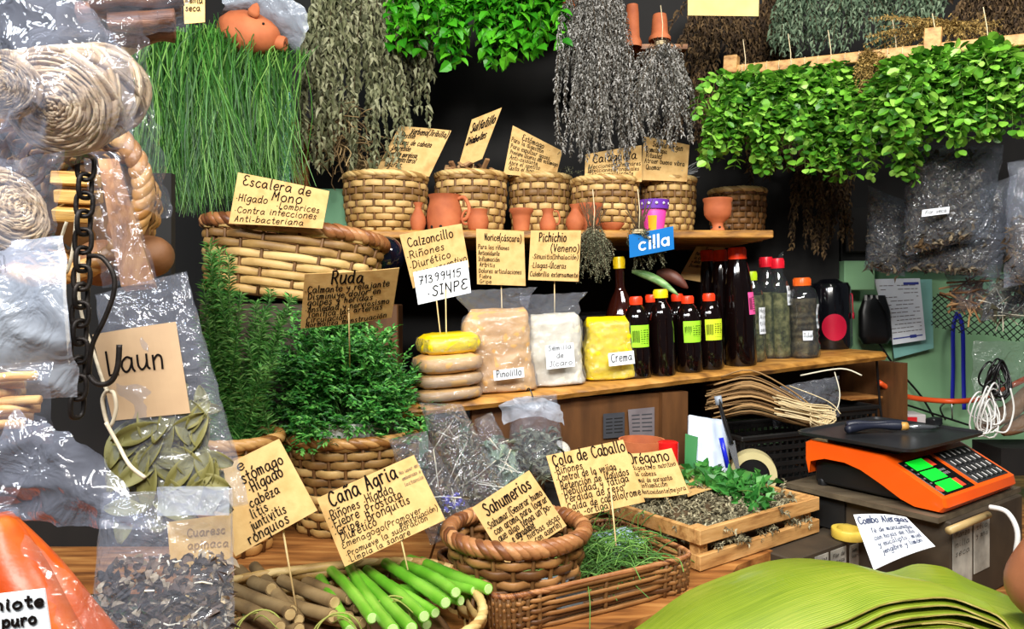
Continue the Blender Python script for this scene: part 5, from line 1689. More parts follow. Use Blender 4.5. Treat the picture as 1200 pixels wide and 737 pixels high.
# basket of canes
cb = thing('wicker_basket', 'long pale oval basket of brown sticks and green canes at the counter edge', 'basket', (-.275, 1.125, .8005), rot=(0, 0, .30))
wicker(cb, .225, .175, .175, rows=9, stakes=36, amp=.0045, ex=3.0, mw=M_cane_l, mr=M_rim_l, rim=.008, wraps=44, prof=lambda t: .90 + .10 * t, gap=.04, thick=.004)
M_fillwad = pm('crumpled_brown_paper', [(96, 66, 36), (128, 92, 54)], rough=.9, scale=18, bump=.4)
mb = MB(); mb.loft([(.0, .185, .14, 3), (.09, .20, .15, 3), (.125, .17, .12, 3)], 32, Matrix.Translation((-.275, 1.125, .809)) @ Matrix.Rotation(.30, 4, 'Z'), amp=.008, nsc=20)
tag(mb.build('paper_wad', M_fillwad, origin=(-.275, 1.125, .809)), 'crumpled brown paper padding under the canes in the oval basket', 'paper')
M_cane_g = pm('fresh_green_cane', [(66, 134, 24), (98, 168, 40), (130, 190, 66)], rough=.3, scale=9, stretch=(1, 1, 1), coat=.15)
M_cane_end = pm('pale_cane_core', [(168, 206, 120), (196, 224, 150)], rough=.6, scale=60)
M_stk = pm('brown_bark_stick', [(76, 58, 34), (118, 94, 58), (146, 122, 82)], rough=.75, scale=14, bump=.4, bscale=50)
M_stk_end = pm('pale_stick_core', [(168, 140, 92), (196, 170, 120)], rough=.7, scale=60)


def cane(name, a, b, r, m, me, label, group, knot=True):
    a, b = Vector(a), Vector(b)
    L = (b - a).length
    root = thing(name, label, 'cane' if m is M_cane_g else 'stick', (a + b) / 2, group=group)
    n = 22
    mb = MB()
    pts, rs = [], []
    bow = Vector((R.gauss(0, .003), R.gauss(0, .003), R.gauss(0, .002)))
    for i in range(n + 1):
        t_ = i / n
        k = 1.0
        if knot and (i in (6, 13, 19)):
            k = 1.08
        pts.append(a.lerp(b, t_) + bow * math.sin(PI * t_)); rs.append(r * k)
    mb.tube(pts, rs, 12)
    mb.build('stalk', m, root, world=True, auto=50)
    d = (b - a).normalized()
    for q, s in ((a, -1), (b, 1)):
        eb = MB()
        eb.tube([q - d * s * .001, q + d * s * .0012], [r * .84, r * .8], 12)
        eb.build('cut_end', me, root, world=True, smooth=False)
    return root


cane_pos = [((388, 668, 1.245), (436, 724, 1.03)), ((410, 664, 1.26), (460, 738, 1.00)), ((430, 668, 1.25), (497, 722, 1.04)), ((452, 660, 1.26), (522, 706, 1.06)), ((474, 662, 1.27), (534, 694, 1.10)), ((494, 658, 1.28), (572, 690, 1.13)),
            ((418, 672, 1.24), (482, 736, 1.01)), ((440, 676, 1.22), (510, 718, 1.04)), ((462, 672, 1.24), (526, 698, 1.08)), ((484, 668, 1.25), (556, 692, 1.10)), ((505, 664, 1.27), (574, 682, 1.15)), ((372, 672, 1.24), (410, 738, 1.02)),
            ((400, 680, 1.22), (470, 745, .99)), ((470, 690, 1.19), (540, 704, 1.07)), ((500, 680, 1.22), (560, 700, 1.10)), ((515, 674, 1.24), (566, 694, 1.12)), ((446, 690, 1.18), (500, 732, 1.02)), ((480, 655, 1.30), (540, 683, 1.14))]


def PZ(px, py, z):
    return P(px, py, (ZC - z) * F / (py - HR))


lab_c = 'fresh green cane lying in the bundle under the two-word title card'
for i, (a, b) in enumerate(cane_pos):
    dz = -.012 * (i // 6)
    pa, pb = PZ(a[0], a[1], .972 - .015 * (i // 7) + R.uniform(-.004, .004)), PZ(b[0], b[1], .992 - .016 * (i // 7) + R.uniform(-.005, .005))
    cane('green_cane', pa, pb, R.uniform(.0078, .0096), M_cane_g, M_cane_end, lab_c, 'green canes in the oval basket')
stk_pos = [((280, 668, 1.20), (318, 690, 1.08)), ((298, 664, 1.22), (340, 720, 1.04)), ((270, 688, 1.12), (342, 716, 1.01)), ((272, 706, 1.08), (328, 735, .98)), ((330, 680, 1.18), (392, 706, 1.06)), ((344, 674, 1.20), (410, 702, 1.07)), ((322, 700, 1.12), (390, 722, 1.02)), ((340, 712, 1.08), (410, 724, 1.02)), ((360, 716, 1.06), (425, 730, 1.0)), ((306, 676, 1.17), (350, 726, 1.02)), ((350, 690, 1.14), (418, 712, 1.04)), ((290, 700, 1.08), (350, 738, .98))]
for i, (a, b) in enumerate(stk_pos):
    pa, pb = PZ(a[0], a[1], .966 - .014 * (i // 5) + R.uniform(-.004, .004)), PZ(b[0], b[1], .982 - .015 * (i // 5) + R.uniform(-.004, .004))
    cane('brown_stick', pa, pb, R.uniform(.0085, .0105), M_stk, M_stk_end, 'brown bark stick lying in the oval basket beside the green canes', 'brown sticks in the oval basket', knot=False)
M_tie = pm('dry_grass_tie', [(120, 128, 50), (156, 160, 80)], rough=.7, scale=30)
for q, lab in [(P(455, 690, 1.12), 'dry grass tie looped round the green canes'), (P(392, 700, 1.06), 'dry grass tie looped round the brown sticks nearest the canes'), (P(300, 700, 1.07), 'dry grass tie looped round the brown sticks by the bay leaf bag')]:
    mb = MB()
    for k in range(2):
        mb.tube(catmull([Vector((q.x, q.y, .955)) + Vector((.034 * math.cos(a) + .006 * k, .022 * math.sin(a) * .5, .032 * math.sin(a) + .004 * k)) for a in np.linspace(0, 2 * PI, 11)[:-1]], 3, True), .0013, 5, closed=True)
    mb.tube(catmull([Vector((q.x, q.y - .01, .985)), Vector((q.x + .02, q.y - .03, 1.0)), Vector((q.x + .045, q.y - .04, .985))], 4), .001, 4)
    tag(mb.build('grass_tie', M_tie, origin=q), lab, 'tie')

# incense basket and tray
TX, TY = Vector((.873, .488, 0)), Vector((-.488, .873, 0))
tr = thing('wicker_tray', 'brown rectangular wicker tray with braided edge under the horsetail greens', 'tray', Vector((-.022, 1.156, .9105)) + TX * .208 + TY * .13, rot=(0, 0, math.atan2(.488, .873)))
wicker(tr, .208, .13, .062, rows=7, stakes=48, amp=.0028, ex=9, mw=M_cane_d, mr=M_rim_d, rim=.005, wraps=90, prof=lambda t: .98 + .02 * t, gap=.12, thick=.0024)
bk = thing('wicker_basket', 'brown round basket with thick rim holding the smoke-blend card', 'basket', (.008, 1.305, .918), rot=(0, 0, .4))
wicker(bk, .118, .110, .120, rows=7, stakes=22, amp=.0046, mw=M_cane_d, mr=M_rim_d, rim=.0150, wraps=38, prof=lambda t: .80 + .22 * t ** .7, gap=.05, thick=.0042)
card('herb_sign', [(553, 595), (620, 551), (664, 616), (594, 662)], [1.31, 1.34, 1.32, 1.29],
     [('Sahumerios', .13, .90, .24, .12), ('*Sahumar.(Generar humo', .04, .97, .42, .07), ('con aroma para lograr', .09, .98, .54, .07), ('que algo tenga un po-', .09, .97, .66, .07), ('e agradable', .25, .62, .77, .07), ('hierbas secas', .45, .98, .86, .06), ('con aserrín)', .52, .94, .96, .06)],
     'kraft card tilted in the brown round basket, titled sahumerios', stick=(.5, P(628, 672, 1.30)))
card('herb_sign', [(640, 534), (730, 515), (756, 588), (662, 609)], [1.44, 1.46, 1.42, 1.40],
     [('Cola de Caballo', .06, .99, .18, .11), ('*Riñones', .04, .40, .31, .07), ('*Control de la vejiga', .04, .80, .43, .07), ('Retención de líquidos', .07, .93, .55, .07), ('*Debilidad y fatiga', .05, .90, .65, .07), ('Pérdida de peso', .08, .80, .76, .07), ('*Caída de cabello(rome', .05, .99, .88, .07), ('ro -ortiga)', .12, .58, .975, .065)],
     'kraft card on a skewer standing in the horsetail greens', stick=(.68, P(722, 640, 1.36)))
M_horse = pm('horsetail_green', [(52, 96, 38), (86, 138, 56), (124, 170, 80)], rough=.55, mode='island', transl=.1)
t = thing('horsetail_greens', 'loose heap of thin green horsetail stems in the wicker tray', 'greens', Vector((-.10, 1.112, .918)) + TX * .37 + TY * .12)
t['kind'] = 'stuff'
mb = MB()
ctr = Vector((-.10, 1.112, .93)) + TX * .365 + TY * .125
for _ in range(520):
    h_ = R.random()
    p = ctr + TX * R.gauss(0, .058) + TY * R.gauss(0, .045) + Vector((0, 0, R.uniform(0, .055)))
    d = (TX * R.gauss(.2, 1) + TY * R.gauss(0, .8) + Vector((0, 0, R.gauss(.1, .25)))).normalized()
    l_ = R.uniform(.04, .10)
    mb.tube(catmull([p, p + d * l_ * .5 + Vector((R.gauss(0, .006), R.gauss(0, .006), .008)), p + d * l_ + Vector((0, 0, -.006))], 3), R.uniform(.0006, .0012), 4)
for o_ in [mb]:
    v = np.concatenate(o_.v)
mb.build('stems', M_horse, t, world=True)
mb = MB()
M_bluewhite = pm('pale_blue_paper', [(170, 204, 226), (200, 224, 238)], rough=.6, scale=20)
for k, (u, v, w_) in enumerate([(.235, .035, .06), (.46, .18, .09)]):
    c_ = Vector((-.10, 1.112, .955 if k == 0 else .96)) + TX * u + TY * v
    mb = MB(); mb.box(c_, (w_, .06, .004), Matrix.Rotation(.5, 3, 'Z') @ Matrix.Rotation(.25, 3, 'X'), bev=.001)
    mb.box(c_ - Vector((0, 0, .018)), (w_ * .8, .05, .03), Matrix.Rotation(.5, 3, 'Z'), bev=.003)
    tag(mb.build('paper_packet', M_bluewhite, smooth=False, origin=c_), ['pale blue paper packet in the tray next to the brown basket', 'pale blue paper packet in the tray corner by the crate'][k], 'packet')

# slatted crate
CX, CY = Vector((.809, .588, 0)), Vector((-.588, .809, 0))
co = Vector((.365, 1.440, .9108))
cr = thing('wooden_crate', 'low slatted pine crate of dried oregano and fresh green leaves', 'crate', co + CX * .205 + CY * .20, rot=Matrix((CX, CY, Vector((0, 0, 1)))).transposed())
W_, D_ = .41, .40
for (z, nm) in ((.016, 'lower_rail'), (.066, 'upper_rail')):
    for sy in (-1, 1):
        mb = MB(); mb.box((0, sy * (D_ / 2 - .006), z), (W_, .012, .030), bev=.0015); mb.build(nm, M_pine, cr, smooth=False)
    for sx in (-1, 1):
        mb = MB(); mb.box((sx * (W_ / 2 - .006), 0, z), (.012, D_ - .024, .030), bev=.0015); mb.build(nm, M_pine, cr, smooth=False)
for sx in (-1, 1):
    for sy in (-1, 1):
        mb = MB(); mb.box((sx * (W_ / 2 - .026), sy * (D_ / 2 - .026), .040), (.026, .026, .079), bev=.0015); mb.build('corner_post', M_pine, cr, smooth=False)
mb = MB(); mb.box((0, 0, .004), (W_ - .03, D_ - .03, .006)); mb.build('base', M_pine, cr, smooth=False)
M_oreg = pm('dried_oregano', [(62, 58, 42), (104, 98, 74), (150, 142, 112), (180, 172, 142)], rough=.85, mode='island', transl=.05)
t = thing('dried_oregano_heap', 'grey dried oregano heap filling the slatted crate', 'dried oregano', co + CX * .15 + CY * .2 + Vector((0, 0, .01)))
t['kind'] = 'stuff'
mb = MB()
fl = MB(); fl.loft([(.012, .165, .165, 6), (.05, .17, .17, 6), (.068, .14, .15, 4), (.074, .05, .06, 2)], 36, Matrix.Translation(co + CX * .205 + CY * .20) @ Matrix.Rotation(math.atan2(CX.y, CX.x), 4, 'Z'), amp=.008, nsc=30)
for _ in range(380):
    u, v = R.uniform(.02, .39), R.uniform(.02, .38)
    a = co + CX * u + CY * v + Vector((0, 0, .062 + .012 * math.sin(u * 8) * math.sin(v * 8)))
    d = (CX * R.gauss(0, 1) + CY * R.gauss(0, 1) + Vector((0, 0, R.uniform(.0, .5)))).normalized()
    b = a + d * R.uniform(.03, .055)
    sprig(mb, mb, curve3(a, (a + b) / 2 + Vector((0, 0, .008)), b, 5), .0055, .0095, .0055, CURLY, t0=.1, taper=0)
for _ in range(40):   # tufts poking out between the rails
    u = R.uniform(.03, .39)
    a = co + CX * u + CY * .02 + Vector((0, 0, .04)) if R.random() < .65 else co + CY * R.uniform(.03, .3) + CX * .02 + Vector((0, 0, .04))
    b = a - CY * R.uniform(.015, .032) + CX * R.gauss(0, .015) + Vector((0, 0, R.gauss(-.004, .008)))
    sprig(mb, mb, curve3(a, (a + b) / 2, b, 4), .006, .009, .005, CURLY, t0=.1, taper=0)
mb.build('dried_sprigs', M_oreg, t, world=True, smooth=False)
fl.build('filling', M_darkstem, t, world=True)
M_fresh = pm('fresh_green_leaf', [(40, 104, 40), (66, 140, 58), (104, 172, 84)], rough=.4, mode='island', transl=.15)
t = thing('fresh_leaf_bunch', 'fresh green leaf bunch lying on the dried oregano', 'leaf bunch', co + CX * .30 + CY * .18 + Vector((0, 0, .07)))
fol, stm = MB(), MB()
for _ in range(34):
    a = co + CX * R.uniform(.24, .37) + CY * R.uniform(.08, .28) + Vector((0, 0, .078))
    d = (CX * R.gauss(.4, .8) + CY * R.gauss(-.1, .8) + Vector((0, 0, R.uniform(.0, .35)))).normalized()
    b = a + d * R.uniform(.04, .075)
    sprig(fol, stm, curve3(a, (a + b) / 2 + Vector((0, 0, .015)), b, 5), .014, .040, .020, CURLY, t0=.15, taper=.1, jit=.5)
fol.build('foliage', M_fresh, t, world=True, smooth=False); stm.build('stems', M_greenstem, t, world=True)
a = co + CX * .34 + CY * .16 + Vector((0, 0, .083))
mb = MB()
mb.grid(lambda u, v: a + CX * (.095 * u) + CY * ((v - .5) * .052 * math.sin(PI * min(1, u * .95 + .05)) ** .7 + .02 * u) + Vector((0, 0, .012 * math.sin(u * 3) + .010 * abs(v - .5) * 2)), 12, 6, thick=.0006)
tag(mb.build('single_leaf', M_fresh, origin=a), 'single long green leaf lying over the crate corner by the tape ring', 'leaf')
card('herb_sign', [(732, 531), (787, 525), (808, 578), (752, 583)], [1.66, 1.68, 1.63, 1.61],
     [('Orégano', .02, .90, .24, .15), ('digestivo', .04, .56, .38, .065), ('nutritivo', .62, .96, .38, .065), ('la cabeza', .06, .52, .52, .065), ('mal de garganta', .08, .80, .66, .065), ('inflamación', .10, .66, .78, .065), ('Antioxidante(mejora', .06, .97, .92, .06)],
     'curled kraft card titled oregano standing at the crate edge', stick=(.5, P(790, 600, 1.62)), bend=-.012)
pz = co.z + .088
cq = [Vector((0, 0, 0))] * 4
qq = []
for (a_, b_) in [(800, 556), (823, 553), (857, 568), (806, 582)]:
    Y_ = (ZC - pz) * F / (b_ - HR)
    qq.append((a_, b_))
card('herb_sign', qq, [1.855, 1.88, 1.755, 1.65], [('para la tos', .1, .8, .35, .06), ('y el dolor', .1, .7, .55, .06), ('de estómago', .1, .8, .75, .06)], 'kraft card lying nearly flat on the crate behind the oregano card', ink=M_inkgrey, bend=.003)

# boxes with labels along the step, tape ring, note
M_labelp = pm('worn_grey_label', [(112, 112, 104), (164, 162, 152), (196, 194, 182)], rough=.7, scale=16, detail=6, bump=.1)
M_board2 = pm('grey_brown_board', [(70, 60, 46), (104, 92, 72)], rough=.6, scale=5, stretch=(1, 8, 8), bump=.1)


def labelled_box(name, o, w, d, h, label, labs, mat):
    root = thing(name, label, 'box', o + CX * w / 2 + CY * d / 2, rot=Matrix((CX, CY, Vector((0, 0, 1)))).transposed())
    mb = MB(); mb.box((0, 0, h / 2), (w, d, h), bev=.003); mb.build('body', mat, root, smooth=False)
    for (u0, u1, z0, z1, txt) in labs:
        mb = MB(); mb.box(((u0 + u1) / 2 - w / 2, -d / 2 - .0006, (z0 + z1) / 2), (u1 - u0, .0012, z1 - z0)); lo = mb.build('paper_label', M_labelp, root, smooth=False)
        ib = MB()
        fq = quadmap([Vector((u0 - w / 2, -d / 2 - .0014, z1)), Vector((u1 - w / 2, -d / 2 - .0014, z1)), Vector((u1 - w / 2, -d / 2 - .0014, z0)), Vector((u0 - w / 2, -d / 2 - .0014, z0))])
        for i, s in enumerate(txt):
            write(ib, s, fq, .1, .85, .18 + i * .15, (z1 - z0) * .06, .0011)
        ib.build('lettering', M_ink, lo, smooth=False)
    return root


labelled_box('drawer_box', Vector((.575, 1.515, .8005)), .31, .085, .108, 'low dark box with two worn paper labels under the crate corner', [(.075, .125, .03, .098, ['Hojas', 'secas', 'de tilo']), (.135, .195, .01, .098, ['Flor de', 'jamaica', 'tilo y', 'menta']), (.21, .27, .01, .095, ['Semillas', 'varias'])], M_dkbox)
labelled_box('card_box', Vector((.888, 1.503, .8005)), .36, .26, .188, 'dark cardboard box with two big worn labels under the orange scale', [(.008, .095, .05, .175, ['Manza', 'nilla', 'seca']), (.105, .18, .06, .172, ['tilo', 'y anís'])], M_dkbox)
so = Vector((.872, 1.488, .9895))
mb = MB(); slab(mb, [tuple((so + CX * a + CY * b)[:2]) for a, b in ((-.01, .012), (.40, .012), (.40, .36), (-.01, .36))], .9892, 1.0005)
tag(mb.build('scale_board', M_board2, smooth=False, origin=so), 'grey board under the orange scale on the dark cardboard box', 'board')
mb = MB(); mb.box(so + CX * .14 + CY * .285 + Vector((0, 0, -.0395)), (.25, .12, .076), Matrix((CX, CY, Vector((0, 0, 1)))).transposed()); tag(mb.build('support_block', M_shadewood, smooth=False, origin=so + CX * .14 + CY * .285 - Vector((0, 0, .0785))), 'dark block under the back of the scale board', 'block')
mb = MB()
pa, pb = so + CX * -.02 + CY * -.012, so + CX * .16 + CY * -.012
mb.tube([pa - Vector((0, 0, .006)), pb - Vector((0, 0, .006)) ], .0075, 14)
tag(mb.build('beige_tube', pm('beige_tube', [(172, 146, 96), (190, 164, 112)], rough=.4, scale=10), origin=pa), 'beige hollow tube lying along the front of the scale board', 'tube')
M_tape = pm('yellow_tape', [(222, 190, 70), (236, 208, 96)], rough=.35, scale=20)
q = Vector((.712, 1.635, .9115)) + CX * .035 - CY * .012
mb = MB(); mb.lathe([(.026, 0), (.036, 0), (.037, .002), (.037, .018), (.036, .020), (.026, .020), (.026, 0)], 32, Matrix.Translation(q), cap0=False)
tag(mb.build('tape_ring', M_tape, origin=q, auto=40), 'yellow tape ring on the step beside the crate corner', 'tape roll')
card('paper_note', [(1000, 603), (1062, 606), (1096, 640), (1024, 668)], [1.53, 1.50, 1.42, 1.44],
     [('Combo Alergias', .05, .95, .20, .095, .0024), ('Té de manzanilla', .20, .92, .40, .065, .0015), ('con hojas de tilo', .20, .90, .54, .065, .0015), ('y eucalipto, miel', .22, .95, .68, .065, .0015), ('jengibre y limón', .24, .90, .82, .065, .0015)],
     'white paper note with faint blue lines leaning beside the labelled box', cat='note', mat=M_paper, ink=pm('blue_grey_ink', [(40, 52, 84)], rough=.6), bend=.006)

# banana leaf stacks
M_bleaf = pm('banana_leaf', [(96, 124, 22), (132, 154, 38), (164, 174, 62)], rough=.38, scale=5, detail=3, stretch=(1, 1, 1), coat=.12, transl=.08)
nt = M_bleaf.node_tree
bn = nt.nodes['Principled BSDF']
uvn = _n(nt, 'ShaderNodeUVMap')
sp = _n(nt, 'ShaderNodeSeparateXYZ'); nt.links.new(uvn.outputs[0], sp.inputs[0])
wv = _n(nt, 'ShaderNodeMath', operation='MULTIPLY'); wv.inputs[1].default_value = 430.0
nt.links.new(sp.outputs[1], wv.inputs[0])
sn_ = _n(nt, 'ShaderNodeMath', operation='SINE'); nt.links.new(wv.outputs[0], sn_.inputs[0])
bmp = _n(nt, 'ShaderNodeBump'); bmp.inputs['Strength'].default_value = .35; bmp.inputs['Distance'].default_value = .0012
nt.links.new(sn_.outputs[0], bmp.inputs['Height']); nt.links.new(bmp.outputs['Normal'], bn.inputs['Normal'])
un_ = _n(nt, 'ShaderNodeTexNoise'); un_.inputs['Scale'].default_value = 1.0; un_.inputs['Detail'].default_value = 5
um = _n(nt, 'ShaderNodeMapping'); um.inputs['Scale'].default_value = (5, 70, 1)
nt.links.new(uvn.outputs[0], um.inputs['Vector']); nt.links.new(um.outputs['Vector'], un_.inputs['Vector'])
rp_ = [q for q in nt.nodes if q.type == 'VALTORGB'][0]
mxn = _n(nt, 'ShaderNodeMath', operation='MULTIPLY_ADD'); mxn.inputs[1].default_value = .55
mx2 = _n(nt, 'ShaderNodeMath', operation='MULTIPLY'); mx2.inputs[1].default_value = .45
nt.links.new([q for q in nt.nodes if q.type == 'TEX_NOISE' and q is not un_][0].outputs['Fac'], mx2.inputs[0])
nt.links.new(un_.outputs['Fac'], mxn.inputs[0]); nt.links.new(mx2.outputs[0], mxn.inputs[2]); nt.links.new(mxn.outputs[0], rp_.inputs['Fac'])
M_bedge = pm('dry_banana_leaf_edge', [(120, 116, 50), (172, 160, 84), (204, 192, 120)], rough=.6, scale=30)


def cr_curve(pts, t):
    c_ = catmull(pts, 10)
    x = t * (len(c_) - 1)
    i = min(int(x), len(c_) - 2)
    return c_[i].lerp(c_[i + 1], x - i)


def leaf_sheet(name, back, front, drop, label, group, shrink=0.0, jit=0.0, seed=0, arch=.02, mat=None):
    rj = random.Random(seed)
    dj = [rj.gauss(0, jit) for _ in range(6)]

    def g(u, v):
        b, f = cr_curve(back, u), cr_curve(front, u)
        p = b.lerp(f, v * (1 - shrink))
        p = p + Vector((dj[0] * v + dj[1] * math.sin(u * 6) * v, dj[2] * v, arch * math.sin(PI * v) + dj[3] * .4 * math.sin(u * 9 + dj[4] * 99) * v - drop))
        p.z += .0015 * math.sin(u * 34 + v * 3)
        return p
    mb = MB()
    nu, nv = 34, 22
    mb.grid(g, nu, nv, thick=.0022)
    nf = len(mb.f)
    mb.m = [1 if i >= 2 * nu * nv else 0 for i in range(nf)]
    o = mb.build(name, [mat or M_bleaf, M_bedge], smooth=True, auto=60, origin=tuple(g(.5, .5)))
    uv = o.data.uv_layers.new(name='UVMap')
    m = (nu + 1) * (nv + 1)
    for lp in o.data.loops:
        k = lp.vertex_index % m
        uv.data[lp.index].uv = ((k % (nu + 1)) / nu, (k // (nu + 1)) / nv)
    return tag(o, label, 'banana leaf', group)


bk1 = [P(700, 770, 1.04), P(748, 735, 1.11), P(812, 692, 1.20), P(880, 665, 1.26), P(950, 655, 1.30), P(1000, 673, 1.27), P(1060, 692, 1.20), P(1120, 708, 1.13), P(1205, 765, 1.04)]
fr1 = [P(760, 860, .90), P(830, 800, .95), P(905, 762, .99), P(975, 734, 1.02), P(1030, 712, 1.04), P(1085, 701, 1.05), P(1135, 708, 1.05), P(1175, 728, 1.04), P(1205, 775, 1.02)]
for k in range(12):
    f2 = [p + Vector((.004 * k * (i - 4) * .3, -.004 * (k % 3), 0)) for i, p in enumerate(fr1)]
    leaf_sheet('banana_leaf', bk1, f2, .0105 * k, 'topmost broad banana leaf of the large folded stack' if k == 0 else 'banana leaf layered under the topmost one of the large folded stack', 'banana leaves in the large folded stack', jit=.004 if k else 0, seed=k, arch=.018)
bk2 = [P(985, 690, 1.30), P(1012, 672, 1.34), P(1050, 660, 1.36), P(1090, 653, 1.36), P(1130, 668, 1.32), P(1200, 700, 1.24), P(1265, 735, 1.18)]
fr2 = [P(1010, 760, 1.14), P(1050, 745, 1.15), P(1095, 735, 1.15), P(1140, 738, 1.13), P(1190, 750, 1.10), P(1245, 770, 1.08), P(1300, 800, 1.04)]
for k in range(7):
    leaf_sheet('banana_leaf', bk2, fr2, .014 + .0125 * k, 'topmost ribbed banana leaf of the smaller stack by the box of the scale' if k == 0 else 'banana leaf under the topmost one of the smaller stack', 'banana leaves in the smaller stack', jit=.003 if k else 0, seed=40 + k, arch=.010)
mb = MB()
for k in range(7):
    p0_, p1_ = fr1[3 + k % 4], fr1[4 + k % 4]
    q = p0_.lerp(p1_, R.random()) + Vector((0, -.006, -.02 - .012 * k))
    mb.tube(catmull([q, q + Vector((.03, -.006, .004)), q + Vector((.07, -.002, -.004))], 3), .001, 4)
tag(mb.build('dry_leaf_fibre', M_bedge, origin=fr1[5]), 'dry pale fibre strands along the cut edge of the large leaf stack', 'fibre', kind='stuff')

# ---------------------------------------------------------------- things hanging in front at the left edge
M_yarn = pm('beige_yarn', [(160, 134, 102), (192, 166, 132), (214, 192, 158)], rough=.85, mode='both', scale=60, bump=.3, bscale=300)
M_iron = pm('dark_iron', [(28, 25, 24), (52, 46, 42)], rough=.5, scale=60, metal=.6, bump=.2, bscale=150)
M_foilbag = plastic('milky_front_film', dist=.009, haze=.11, bscale=28, bstr=1.0, gain=1.2, base=.05, rough=.12, hcol=(205, 212, 236))
M_frontclear = plastic('clear_front_film', dist=.008, haze=.045, bscale=28, bstr=1.0, gain=1.2, base=.04, rough=.10, hcol=(215, 220, 238))


def yarn_cone(c, r, L, axis, label, turns=13):
    axis = Vector(axis).normalized()
    u_ = axis.orthogonal().normalized(); w_ = axis.cross(u_)
    root = thing('yarn_cone', label, 'yarn', c, group='yarn cones in front')
    mb = MB()
    rq = random.Random(int(r * 1e5))
    for k in range(turns * 5):
        q = (k + .6) / (turns * 5)
        rd = r * (.05 + .93 * q)
        cx_, cy_, an, el = rq.gauss(0, .05) * r * (1.2 - q), rq.gauss(0, .05) * r * (1.2 - q), rq.uniform(0, 6), rq.uniform(.80, 1.0)
        z0 = .012 * (1 - q ** 2)
        ring = []
        for a in np.linspace(0, 2 * PI, 34)[:-1]:
            x, y = rd * math.cos(a) + cx_, rd * el * math.sin(a) + cy_
            x, y = x * math.cos(an) - y * math.sin(an), x * math.sin(an) + y * math.cos(an)
            ring.append(c + axis * (z0 + .003 * math.sin(2 * a + k) + .0015 * math.sin(9 * a + k)) + u_ * x + w_ * y)
        mb.tube(ring, r / turns * .40, 6, closed=True)
    mb.build('wound_end', M_yarn, root, world=True)
    mb = MB()
    for j in range(20):
        ph = j * .61
        tilt = .55 * (1 if j % 2 else -1)
        ring = []
        for a in np.linspace(0, 2 * PI, 30)[:-1]:
            z = L * (.5 + .46 * math.sin(a + ph) * (1 if j % 2 else -1))
            ring.append(c - axis * z + (u_ * math.cos(a) + w_ * math.sin(a)) * (r * (1.0 - .10 * (z / L)) * (1 + .02 * math.sin(j))))
        mb.tube(ring, .0034, 5, closed=True)
    mb.loft([(0, r * .97, r * .97), (-L, r * .86, r * .86)], 28, Matrix.Translation(c) @ Matrix((u_, w_, axis)).transposed().to_4x4())
    mb.build('wound_side', M_yarn, root, world=True)
    return root


yarn_cone(P(66, 122, .76), .053, .13, (.10, -1, -.42), 'largest beige yarn cone seen end on, above the iron chain')
yarn_cone(P(2, 100, .72), .030, .12, (.25, -1, -.35), 'beige yarn cone cut by the picture edge beside the largest cone')
yarn_cone(P(6, 245, .74), .046, .10, (.92, -.30, .30), 'lower beige yarn cone lying on its side under the other two')
film('plastic_bag', lambda u, v: P(-20 + (84 + 92 * math.sin(min(1, v * 1.35) * PI / 2)) * u + 6 * math.sin(3 * v), -25 + 215 * v + 14 * math.sin(u * 5), .70 - .05 * math.sin(PI * u) * math.sin(PI * v) + .05 * abs(u - .4)), 34, 34, M_foilbag, 'crinkled milky plastic bag round the largest yarn cone', amp=.011, nsc=26, seed=1, origin=P(80, 0, .74))
film('plastic_bag', lambda u, v: P(118 + (50 + 18 * v) * u + 16 * v, 20 + 215 * v + 20 * u * v, .80 + .03 * u - .02 * math.sin(PI * u)), 18, 34, M_frontclear, 'loose clear bag tail hanging over the tipped basket rim', amp=.012, nsc=30, seed=2, origin=P(150, 20, .8))
film('plastic_bag', lambda u, v: P(-20 + 95 * u - 12 * v, 180 + 130 * v + 8 * math.sin(u * 4), .69 - .03 * math.sin(PI * u)), 20, 20, M_foilbag, 'crinkled plastic bag round the lower yarn cone', amp=.010, nsc=28, seed=5, origin=P(20, 180, .7))

# bundle of bark boards in film at the top with its small card
t = thing('bark_bundle', 'brown bark strips wrapped in film at the top corner', 'bark bundle', P(150, 20, .86))
for k in range(6):
    mb = MB()
    y0, x0, x1 = -34 + 14 * k, 70 + R.uniform(0, 40) + k * 6, 214 + R.uniform(-14, 4)
    Yk = .86 + .015 * (k % 2)
    mb.grid(lambda u, v: P(x0 + (x1 - x0) * u, y0 + (13 + 3 * math.sin(u * 8 + k)) * v - 6 * u, Yk - .012 * math.sin(PI * v)), 22, 4, thick=.007)
    mb.build('bark_strip', pm('reddish_bark', [(62, 34, 20), (104, 62, 36), (136, 88, 54)], rough=.55, scale=16, stretch=(1, 8, 8), bump=.5, bscale=30) if k == 0 else bpy.data.materials['reddish_bark'], t, world=True)
film('film_wrap', lambda u, v: P(66 + 156 * u, -30 + 74 * v - 6 * u, .835 - .012 * math.sin(PI * v)), 26, 16, M_frontclear, parent=t, amp=.007, nsc=34, seed=6)
card('herb_sign', [(132, 20), (206, 10), (188, 42), (146, 70)], [.89, .89, .89, .89], [('Cm', .15, .85, .66, .34)], 'small kraft card stuck under the bark bundle', stick=(.5, P(170, 6, .88)))
card('herb_sign', [(214, -22), (240, -18), (240, 26), (216, 28)], [1.1] * 4, [('menta', .1, .9, .5, .1), ('seca', .1, .8, .7, .1)], 'narrow kraft card between the bark bundle and the clay pig', stick=(.5, P(226, 0, 1.1)))

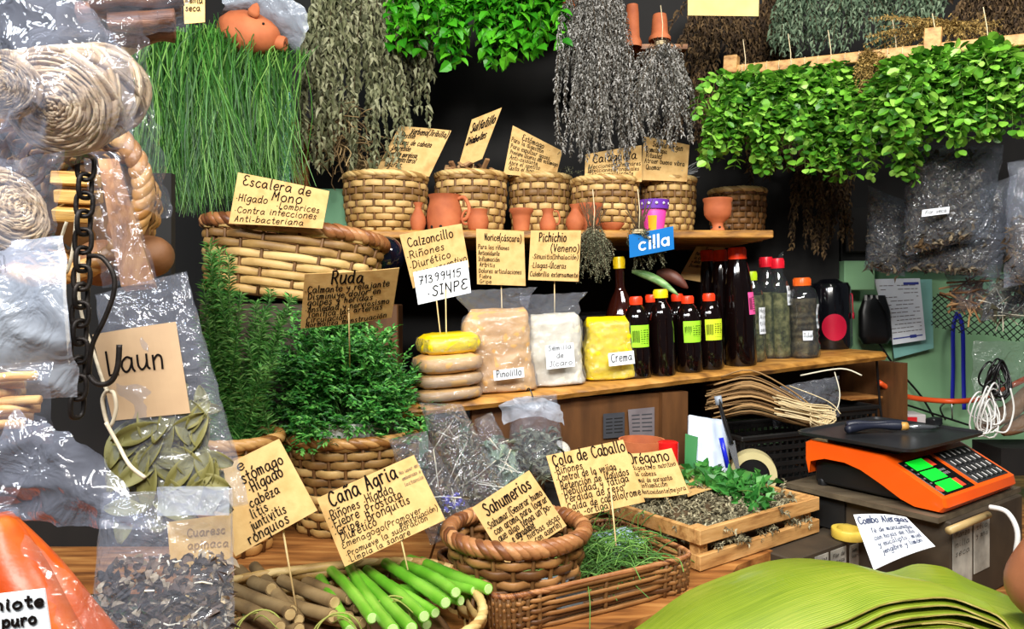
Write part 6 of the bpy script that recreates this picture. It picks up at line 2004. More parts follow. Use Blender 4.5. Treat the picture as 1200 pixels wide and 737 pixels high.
# tipped basket with its load
root = thing('wicker_basket', 'large golden basket hung on its side, mouth facing out, behind the chain', 'basket', P(120, 245, 1.34), rot=Matrix.Rotation(.12, 3, 'Z') @ Matrix.Rotation(PI / 2 - .02, 3, 'X'))
wicker(root, .142, .130, .20, rows=9, stakes=24, amp=.0048, mw=M_cane_m, mr=M_rim_m, rim=.0165, wraps=34, prof=lambda t: .66 + .34 * t ** .7, gap=.30, thick=.004)
M_husk = pm('brown_husk', [(80, 48, 26), (128, 84, 48), (150, 104, 66)], rough=.6, scale=14, bump=.3)
for k, (px, py, Y, r, lab) in enumerate([(176, 300, 1.20, .034, 'round brown husk in the mouth of the tipped basket'), (150, 268, 1.24, .030, 'small brown husk behind the wooden slab in the tipped basket'), (118, 308, 1.22, .038, 'dark brown husk at the bottom of the tipped basket behind the chain')]):
    mb = MB(); mb.loft([(r * math.sin(a), r * math.cos(a) * 1.1, r * math.cos(a)) for a in np.linspace(-1.5, 1.5, 14)], 20, Matrix.Translation(P(px, py, Y)), amp=.004, nsc=40, seed=k)
    tag(mb.build('seed_husk', M_husk, origin=P(px, py, Y)), lab, 'husk')
M_firewood = pm('split_firewood', [(150, 104, 44), (196, 150, 76), (220, 178, 106)], rough=.6, scale=9, stretch=(1, 10, 10), bump=.3)
for k, (x0, x1, py, lab) in enumerate([(62, 116, 212, 'topmost yellow split wood piece behind the chain'), (66, 118, 232, 'yellow split wood piece in the middle behind the chain'), (64, 116, 252, 'lowest yellow split wood piece behind the chain')]):
    a, b = P(x0, py, 1.04), P(x1, py - 3, 1.06)
    mb = MB(); mb.box((a + b) / 2, ((b - a).length, .03, .019), Matrix.Rotation(.05, 3, 'Y') @ Matrix.Rotation(.2 * k, 3, 'X'), bev=.002)
    tag(mb.build('wood_piece', M_firewood, smooth=False, origin=a), lab, 'wood piece')
t = thing('wooden_bar', 'reddish brown wooden slab in clear film leaning across the tipped basket', 'wood slab', P(150, 330, .98))
q = quadmap([P(114, 184, 1.02), P(138, 184, 1.03), P(180, 332, .97), P(142, 336, .96)])
mb = MB(); mb.grid(lambda u, v: q(u, 1 - v)[0] + q(u, 1 - v)[1][2] * (.004 * math.sin(v * 5)), 6, 18, thick=.022); mb.build('bar', pm('reddish_slab', [(112, 66, 28), (160, 104, 50), (186, 132, 74)], rough=.45, scale=10, stretch=(8, 8, 1), bump=.25), t, world=True, auto=40)
film('film_wrap', lambda u, v: q(-.35 + 1.7 * u, 1 - v * 1.02)[0] + Vector((0, -.016 - .010 * math.sin(PI * u), 0)), 12, 26, M_frontclear, parent=t, amp=.006, nsc=34, seed=7)

# iron chain with hooks
t = thing('iron_chain', 'dark iron chain hanging straight down with a long hook', 'chain', P(100, 180, .80))
tops = [(101, 190), (90, 486)]
nl = 14
for i in range(nl):
    f0, f1 = i / nl, (i + 1) / nl
    a = P(101 - 11 * f0, 186 + 300 * f0, .80); b = P(101 - 11 * f1, 186 + 300 * f1, .80)
    c_ = (a + b) / 2; hl = (b - a).length * .66; d = (b - a).normalized()
    s = Vector((1, 0.25, 0)).normalized() if i % 2 == 0 else Vector((.35, 1, 0)).normalized()
    ring = []
    for th in np.linspace(0, 2 * PI, 21)[:-1]:
        cx_, sy_ = math.cos(th), math.sin(th)
        ring.append(c_ + d * (hl * math.copysign(abs(sy_) ** .7, sy_)) + s * (.0082 * math.copysign(abs(cx_) ** .7, cx_)))
    mb = MB(); mb.tube(ring, .0026, 7, closed=True); mb.build('link', M_iron, t, world=True)
mb = MB(); mb.tube(catmull([P(104, 300, .79), P(120, 302, .785), P(133, 322, .785), P(133, 345, .785), P(122, 375, .785), P(108, 405, .785), P(104, 440, .79)], 5), .0026, 7); mb.build('hook', M_iron, t, world=True)
mb = MB(); mb.tube(catmull([P(140, 404, .785), P(138, 430, .785), P(130, 447, .785), P(115, 450, .785), P(104, 440, .79)], 5), .003, 7); mb.build('hook_tip', M_iron, t, world=True)
M_string = pm('off_white_string', [(176, 164, 140), (204, 192, 168)], rough=.8, scale=60)
for pts, lab in [([P(78, 260, .90), P(70, 290, .90), P(76, 320, .90), P(84, 300, .9), P(90, 250, .92)], 'off-white string loop beside the upper half of the chain'),
                 ([P(76, 300, .89), P(76, 350, .88), P(80, 400, .88), P(84, 440, .88)], 'off-white string hanging straight beside the chain'),
                 ([P(92, 300, .9), P(94, 360, .9), P(112, 420, .88), P(124, 455, .80), P(133, 460, .79), P(136, 480, .79), P(128, 500, .79), P(120, 470, .79), P(126, 456, .785)], 'off-white string tied in a bow over the bay leaf card'),
                 ([P(124, 495, .78), P(138, 520, .78), P(152, 545, .77), P(170, 560, .77)], 'off-white string end trailing over the clear knotted bag')]:
    mb = MB(); mb.tube(catmull(pts, 5), .0021, 6); tag(mb.build('white_string', M_string, origin=pts[0]), lab, 'string')

# bay leaf bag
bb_ = pillow_bag('bay_leaf_bag', 'large clear bag of dried bay leaves with a handwritten card inside', 'herb bag', [(112, 345), (218, 318), (292, 590), (140, 625)], [.93, .97, .93, .90], .04, M_bagclear, [], seed=11, nu=26, nv=36, amp=.004)
M_bay = pm('dried_bay_leaf', [(82, 82, 38), (112, 108, 54), (138, 132, 74)], rough=.6, scale=20, mode='both')
fmq = quadmap([P(112, 345, .93), P(218, 318, .97), P(292, 590, .93), P(140, 625, .90)])
mbp = MB()
mbp.grid(lambda u, v: (.062 * u, (v - .5) * .026 * math.sin(PI * (.04 + .94 * u)) ** .8, .006 * math.sin(u * 3) + .012 * (v - .5) ** 2 * 4 * .5), 8, 4, thick=.0005)
leaf0 = mbp.build('bay_leaf', M_bay)
tag(leaf0, 'dried bay leaf in the large clear bag with the handwritten card', 'leaf', 'dried bay leaves in the bag')
me0 = leaf0.data
for k in range(120):
    o = leaf0 if k == 0 else leaf0.copy()
    if k:
        COL.objects.link(o)
    u, v = R.uniform(.06, .80), .52 + .44 * (k / 120)
    if k < 18:
        u = R.uniform(.5, .85); v = R.uniform(.50, .66)
    p, (a, b_, n) = fmq(u, v)
    an = R.gauss(1.2, .6)
    ex = (a * math.cos(an) + b_ * math.sin(an)).normalized()
    nz = (n + a * R.gauss(0, .22) + b_ * R.gauss(0, .22)).normalized()
    ey = nz.cross(ex).normalized(); ex = ey.cross(nz)
    o.matrix_world = Matrix.Translation(p - ex * .03 + n * R.uniform(-.012, .012)) @ Matrix((ex, ey, nz)).transposed().to_4x4() @ Matrix.Scale(R.uniform(.65, 1.0), 4)
card('bag_card', [(108, 392), (206, 377), (223, 484), (132, 493)], [.915, .93, .915, .905], [('Laun', .10, .80, .48, .16, .0026)], 'greyish kraft card inside the bay leaf bag with one handwritten word', cat='sign', mat=pm('dull_kraft', [(176, 146, 112), (188, 158, 122)], rough=.8, scale=20), bend=.003)

# big milky bag and cinnamon sticks
film('plastic_bag', lambda u, v: P(-20 + (96 + 14 * v) * u, 285 + 190 * v - 10 * u, .72 - .025 * math.sin(PI * v) + .02 * u), 24, 30, M_bagmilk, 'wide milky plastic bag above the cinnamon sticks at the picture edge', amp=.008, nsc=20, seed=9, origin=P(30, 290, .72))
M_cinn = pm('pale_cinnamon', [(176, 122, 62), (206, 154, 88), (224, 180, 116)], rough=.6, scale=14, stretch=(1, 8, 8), bump=.3)
for k in range(7):
    a, b = P(-22, 446 + 9 * k + R.uniform(-2, 2), .70 + .012 * (k % 2)), P(38 + R.uniform(-10, 10), 440 + 9.5 * k, .71 + .010 * (k % 3))
    mb = MB(); mb.tube([a, a.lerp(b, .5) + Vector((0, 0, .001)), b], .0046, 9)
    tag(mb.build('cinnamon_stick', M_cinn, origin=a), 'pale cinnamon stick in the pile at the picture edge', 'cinnamon stick', 'cinnamon sticks at the picture edge')
film('plastic_bag', lambda u, v: P(-20 + 80 * u, 425 + 95 * v, .685 - .010 * math.sin(PI * v)), 16, 16, M_frontclear, 'clear bag round the cinnamon sticks', amp=.006, nsc=30, seed=13, origin=P(10, 430, .69))

# knotted bag of orange paste
M_ach = pm('orange_paste', [(140, 44, 6), (182, 72, 10), (212, 108, 26)], rough=.4, scale=10, bump=.5, bscale=30)
neck = P(4, 606, .66)
nb_ = thing('knotted_bag', 'knotted clear bag of orange paste with a white label', 'bag', P(40, 760, .64))
for k, (ex, ey, Y, r) in enumerate([(20, 800, .62, .028), (80, 790, .62, .026), (126, 775, .65, .022), (-30, 780, .64, .03), (50, 780, .68, .026)]):
    e = P(ex, ey, Y)
    mb = MB(); n = 12
    mb.tube([neck.lerp(e, i / n) + Vector((0, -.012 * math.sin(PI * i / n), .006 * math.sin(PI * i / n))) for i in range(n + 1)], [.005 + (r - .005) * math.sin(min(1, .1 + i / n * 1.5) * PI / 2) for i in range(n + 1)], 16)
    mb.build('paste', M_ach, nb_, world=True)
M_cone = plastic('creased_cone_film', dist=.008, haze=.05, bscale=30, bstr=1.0, gain=.9, base=.03, rough=.1, hcol=(236, 214, 204))
film('film_cone', lambda u, v: neck.lerp(P(-40 + 195 * u, 800 - 50 * u, .615 - .03 * math.sin(PI * u) + .03 * u), v) + Vector((0, -.018 * math.sin(PI * v), .022 * math.sin(PI * v) * u)), 36, 26, M_cone, parent=nb_, amp=.006, nsc=34, seed=15)
film('film_flare', lambda u, v: neck.lerp(P(20 + 165 * u, 478 + 138 * u ** 1.5 + 6 * math.sin(u * 9), .66 - .03 * u), v ** .8) + Vector((0, -.02 * math.sin(PI * v) * (1 - u * .4), 0)), 36, 26, M_foilbag, parent=nb_, amp=.010, nsc=28, seed=16)
film('film_flare', lambda u, v: neck.lerp(P(-60 + 120 * u, 500 - 20 * math.sin(u * 3), .66 + .03 * u), v ** .8), 20, 18, M_frontclear, parent=nb_, amp=.010, nsc=28, seed=17)
card('label', [(-34, 700), (52, 690), (62, 760), (-26, 770)], [.575, .57, .575, .58], [('Achiote', .0, .98, .26, .11, .0024), ('puro', .40, .86, .54, .11, .0024)], '', mat=M_paper, parent=nb_)
mb = MB()
for k in range(3):
    mb.tube([neck + Vector((.010 * math.cos(a), .010 * math.sin(a), .004 * (k - 1))) for a in np.linspace(0, 2 * PI, 14)[:-1]], .0022, 5, closed=True)
mb.build('knot', M_frontclear, nb_, world=True)

# bag of dark dried flowers
fb_ = pillow_bag('flower_bag', 'clear zip bag of dark dried flower heads below the bay leaf bag', 'herb bag', [(120, 578), (272, 572), (276, 780), (100, 800)], [.82, .83, .80, .78], .05, M_bagclear,
                 [(pm('dark_dried_petal', [(28, 22, 20), (58, 42, 34), (96, 76, 58), (186, 170, 142)], rough=.75, mode='island'), 760, .013, .011, CURLY, .36, 1.0, .06, .97, 'dried_flower_heads'), (M_strawpale, 60, .018, .0012, 'stem', .38, 1.0, .4, .95, 'pale_strings')], seed=21, amp=.004)
film('zip_top', lambda u, v: P(185 + 84 * u, 570 + 34 * v, .80 - .01 * math.sin(PI * u)), 12, 5, M_bagmilk, parent=fb_, amp=.003, nsc=30, seed=22)
card('bag_card', [(196, 612), (272, 602), (272, 664), (200, 668)], [.825, .83, .825, .82], [('Cuaresc', .3, .9, .35, .10), ('apinaca', .3, .95, .60, .10)], 'pale card inside the zip bag of dark flower heads', mat=M_kraft, ink=pm('very_faint_ink', [(150, 118, 76)], rough=.8))

# ---------------------------------------------------------------- under the bottle shelf, right side
M_wick = pm('brown_wick', [(116, 84, 48), (160, 124, 78), (186, 152, 104)], rough=.8, mode='island')
M_wickend = pm('cream_wick', [(206, 184, 138), (228, 210, 168)], rough=.8, mode='island')
slat_crate('black_crate', Vector((P(900, 0, 2.13).x, 2.13, .9112)), .36, .20, .155, 'black lattice crate under the bottle shelf holding the hank of wicks', SROTZ)
slat_crate('black_crate', Vector((P(975, 0, 2.40).x - .02, 2.37, .9112)), .22, .17, .185, 'shorter black lattice crate tucked behind the other at the shelf end', SROTZ)
t = thing('wick_hank', 'hank of brown candle wicks with cream looped ends', 'wick hank', P(900, 478, 2.10))
wa, wb = MB(), MB()
for k in range(90):
    o1, o2 = R.gauss(0, 1), R.gauss(0, 1)
    a = P(826 + R.uniform(0, 25), 470 + o1 * 9, 2.10 + .02 * o2)
    m1 = P(880, 462 + o1 * 9, 2.08 + .025 * o2 - .01)
    m2 = P(925, 478 + o1 * 7, 2.06 + .02 * o2)
    b = P(948 + R.uniform(-4, 6), 490 + o1 * 4, 2.05 + .014 * o2)
    wa.tube(catmull([a, m1, m2, b], 4), .0022, 4)
for k in range(34):
    o1, o2 = R.gauss(0, 1), R.gauss(0, 1)
    a = P(915 + R.uniform(-10, 10), 474 + o1 * 6, 2.035 + .01 * o2)
    b = P(945, 482 + o1 * 5, 2.03 + .01 * o2)
    c_ = P(968 + R.uniform(-8, 12), 488 + o1 * 6, 2.03)
    d_ = P(960 + R.uniform(-8, 8), 498 + o1 * 3, 2.03)
    wb.tube(catmull([a, b, c_, d_, b + Vector((.01, 0, -.008))], 4), .0019, 5)
wa.build('brown_length', M_wick, t, world=True); wb.build('cream_loop', M_wickend, t, world=True)
t = thing('plastic_sack', 'dark clear plastic sack lying under the end of the bottle shelf', 'sack', P(950, 490, 2.22))
film('film', lambda u, v: P(905 + 78 * u, 440 + 48 * v + 14 * (1 - u), 2.18 - .07 * math.sin(PI * u) * math.sin(PI * v)), 18, 16, plastic('grey_sack_film', haze=.10, bscale=30, bstr=.9, gain=1.0, base=.05, tint=(120, 122, 126)), parent=t, amp=.012, nsc=24, seed=31)
for pts, r, m, lab, nm in [([P(925, 452, 2.10), P(970, 470, 2.06), P(985, 485, 2.04)], .0013, M_wickend, 'thin stick lying over the hank of wicks', 'thin_stick'),
                           ([P(938, 440, 2.15), P(985, 432, 2.12), P(1010, 440, 2.10)], .0022, M_strawpale, 'pale drinking straw under the shelf end', 'straw'),
                           ([P(978, 436, 2.12), P(984, 460, 2.08), P(980, 480, 2.06), P(966, 484, 2.05)], .0016, M_strawpale, 'white cord loop around the dark sack', 'cord')]:
    mb = MB(); mb.tube(catmull(pts, 5), r, 6); tag(mb.build(nm, m, origin=pts[0]), lab, nm.replace('_', ' '))
mb = MB(); mb.box((S(1000, .14) + Vector((-.03, -.02, -.155))), (.14, .16, .006), SROTZ); tag(mb.build('small_ledge', M_plank, smooth=False, origin=S(1000, .14) + Vector((0, 0, -.16))), 'small wooden ledge on the side board under the shelf end', 'ledge')

# white packets, pen and knife beside the post
t = thing('white_packet', 'white plastic packet of papers standing by the post', 'packet', Vector((P(833, 0, 1.98).x, 1.98, .912)))
q = quadmap([P(808, 486, 1.96), P(852, 492, 1.96), P(856, 556, 1.90), P(806, 556, 1.90)])
mb = MB(); mb.grid(lambda u, v: q(u, 1 - v)[0] + Vector((0, -.012 * math.sin(PI * u), 0)) + Vector((0, .003 * math.sin(u * 20), 0)), 14, 10, thick=.018); mb.build('packet', pm('bluish_white_plastic', [(196, 210, 232), (224, 232, 244)], rough=.3, scale=8, bump=.3), t, world=True)
q2 = quadmap([P(803, 508, 1.90), P(818, 512, 1.89), P(814, 560, 1.87), P(802, 560, 1.88)])
mb = MB(); mb.grid(lambda u, v: q2(u, 1 - v)[0], 3, 3, thick=.006); tag(mb.build('green_card', pm('green_card', [(20, 110, 46), (30, 124, 54)], rough=.5), smooth=False, origin=P(808, 560, 1.88)), 'green and white card standing at the foot of the post', 'card')
t = thing('black_knife', 'long black handled knife leaning beside the white packet', 'knife', P(862, 540, 1.90))
mb = MB(); mb.tube(catmull([P(842, 468, 1.92), P(848, 490, 1.91), P(857, 520, 1.90)], 5), [.0085] * 6 + [.010] * 5, 10, flat=.6); mb.build('handle', M_blackp, t, world=True)
mb = MB(); mb.tube([P(841, 464, 1.922), P(843, 474, 1.92)], .0095, 10); mb.build('handle_end', pm('grey_plastic', [(150, 160, 174)], rough=.4), t, world=True)
mb = MB(); q3 = quadmap([P(852, 518, 1.90), P(861, 516, 1.90), P(869, 560, 1.88), P(866, 560, 1.88)]); mb.grid(lambda u, v: q3(u, 1 - v)[0], 2, 4, thick=.0015); mb.build('blade', pm('steel', [(180, 184, 190)], rough=.25, metal=.9), t, world=True, smooth=False)
mb = MB(); mb.tube([P(845, 513, 1.885), P(853, 548, 1.87)], .0062, 10); tag(mb.build('blue_marker', pm('blue_plastic', [(24, 34, 190), (30, 44, 208)], rough=.3), origin=P(853, 548, 1.87)), 'blue marker standing between white packet and knife', 'marker')

# tape dispenser
dz = .9115
ta, tb_ = P(845, 545, 1.92), P(945, 560, 1.80)
t = thing('tape_dispenser', 'black tape dispenser with a roll of cream tape behind the crate', 'tape dispenser', Vector(((P(893, 0, 1.86)).x, 1.93, dz)), rot=(0, 0, -.25))
mb = MB(); mb.loft([(0, .125, .036, 5), (.022, .125, .036, 5), (.030, .118, .030, 5)], 36); mb.build('base', M_blackp, t)
for sy in (-.030, .030):
    mb = MB()
    pts = [(-.125, .028), (-.125, .085), (-.06, .07), (.02, .05), (.125, .03)]
    mb.raw([(x, sy + k, z) for k in (-.003, .003) for x, z in pts], [(0, 1, 2, 3, 4), (9, 8, 7, 6, 5)] + [(i, (i + 1) % 5 + 0, (i + 1) % 5 + 5, i + 5) for i in range(5)][::1]); mb.build('side_wall', M_blackp, t, smooth=False)
mb = MB(); Mt = Matrix.Translation((.0, 0, .075)) @ Matrix.Rotation(PI / 2, 4, 'X')
mb.lathe([(.040, -.024), (.058, -.024), (.0585, 0), (.058, .024), (.040, .024), (.040, -.024)], 40, Mt, cap0=False); ro = mb.build('tape_roll', pm('cream_tape', [(196, 184, 132), (214, 202, 154)], rough=.3), t, auto=40)
mb = MB(); mb.lathe([(.0, -.02), (.038, -.02), (.038, .02), (.0, .02)], 28, Mt, cap0=False); mb.build('hub', M_blackp, t, auto=40)
mb = MB(); mb.box((.13, 0, .045), (.014, .05, .05), bev=.002); mb.build('cutter', M_blackp, t, smooth=False)

# ---------------------------------------------------------------- orange scale
SM = Matrix((CX, CY, Vector((0, 0, 1)))).transposed()
so = Vector((.878, 1.500, 1.001))
sc = thing('kitchen_scale', 'orange electronic scale with green display, dark pan and keypad', 'scale', so + CX * .175 + CY * .16, rot=SM)
M_or = pm('orange_plastic', [(246, 88, 14), (250, 98, 20)], rough=.28, scale=6, coat=.35)
W2, D2 = .175, .16            # half width (along the display), half depth; front is -y
# side profile (y, z) counter clockwise from front foot
top = [(-.160, .016), (-.156, .034), (-.048, .090), (-.030, .099), (.145, .108), (.158, .100)]
bot = [(.158, .060), (.150, .028), (.146, .058), (.110, .070), (.06, .070), (.02, .060), (-.03, .036), (-.07, .014), (-.10, .004), (-.15, .004)]
prof_ = top + bot
mb = MB()
n = len(prof_)
V = []
xs = [(-W2, .965), (-W2 + .004, .99), (-W2 + .012, 1.0), (W2 - .012, 1.0), (W2 - .004, .99), (W2, .965)]
cy0, cz0 = 0.0, .055
for x, k in xs:
    for (y, z) in prof_:
        V.append((x, cy0 + (y - cy0) * k, cz0 + (z - cz0) * k))
Fc = []
for i in range(len(xs) - 1):
    for j in range(n):
        j2 = (j + 1) % n
        Fc.append((i * n + j, (i + 1) * n + j, (i + 1) * n + j2, i * n + j2))
Fc.append(tuple(range(n)))
Fc.append(tuple((len(xs) - 1) * n + j for j in range(n - 1, -1, -1)))
mb.raw(V, Fc)
mb.build('body', M_or, sc, auto=35)
mb = MB(); mb.box((0, .045, .033), (W2 * 2 - .05, .20, .055), bev=.004); mb.build('underside', M_blackp, sc, smooth=False)
for sx in (-1, 1):
    for yy in (-.125, .13):
        mb = MB(); mb.lathe([(0, 0), (.012, 0), (.012, .012), (0, .03 if yy > 0 else .012)], 14, Matrix.Translation((sx * .14, yy, 0))); mb.build('foot', M_blackp, sc, auto=40)
# pan
M_pan = pm('dark_steel_pan', [(44, 45, 48), (62, 63, 66)], rough=.35, metal=.55, scale=8)
mb = MB(); mb.loft([(.116, .172, .127, 12), (.118, .182, .137, 12), (.125, .184, .139, 12), (.1255, .180, .135, 12), (.120, .176, .132, 12)], 48, Matrix.Translation((-.006, .040, 0)), cap0=True, cap1=True); mb.build('pan', M_pan, sc, auto=30)
mb = MB(); mb.box((-.006, .04, .109), (.26, .17, .018), bev=.004); mb.build('pan_support', M_blackp, sc, smooth=False)
# sloped panel frame: origin at the lower front edge
pa = Vector((0, -.156, .034)); pb_ = Vector((0, -.048, .090))
sy_ = (pb_ - pa).normalized(); LN = (pb_ - pa).length
nn_ = Vector((1, 0, 0)).cross(sy_).normalized()


def on_panel(mb, x0, x1, s0, s1, h0, h1, bev=.0008):
    c_ = pa + sy_ * ((s0 + s1) / 2 * LN) + Vector(((x0 + x1) / 2, 0, 0)) + nn_ * ((h0 + h1) / 2)
    mb.box(c_, (x1 - x0, (s1 - s0) * LN, h1 - h0), Matrix((Vector((1, 0, 0)), sy_, nn_)).transposed(), bev=bev)


mb = MB(); on_panel(mb, -.160, -.020, .06, .94, -.001, .0016); dp = mb.build('display_panel', pm('black_display', [(10, 10, 11)], rough=.25), sc, smooth=False)
M_lcd = pm('green_lcd', [(20, 235, 50)], rough=.4, emit=.55, spec=.2)
M_redmark = pm('red_marking', [(226, 70, 44)], rough=.5)
for k, (s0, s1) in enumerate([(.66, .90), (.38, .62), (.10, .34)]):
    mb = MB(); on_panel(mb, -.138, -.068, s0, s1, .0016, .0026, .0003); mb.build('screen', M_lcd, dp, smooth=False)
    if k != 1:
        mb = MB(); on_panel(mb, -.066, -.046, s0 + .02, s1 - .02, .0016, .0022, .0002); mb.build('red_marking', M_redmark, dp, smooth=False)
mb = MB()
for k in range(3):
    on_panel(mb, -.064 + k * .009, -.058 + k * .009, .44, .50, .0016, .0021, .0001); on_panel(mb, -.064 + k * .009, -.058 + k * .009, .53, .58, .0016, .0021, .0001)
for k in range(5):
    on_panel(mb, -.152, -.146, .34 + .12 * k, .37 + .12 * k, .0016, .0021, .0001)
mb.build('printed_marking', M_greypaper, dp, smooth=False)
mb = MB(); mb.lathe([(.0, .0016), (.009, .0016), (.009, .0030), (0, .0034)], 18, Matrix.Translation(pa + sy_ * (.20 * LN) + Vector((-.149, 0, 0))) @ Matrix((Vector((1, 0, 0)), sy_, nn_)).transposed().to_4x4()); mb.build('red_button', M_redmark, dp, auto=40)
mb = MB(); on_panel(mb, .0, .158, .08, .94, -.001, .0014); kp = mb.build('keypad', pm('dark_grey_keypad', [(40, 40, 42)], rough=.45), sc, smooth=False)
M_keyw = pm('white_key_print', [(226, 226, 224)], rough=.5)
for r_ in range(4):
    for c_ in range(6):
        mb = MB(); on_panel(mb, .006 + c_ * .025, .027 + c_ * .025, .12 + r_ * .205, .29 + r_ * .205, .0014, .0030, .0006); kk = mb.build('key', M_blackp, kp, smooth=False)
        mb = MB(); on_panel(mb, .013 + c_ * .025, .0165 + c_ * .025, .15 + r_ * .205, .26 + r_ * .205, .0030, .0034, .0001); mb.build('key_print', M_keyw, kk, smooth=False)

# pliers on the pan
t = thing('pliers', 'pliers with dark grips and a tan band lying on the scale pan', 'pliers', so + CX * .17 + CY * .20 + Vector((0, 0, .127)))
o_ = so + Vector((0, 0, .1335))
w_ = lambda a, b, z=0: o_ + CX * (a + .175) + CY * (b + .16) + Vector((0, 0, z))
for pts, nm in [([w_(-.115, .085), w_(-.07, .075, .003), w_(-.02, .052, .004), w_(.02, .022, .003)], 'grip'), ([w_(-.06, .118), w_(-.03, .095, .003), w_(.01, .06, .005), w_(.035, .022, .004)], 'grip')]:
    mb = MB(); cc = catmull(pts, 6); mb.tube(cc, [.0085 + .002 * math.sin(i * .5) for i in range(len(cc))], 10); mb.build(nm, pm('navy_grip', [(22, 26, 42), (34, 38, 54)], rough=.45) if nm not in bpy.data.materials else M_blackp, t, world=True)
mb = MB(); mb.tube([w_(.014, .026, .003), w_(.026, .016, .003)], .010, 10); mb.build('tan_band', pm('tan_plastic', [(196, 146, 72)], rough=.4), t, world=True)
M_steel = bpy.data.materials['steel']
mb = MB(); mb.tube([w_(.028, .018, .002), w_(.045, .004, .002), w_(.075, -.012, .0), w_(.10, -.02, .0)], [.008, .012, .009, .004], 8, flat=.6); mb.build('jaw', M_steel, t, world=True)
mb = MB(); mb.box(w_(.125, .0, .006), (.045, .022, .020), SM, bev=.003); tag(mb.build('black_clip', M_blackp, smooth=False, origin=w_(.125, .0, -.004)), 'small black block lying at the tip of the pliers', 'clip')

# ---------------------------------------------------------------- green wall at the right
WY = 2.768
mb = MB(); q = quadmap([P(1029, 327, 2.70), P(1072, 325, 2.70), P(1088, 395, 2.69), P(1040, 402, 2.69)])


def hung_paper(qpx, Y, m, label, nm='paper_sheet', lines=True, logo=None, th=.001):
    q = quadmap([P(a, b, Y) for a, b in qpx])
    mb = MB(); mb.grid(lambda u, v: q(u, 1 - v)[0], 6, 6, thick=th)
    o = tag(mb.build(nm, m, smooth=False, origin=q(.5, 1)[0]), label, 'paper')
    if lines:
        ib = MB()
        e = lambda u, v: q(u, v)[0] + q(u, v)[1][2] * .0008

        def r_(u0, u1, v0, v1):
            ib.raw([e(u0, v0), e(u1, v0), e(u1, v1), e(u0, v1)], [(0, 3, 2, 1)])
        rq = random.Random(3)
        for k in range(13):
            v = .10 + k * .06
            u = .08
            while u < .88:
                d_ = rq.uniform(.04, .16)
                if rq.random() < .7:
                    r_(u, min(u + d_, .92), v, v + .012)
                u += d_ + .02
        ib.build('print_lines', M_greypaper, o, smooth=False, world=True)
        ib = MB(); r_(.62, .96, .06, .10); r_(.06, .92, .905, .925); r_(.55, .74, .89, .94)
        ib.build('blue_bars', pm('print_blue', [(50, 62, 150)], rough=.6), o, smooth=False, world=True)
    return o


M_teal = pm('teal_paper', [(120, 178, 168), (138, 194, 184)], rough=.6, scale=14)
hung_paper([(1037, 329), (1092, 327), (1094, 408), (1048, 420)], 2.735, M_teal, 'pale teal pad hanging behind the white printed form', lines=False, nm='paper_pad', th=.006)
hung_paper([(1024, 327), (1078, 326), (1085, 398), (1046, 404)], 2.70, M_paper, 'white printed form with blue bars hanging on the green wall')
t = thing('black_pouch', 'black pouch with a strap hanging beside the white form', 'pouch', P(1022, 405, 2.70))
mb = MB(); mb.loft([(0, .045, .016, 3), (.03, .058, .022, 3), (.12, .056, .02, 3), (.165, .040, .014, 3), (.178, .036, .006, 3)], 28, Matrix.Translation(P(1025, 403, 2.70)), amp=.006, nsc=24); mb.build('body', M_blackp, t, world=True)
mb = MB(); mb.tube(catmull([P(1030, 352, 2.68), P(1042, 375, 2.67), P(1046, 410, 2.68), P(1048, 430, 2.70)], 5), .004, 6, flat=.4); mb.build('strap', M_blackp, t, world=True)
mb = MB()
for dx in (-.02, 0, .02):
    mb.box(P(1021, 349, 2.69) + Vector((dx, 0, 0)), (.007, .007, .02))
mb.build('zip_teeth', pm('pale_metal', [(190, 190, 186)], rough=.4), t, world=True, smooth=False)
mb = MB(); mb.box(P(1003, 323, 2.69) + Vector((0, .02, 0)), (.11, .10, .105), bev=.003); tag(mb.build('green_box', M_greenwall, smooth=False, origin=P(1003, 338, 2.7)), 'small pale green wooden box on the wall above the black jar', 'box')
mb = MB(); mb.box(P(1003, 270, 2.70), (.10, .06, .16), bev=.003); tag(mb.build('dark_box', M_shadewood, smooth=False, origin=P(1003, 300, 2.7)), 'dark box on the wall under the mint leaves', 'box')

# blue lanyard
t = thing('blue_lanyard', 'blue lanyard hanging in a long loop on the green wall', 'lanyard', P(1122, 366, 2.70))
M_lany = pm('royal_blue_strap', [(16, 24, 150), (22, 34, 176)], rough=.5)
for pts in ([P(1122, 366, 2.70), P(1117, 385, 2.69), P(1117, 430, 2.69), P(1116, 470, 2.70)], [P(1122, 366, 2.70), P(1128, 385, 2.69), P(1129, 440, 2.70), P(1130, 480, 2.70)]):
    mb = MB(); cc = catmull(pts, 6); mb.tube(cc, .0085, 6, flat=.2, up=(0, 1, 0)); mb.build('strap', M_lany, t, world=True)
mb = MB(); mb.tube([P(1115, 468, 2.70), P(1116, 492, 2.70)], .003, 6); mb.build('metal_clip', bpy.data.materials['steel'], t, world=True)

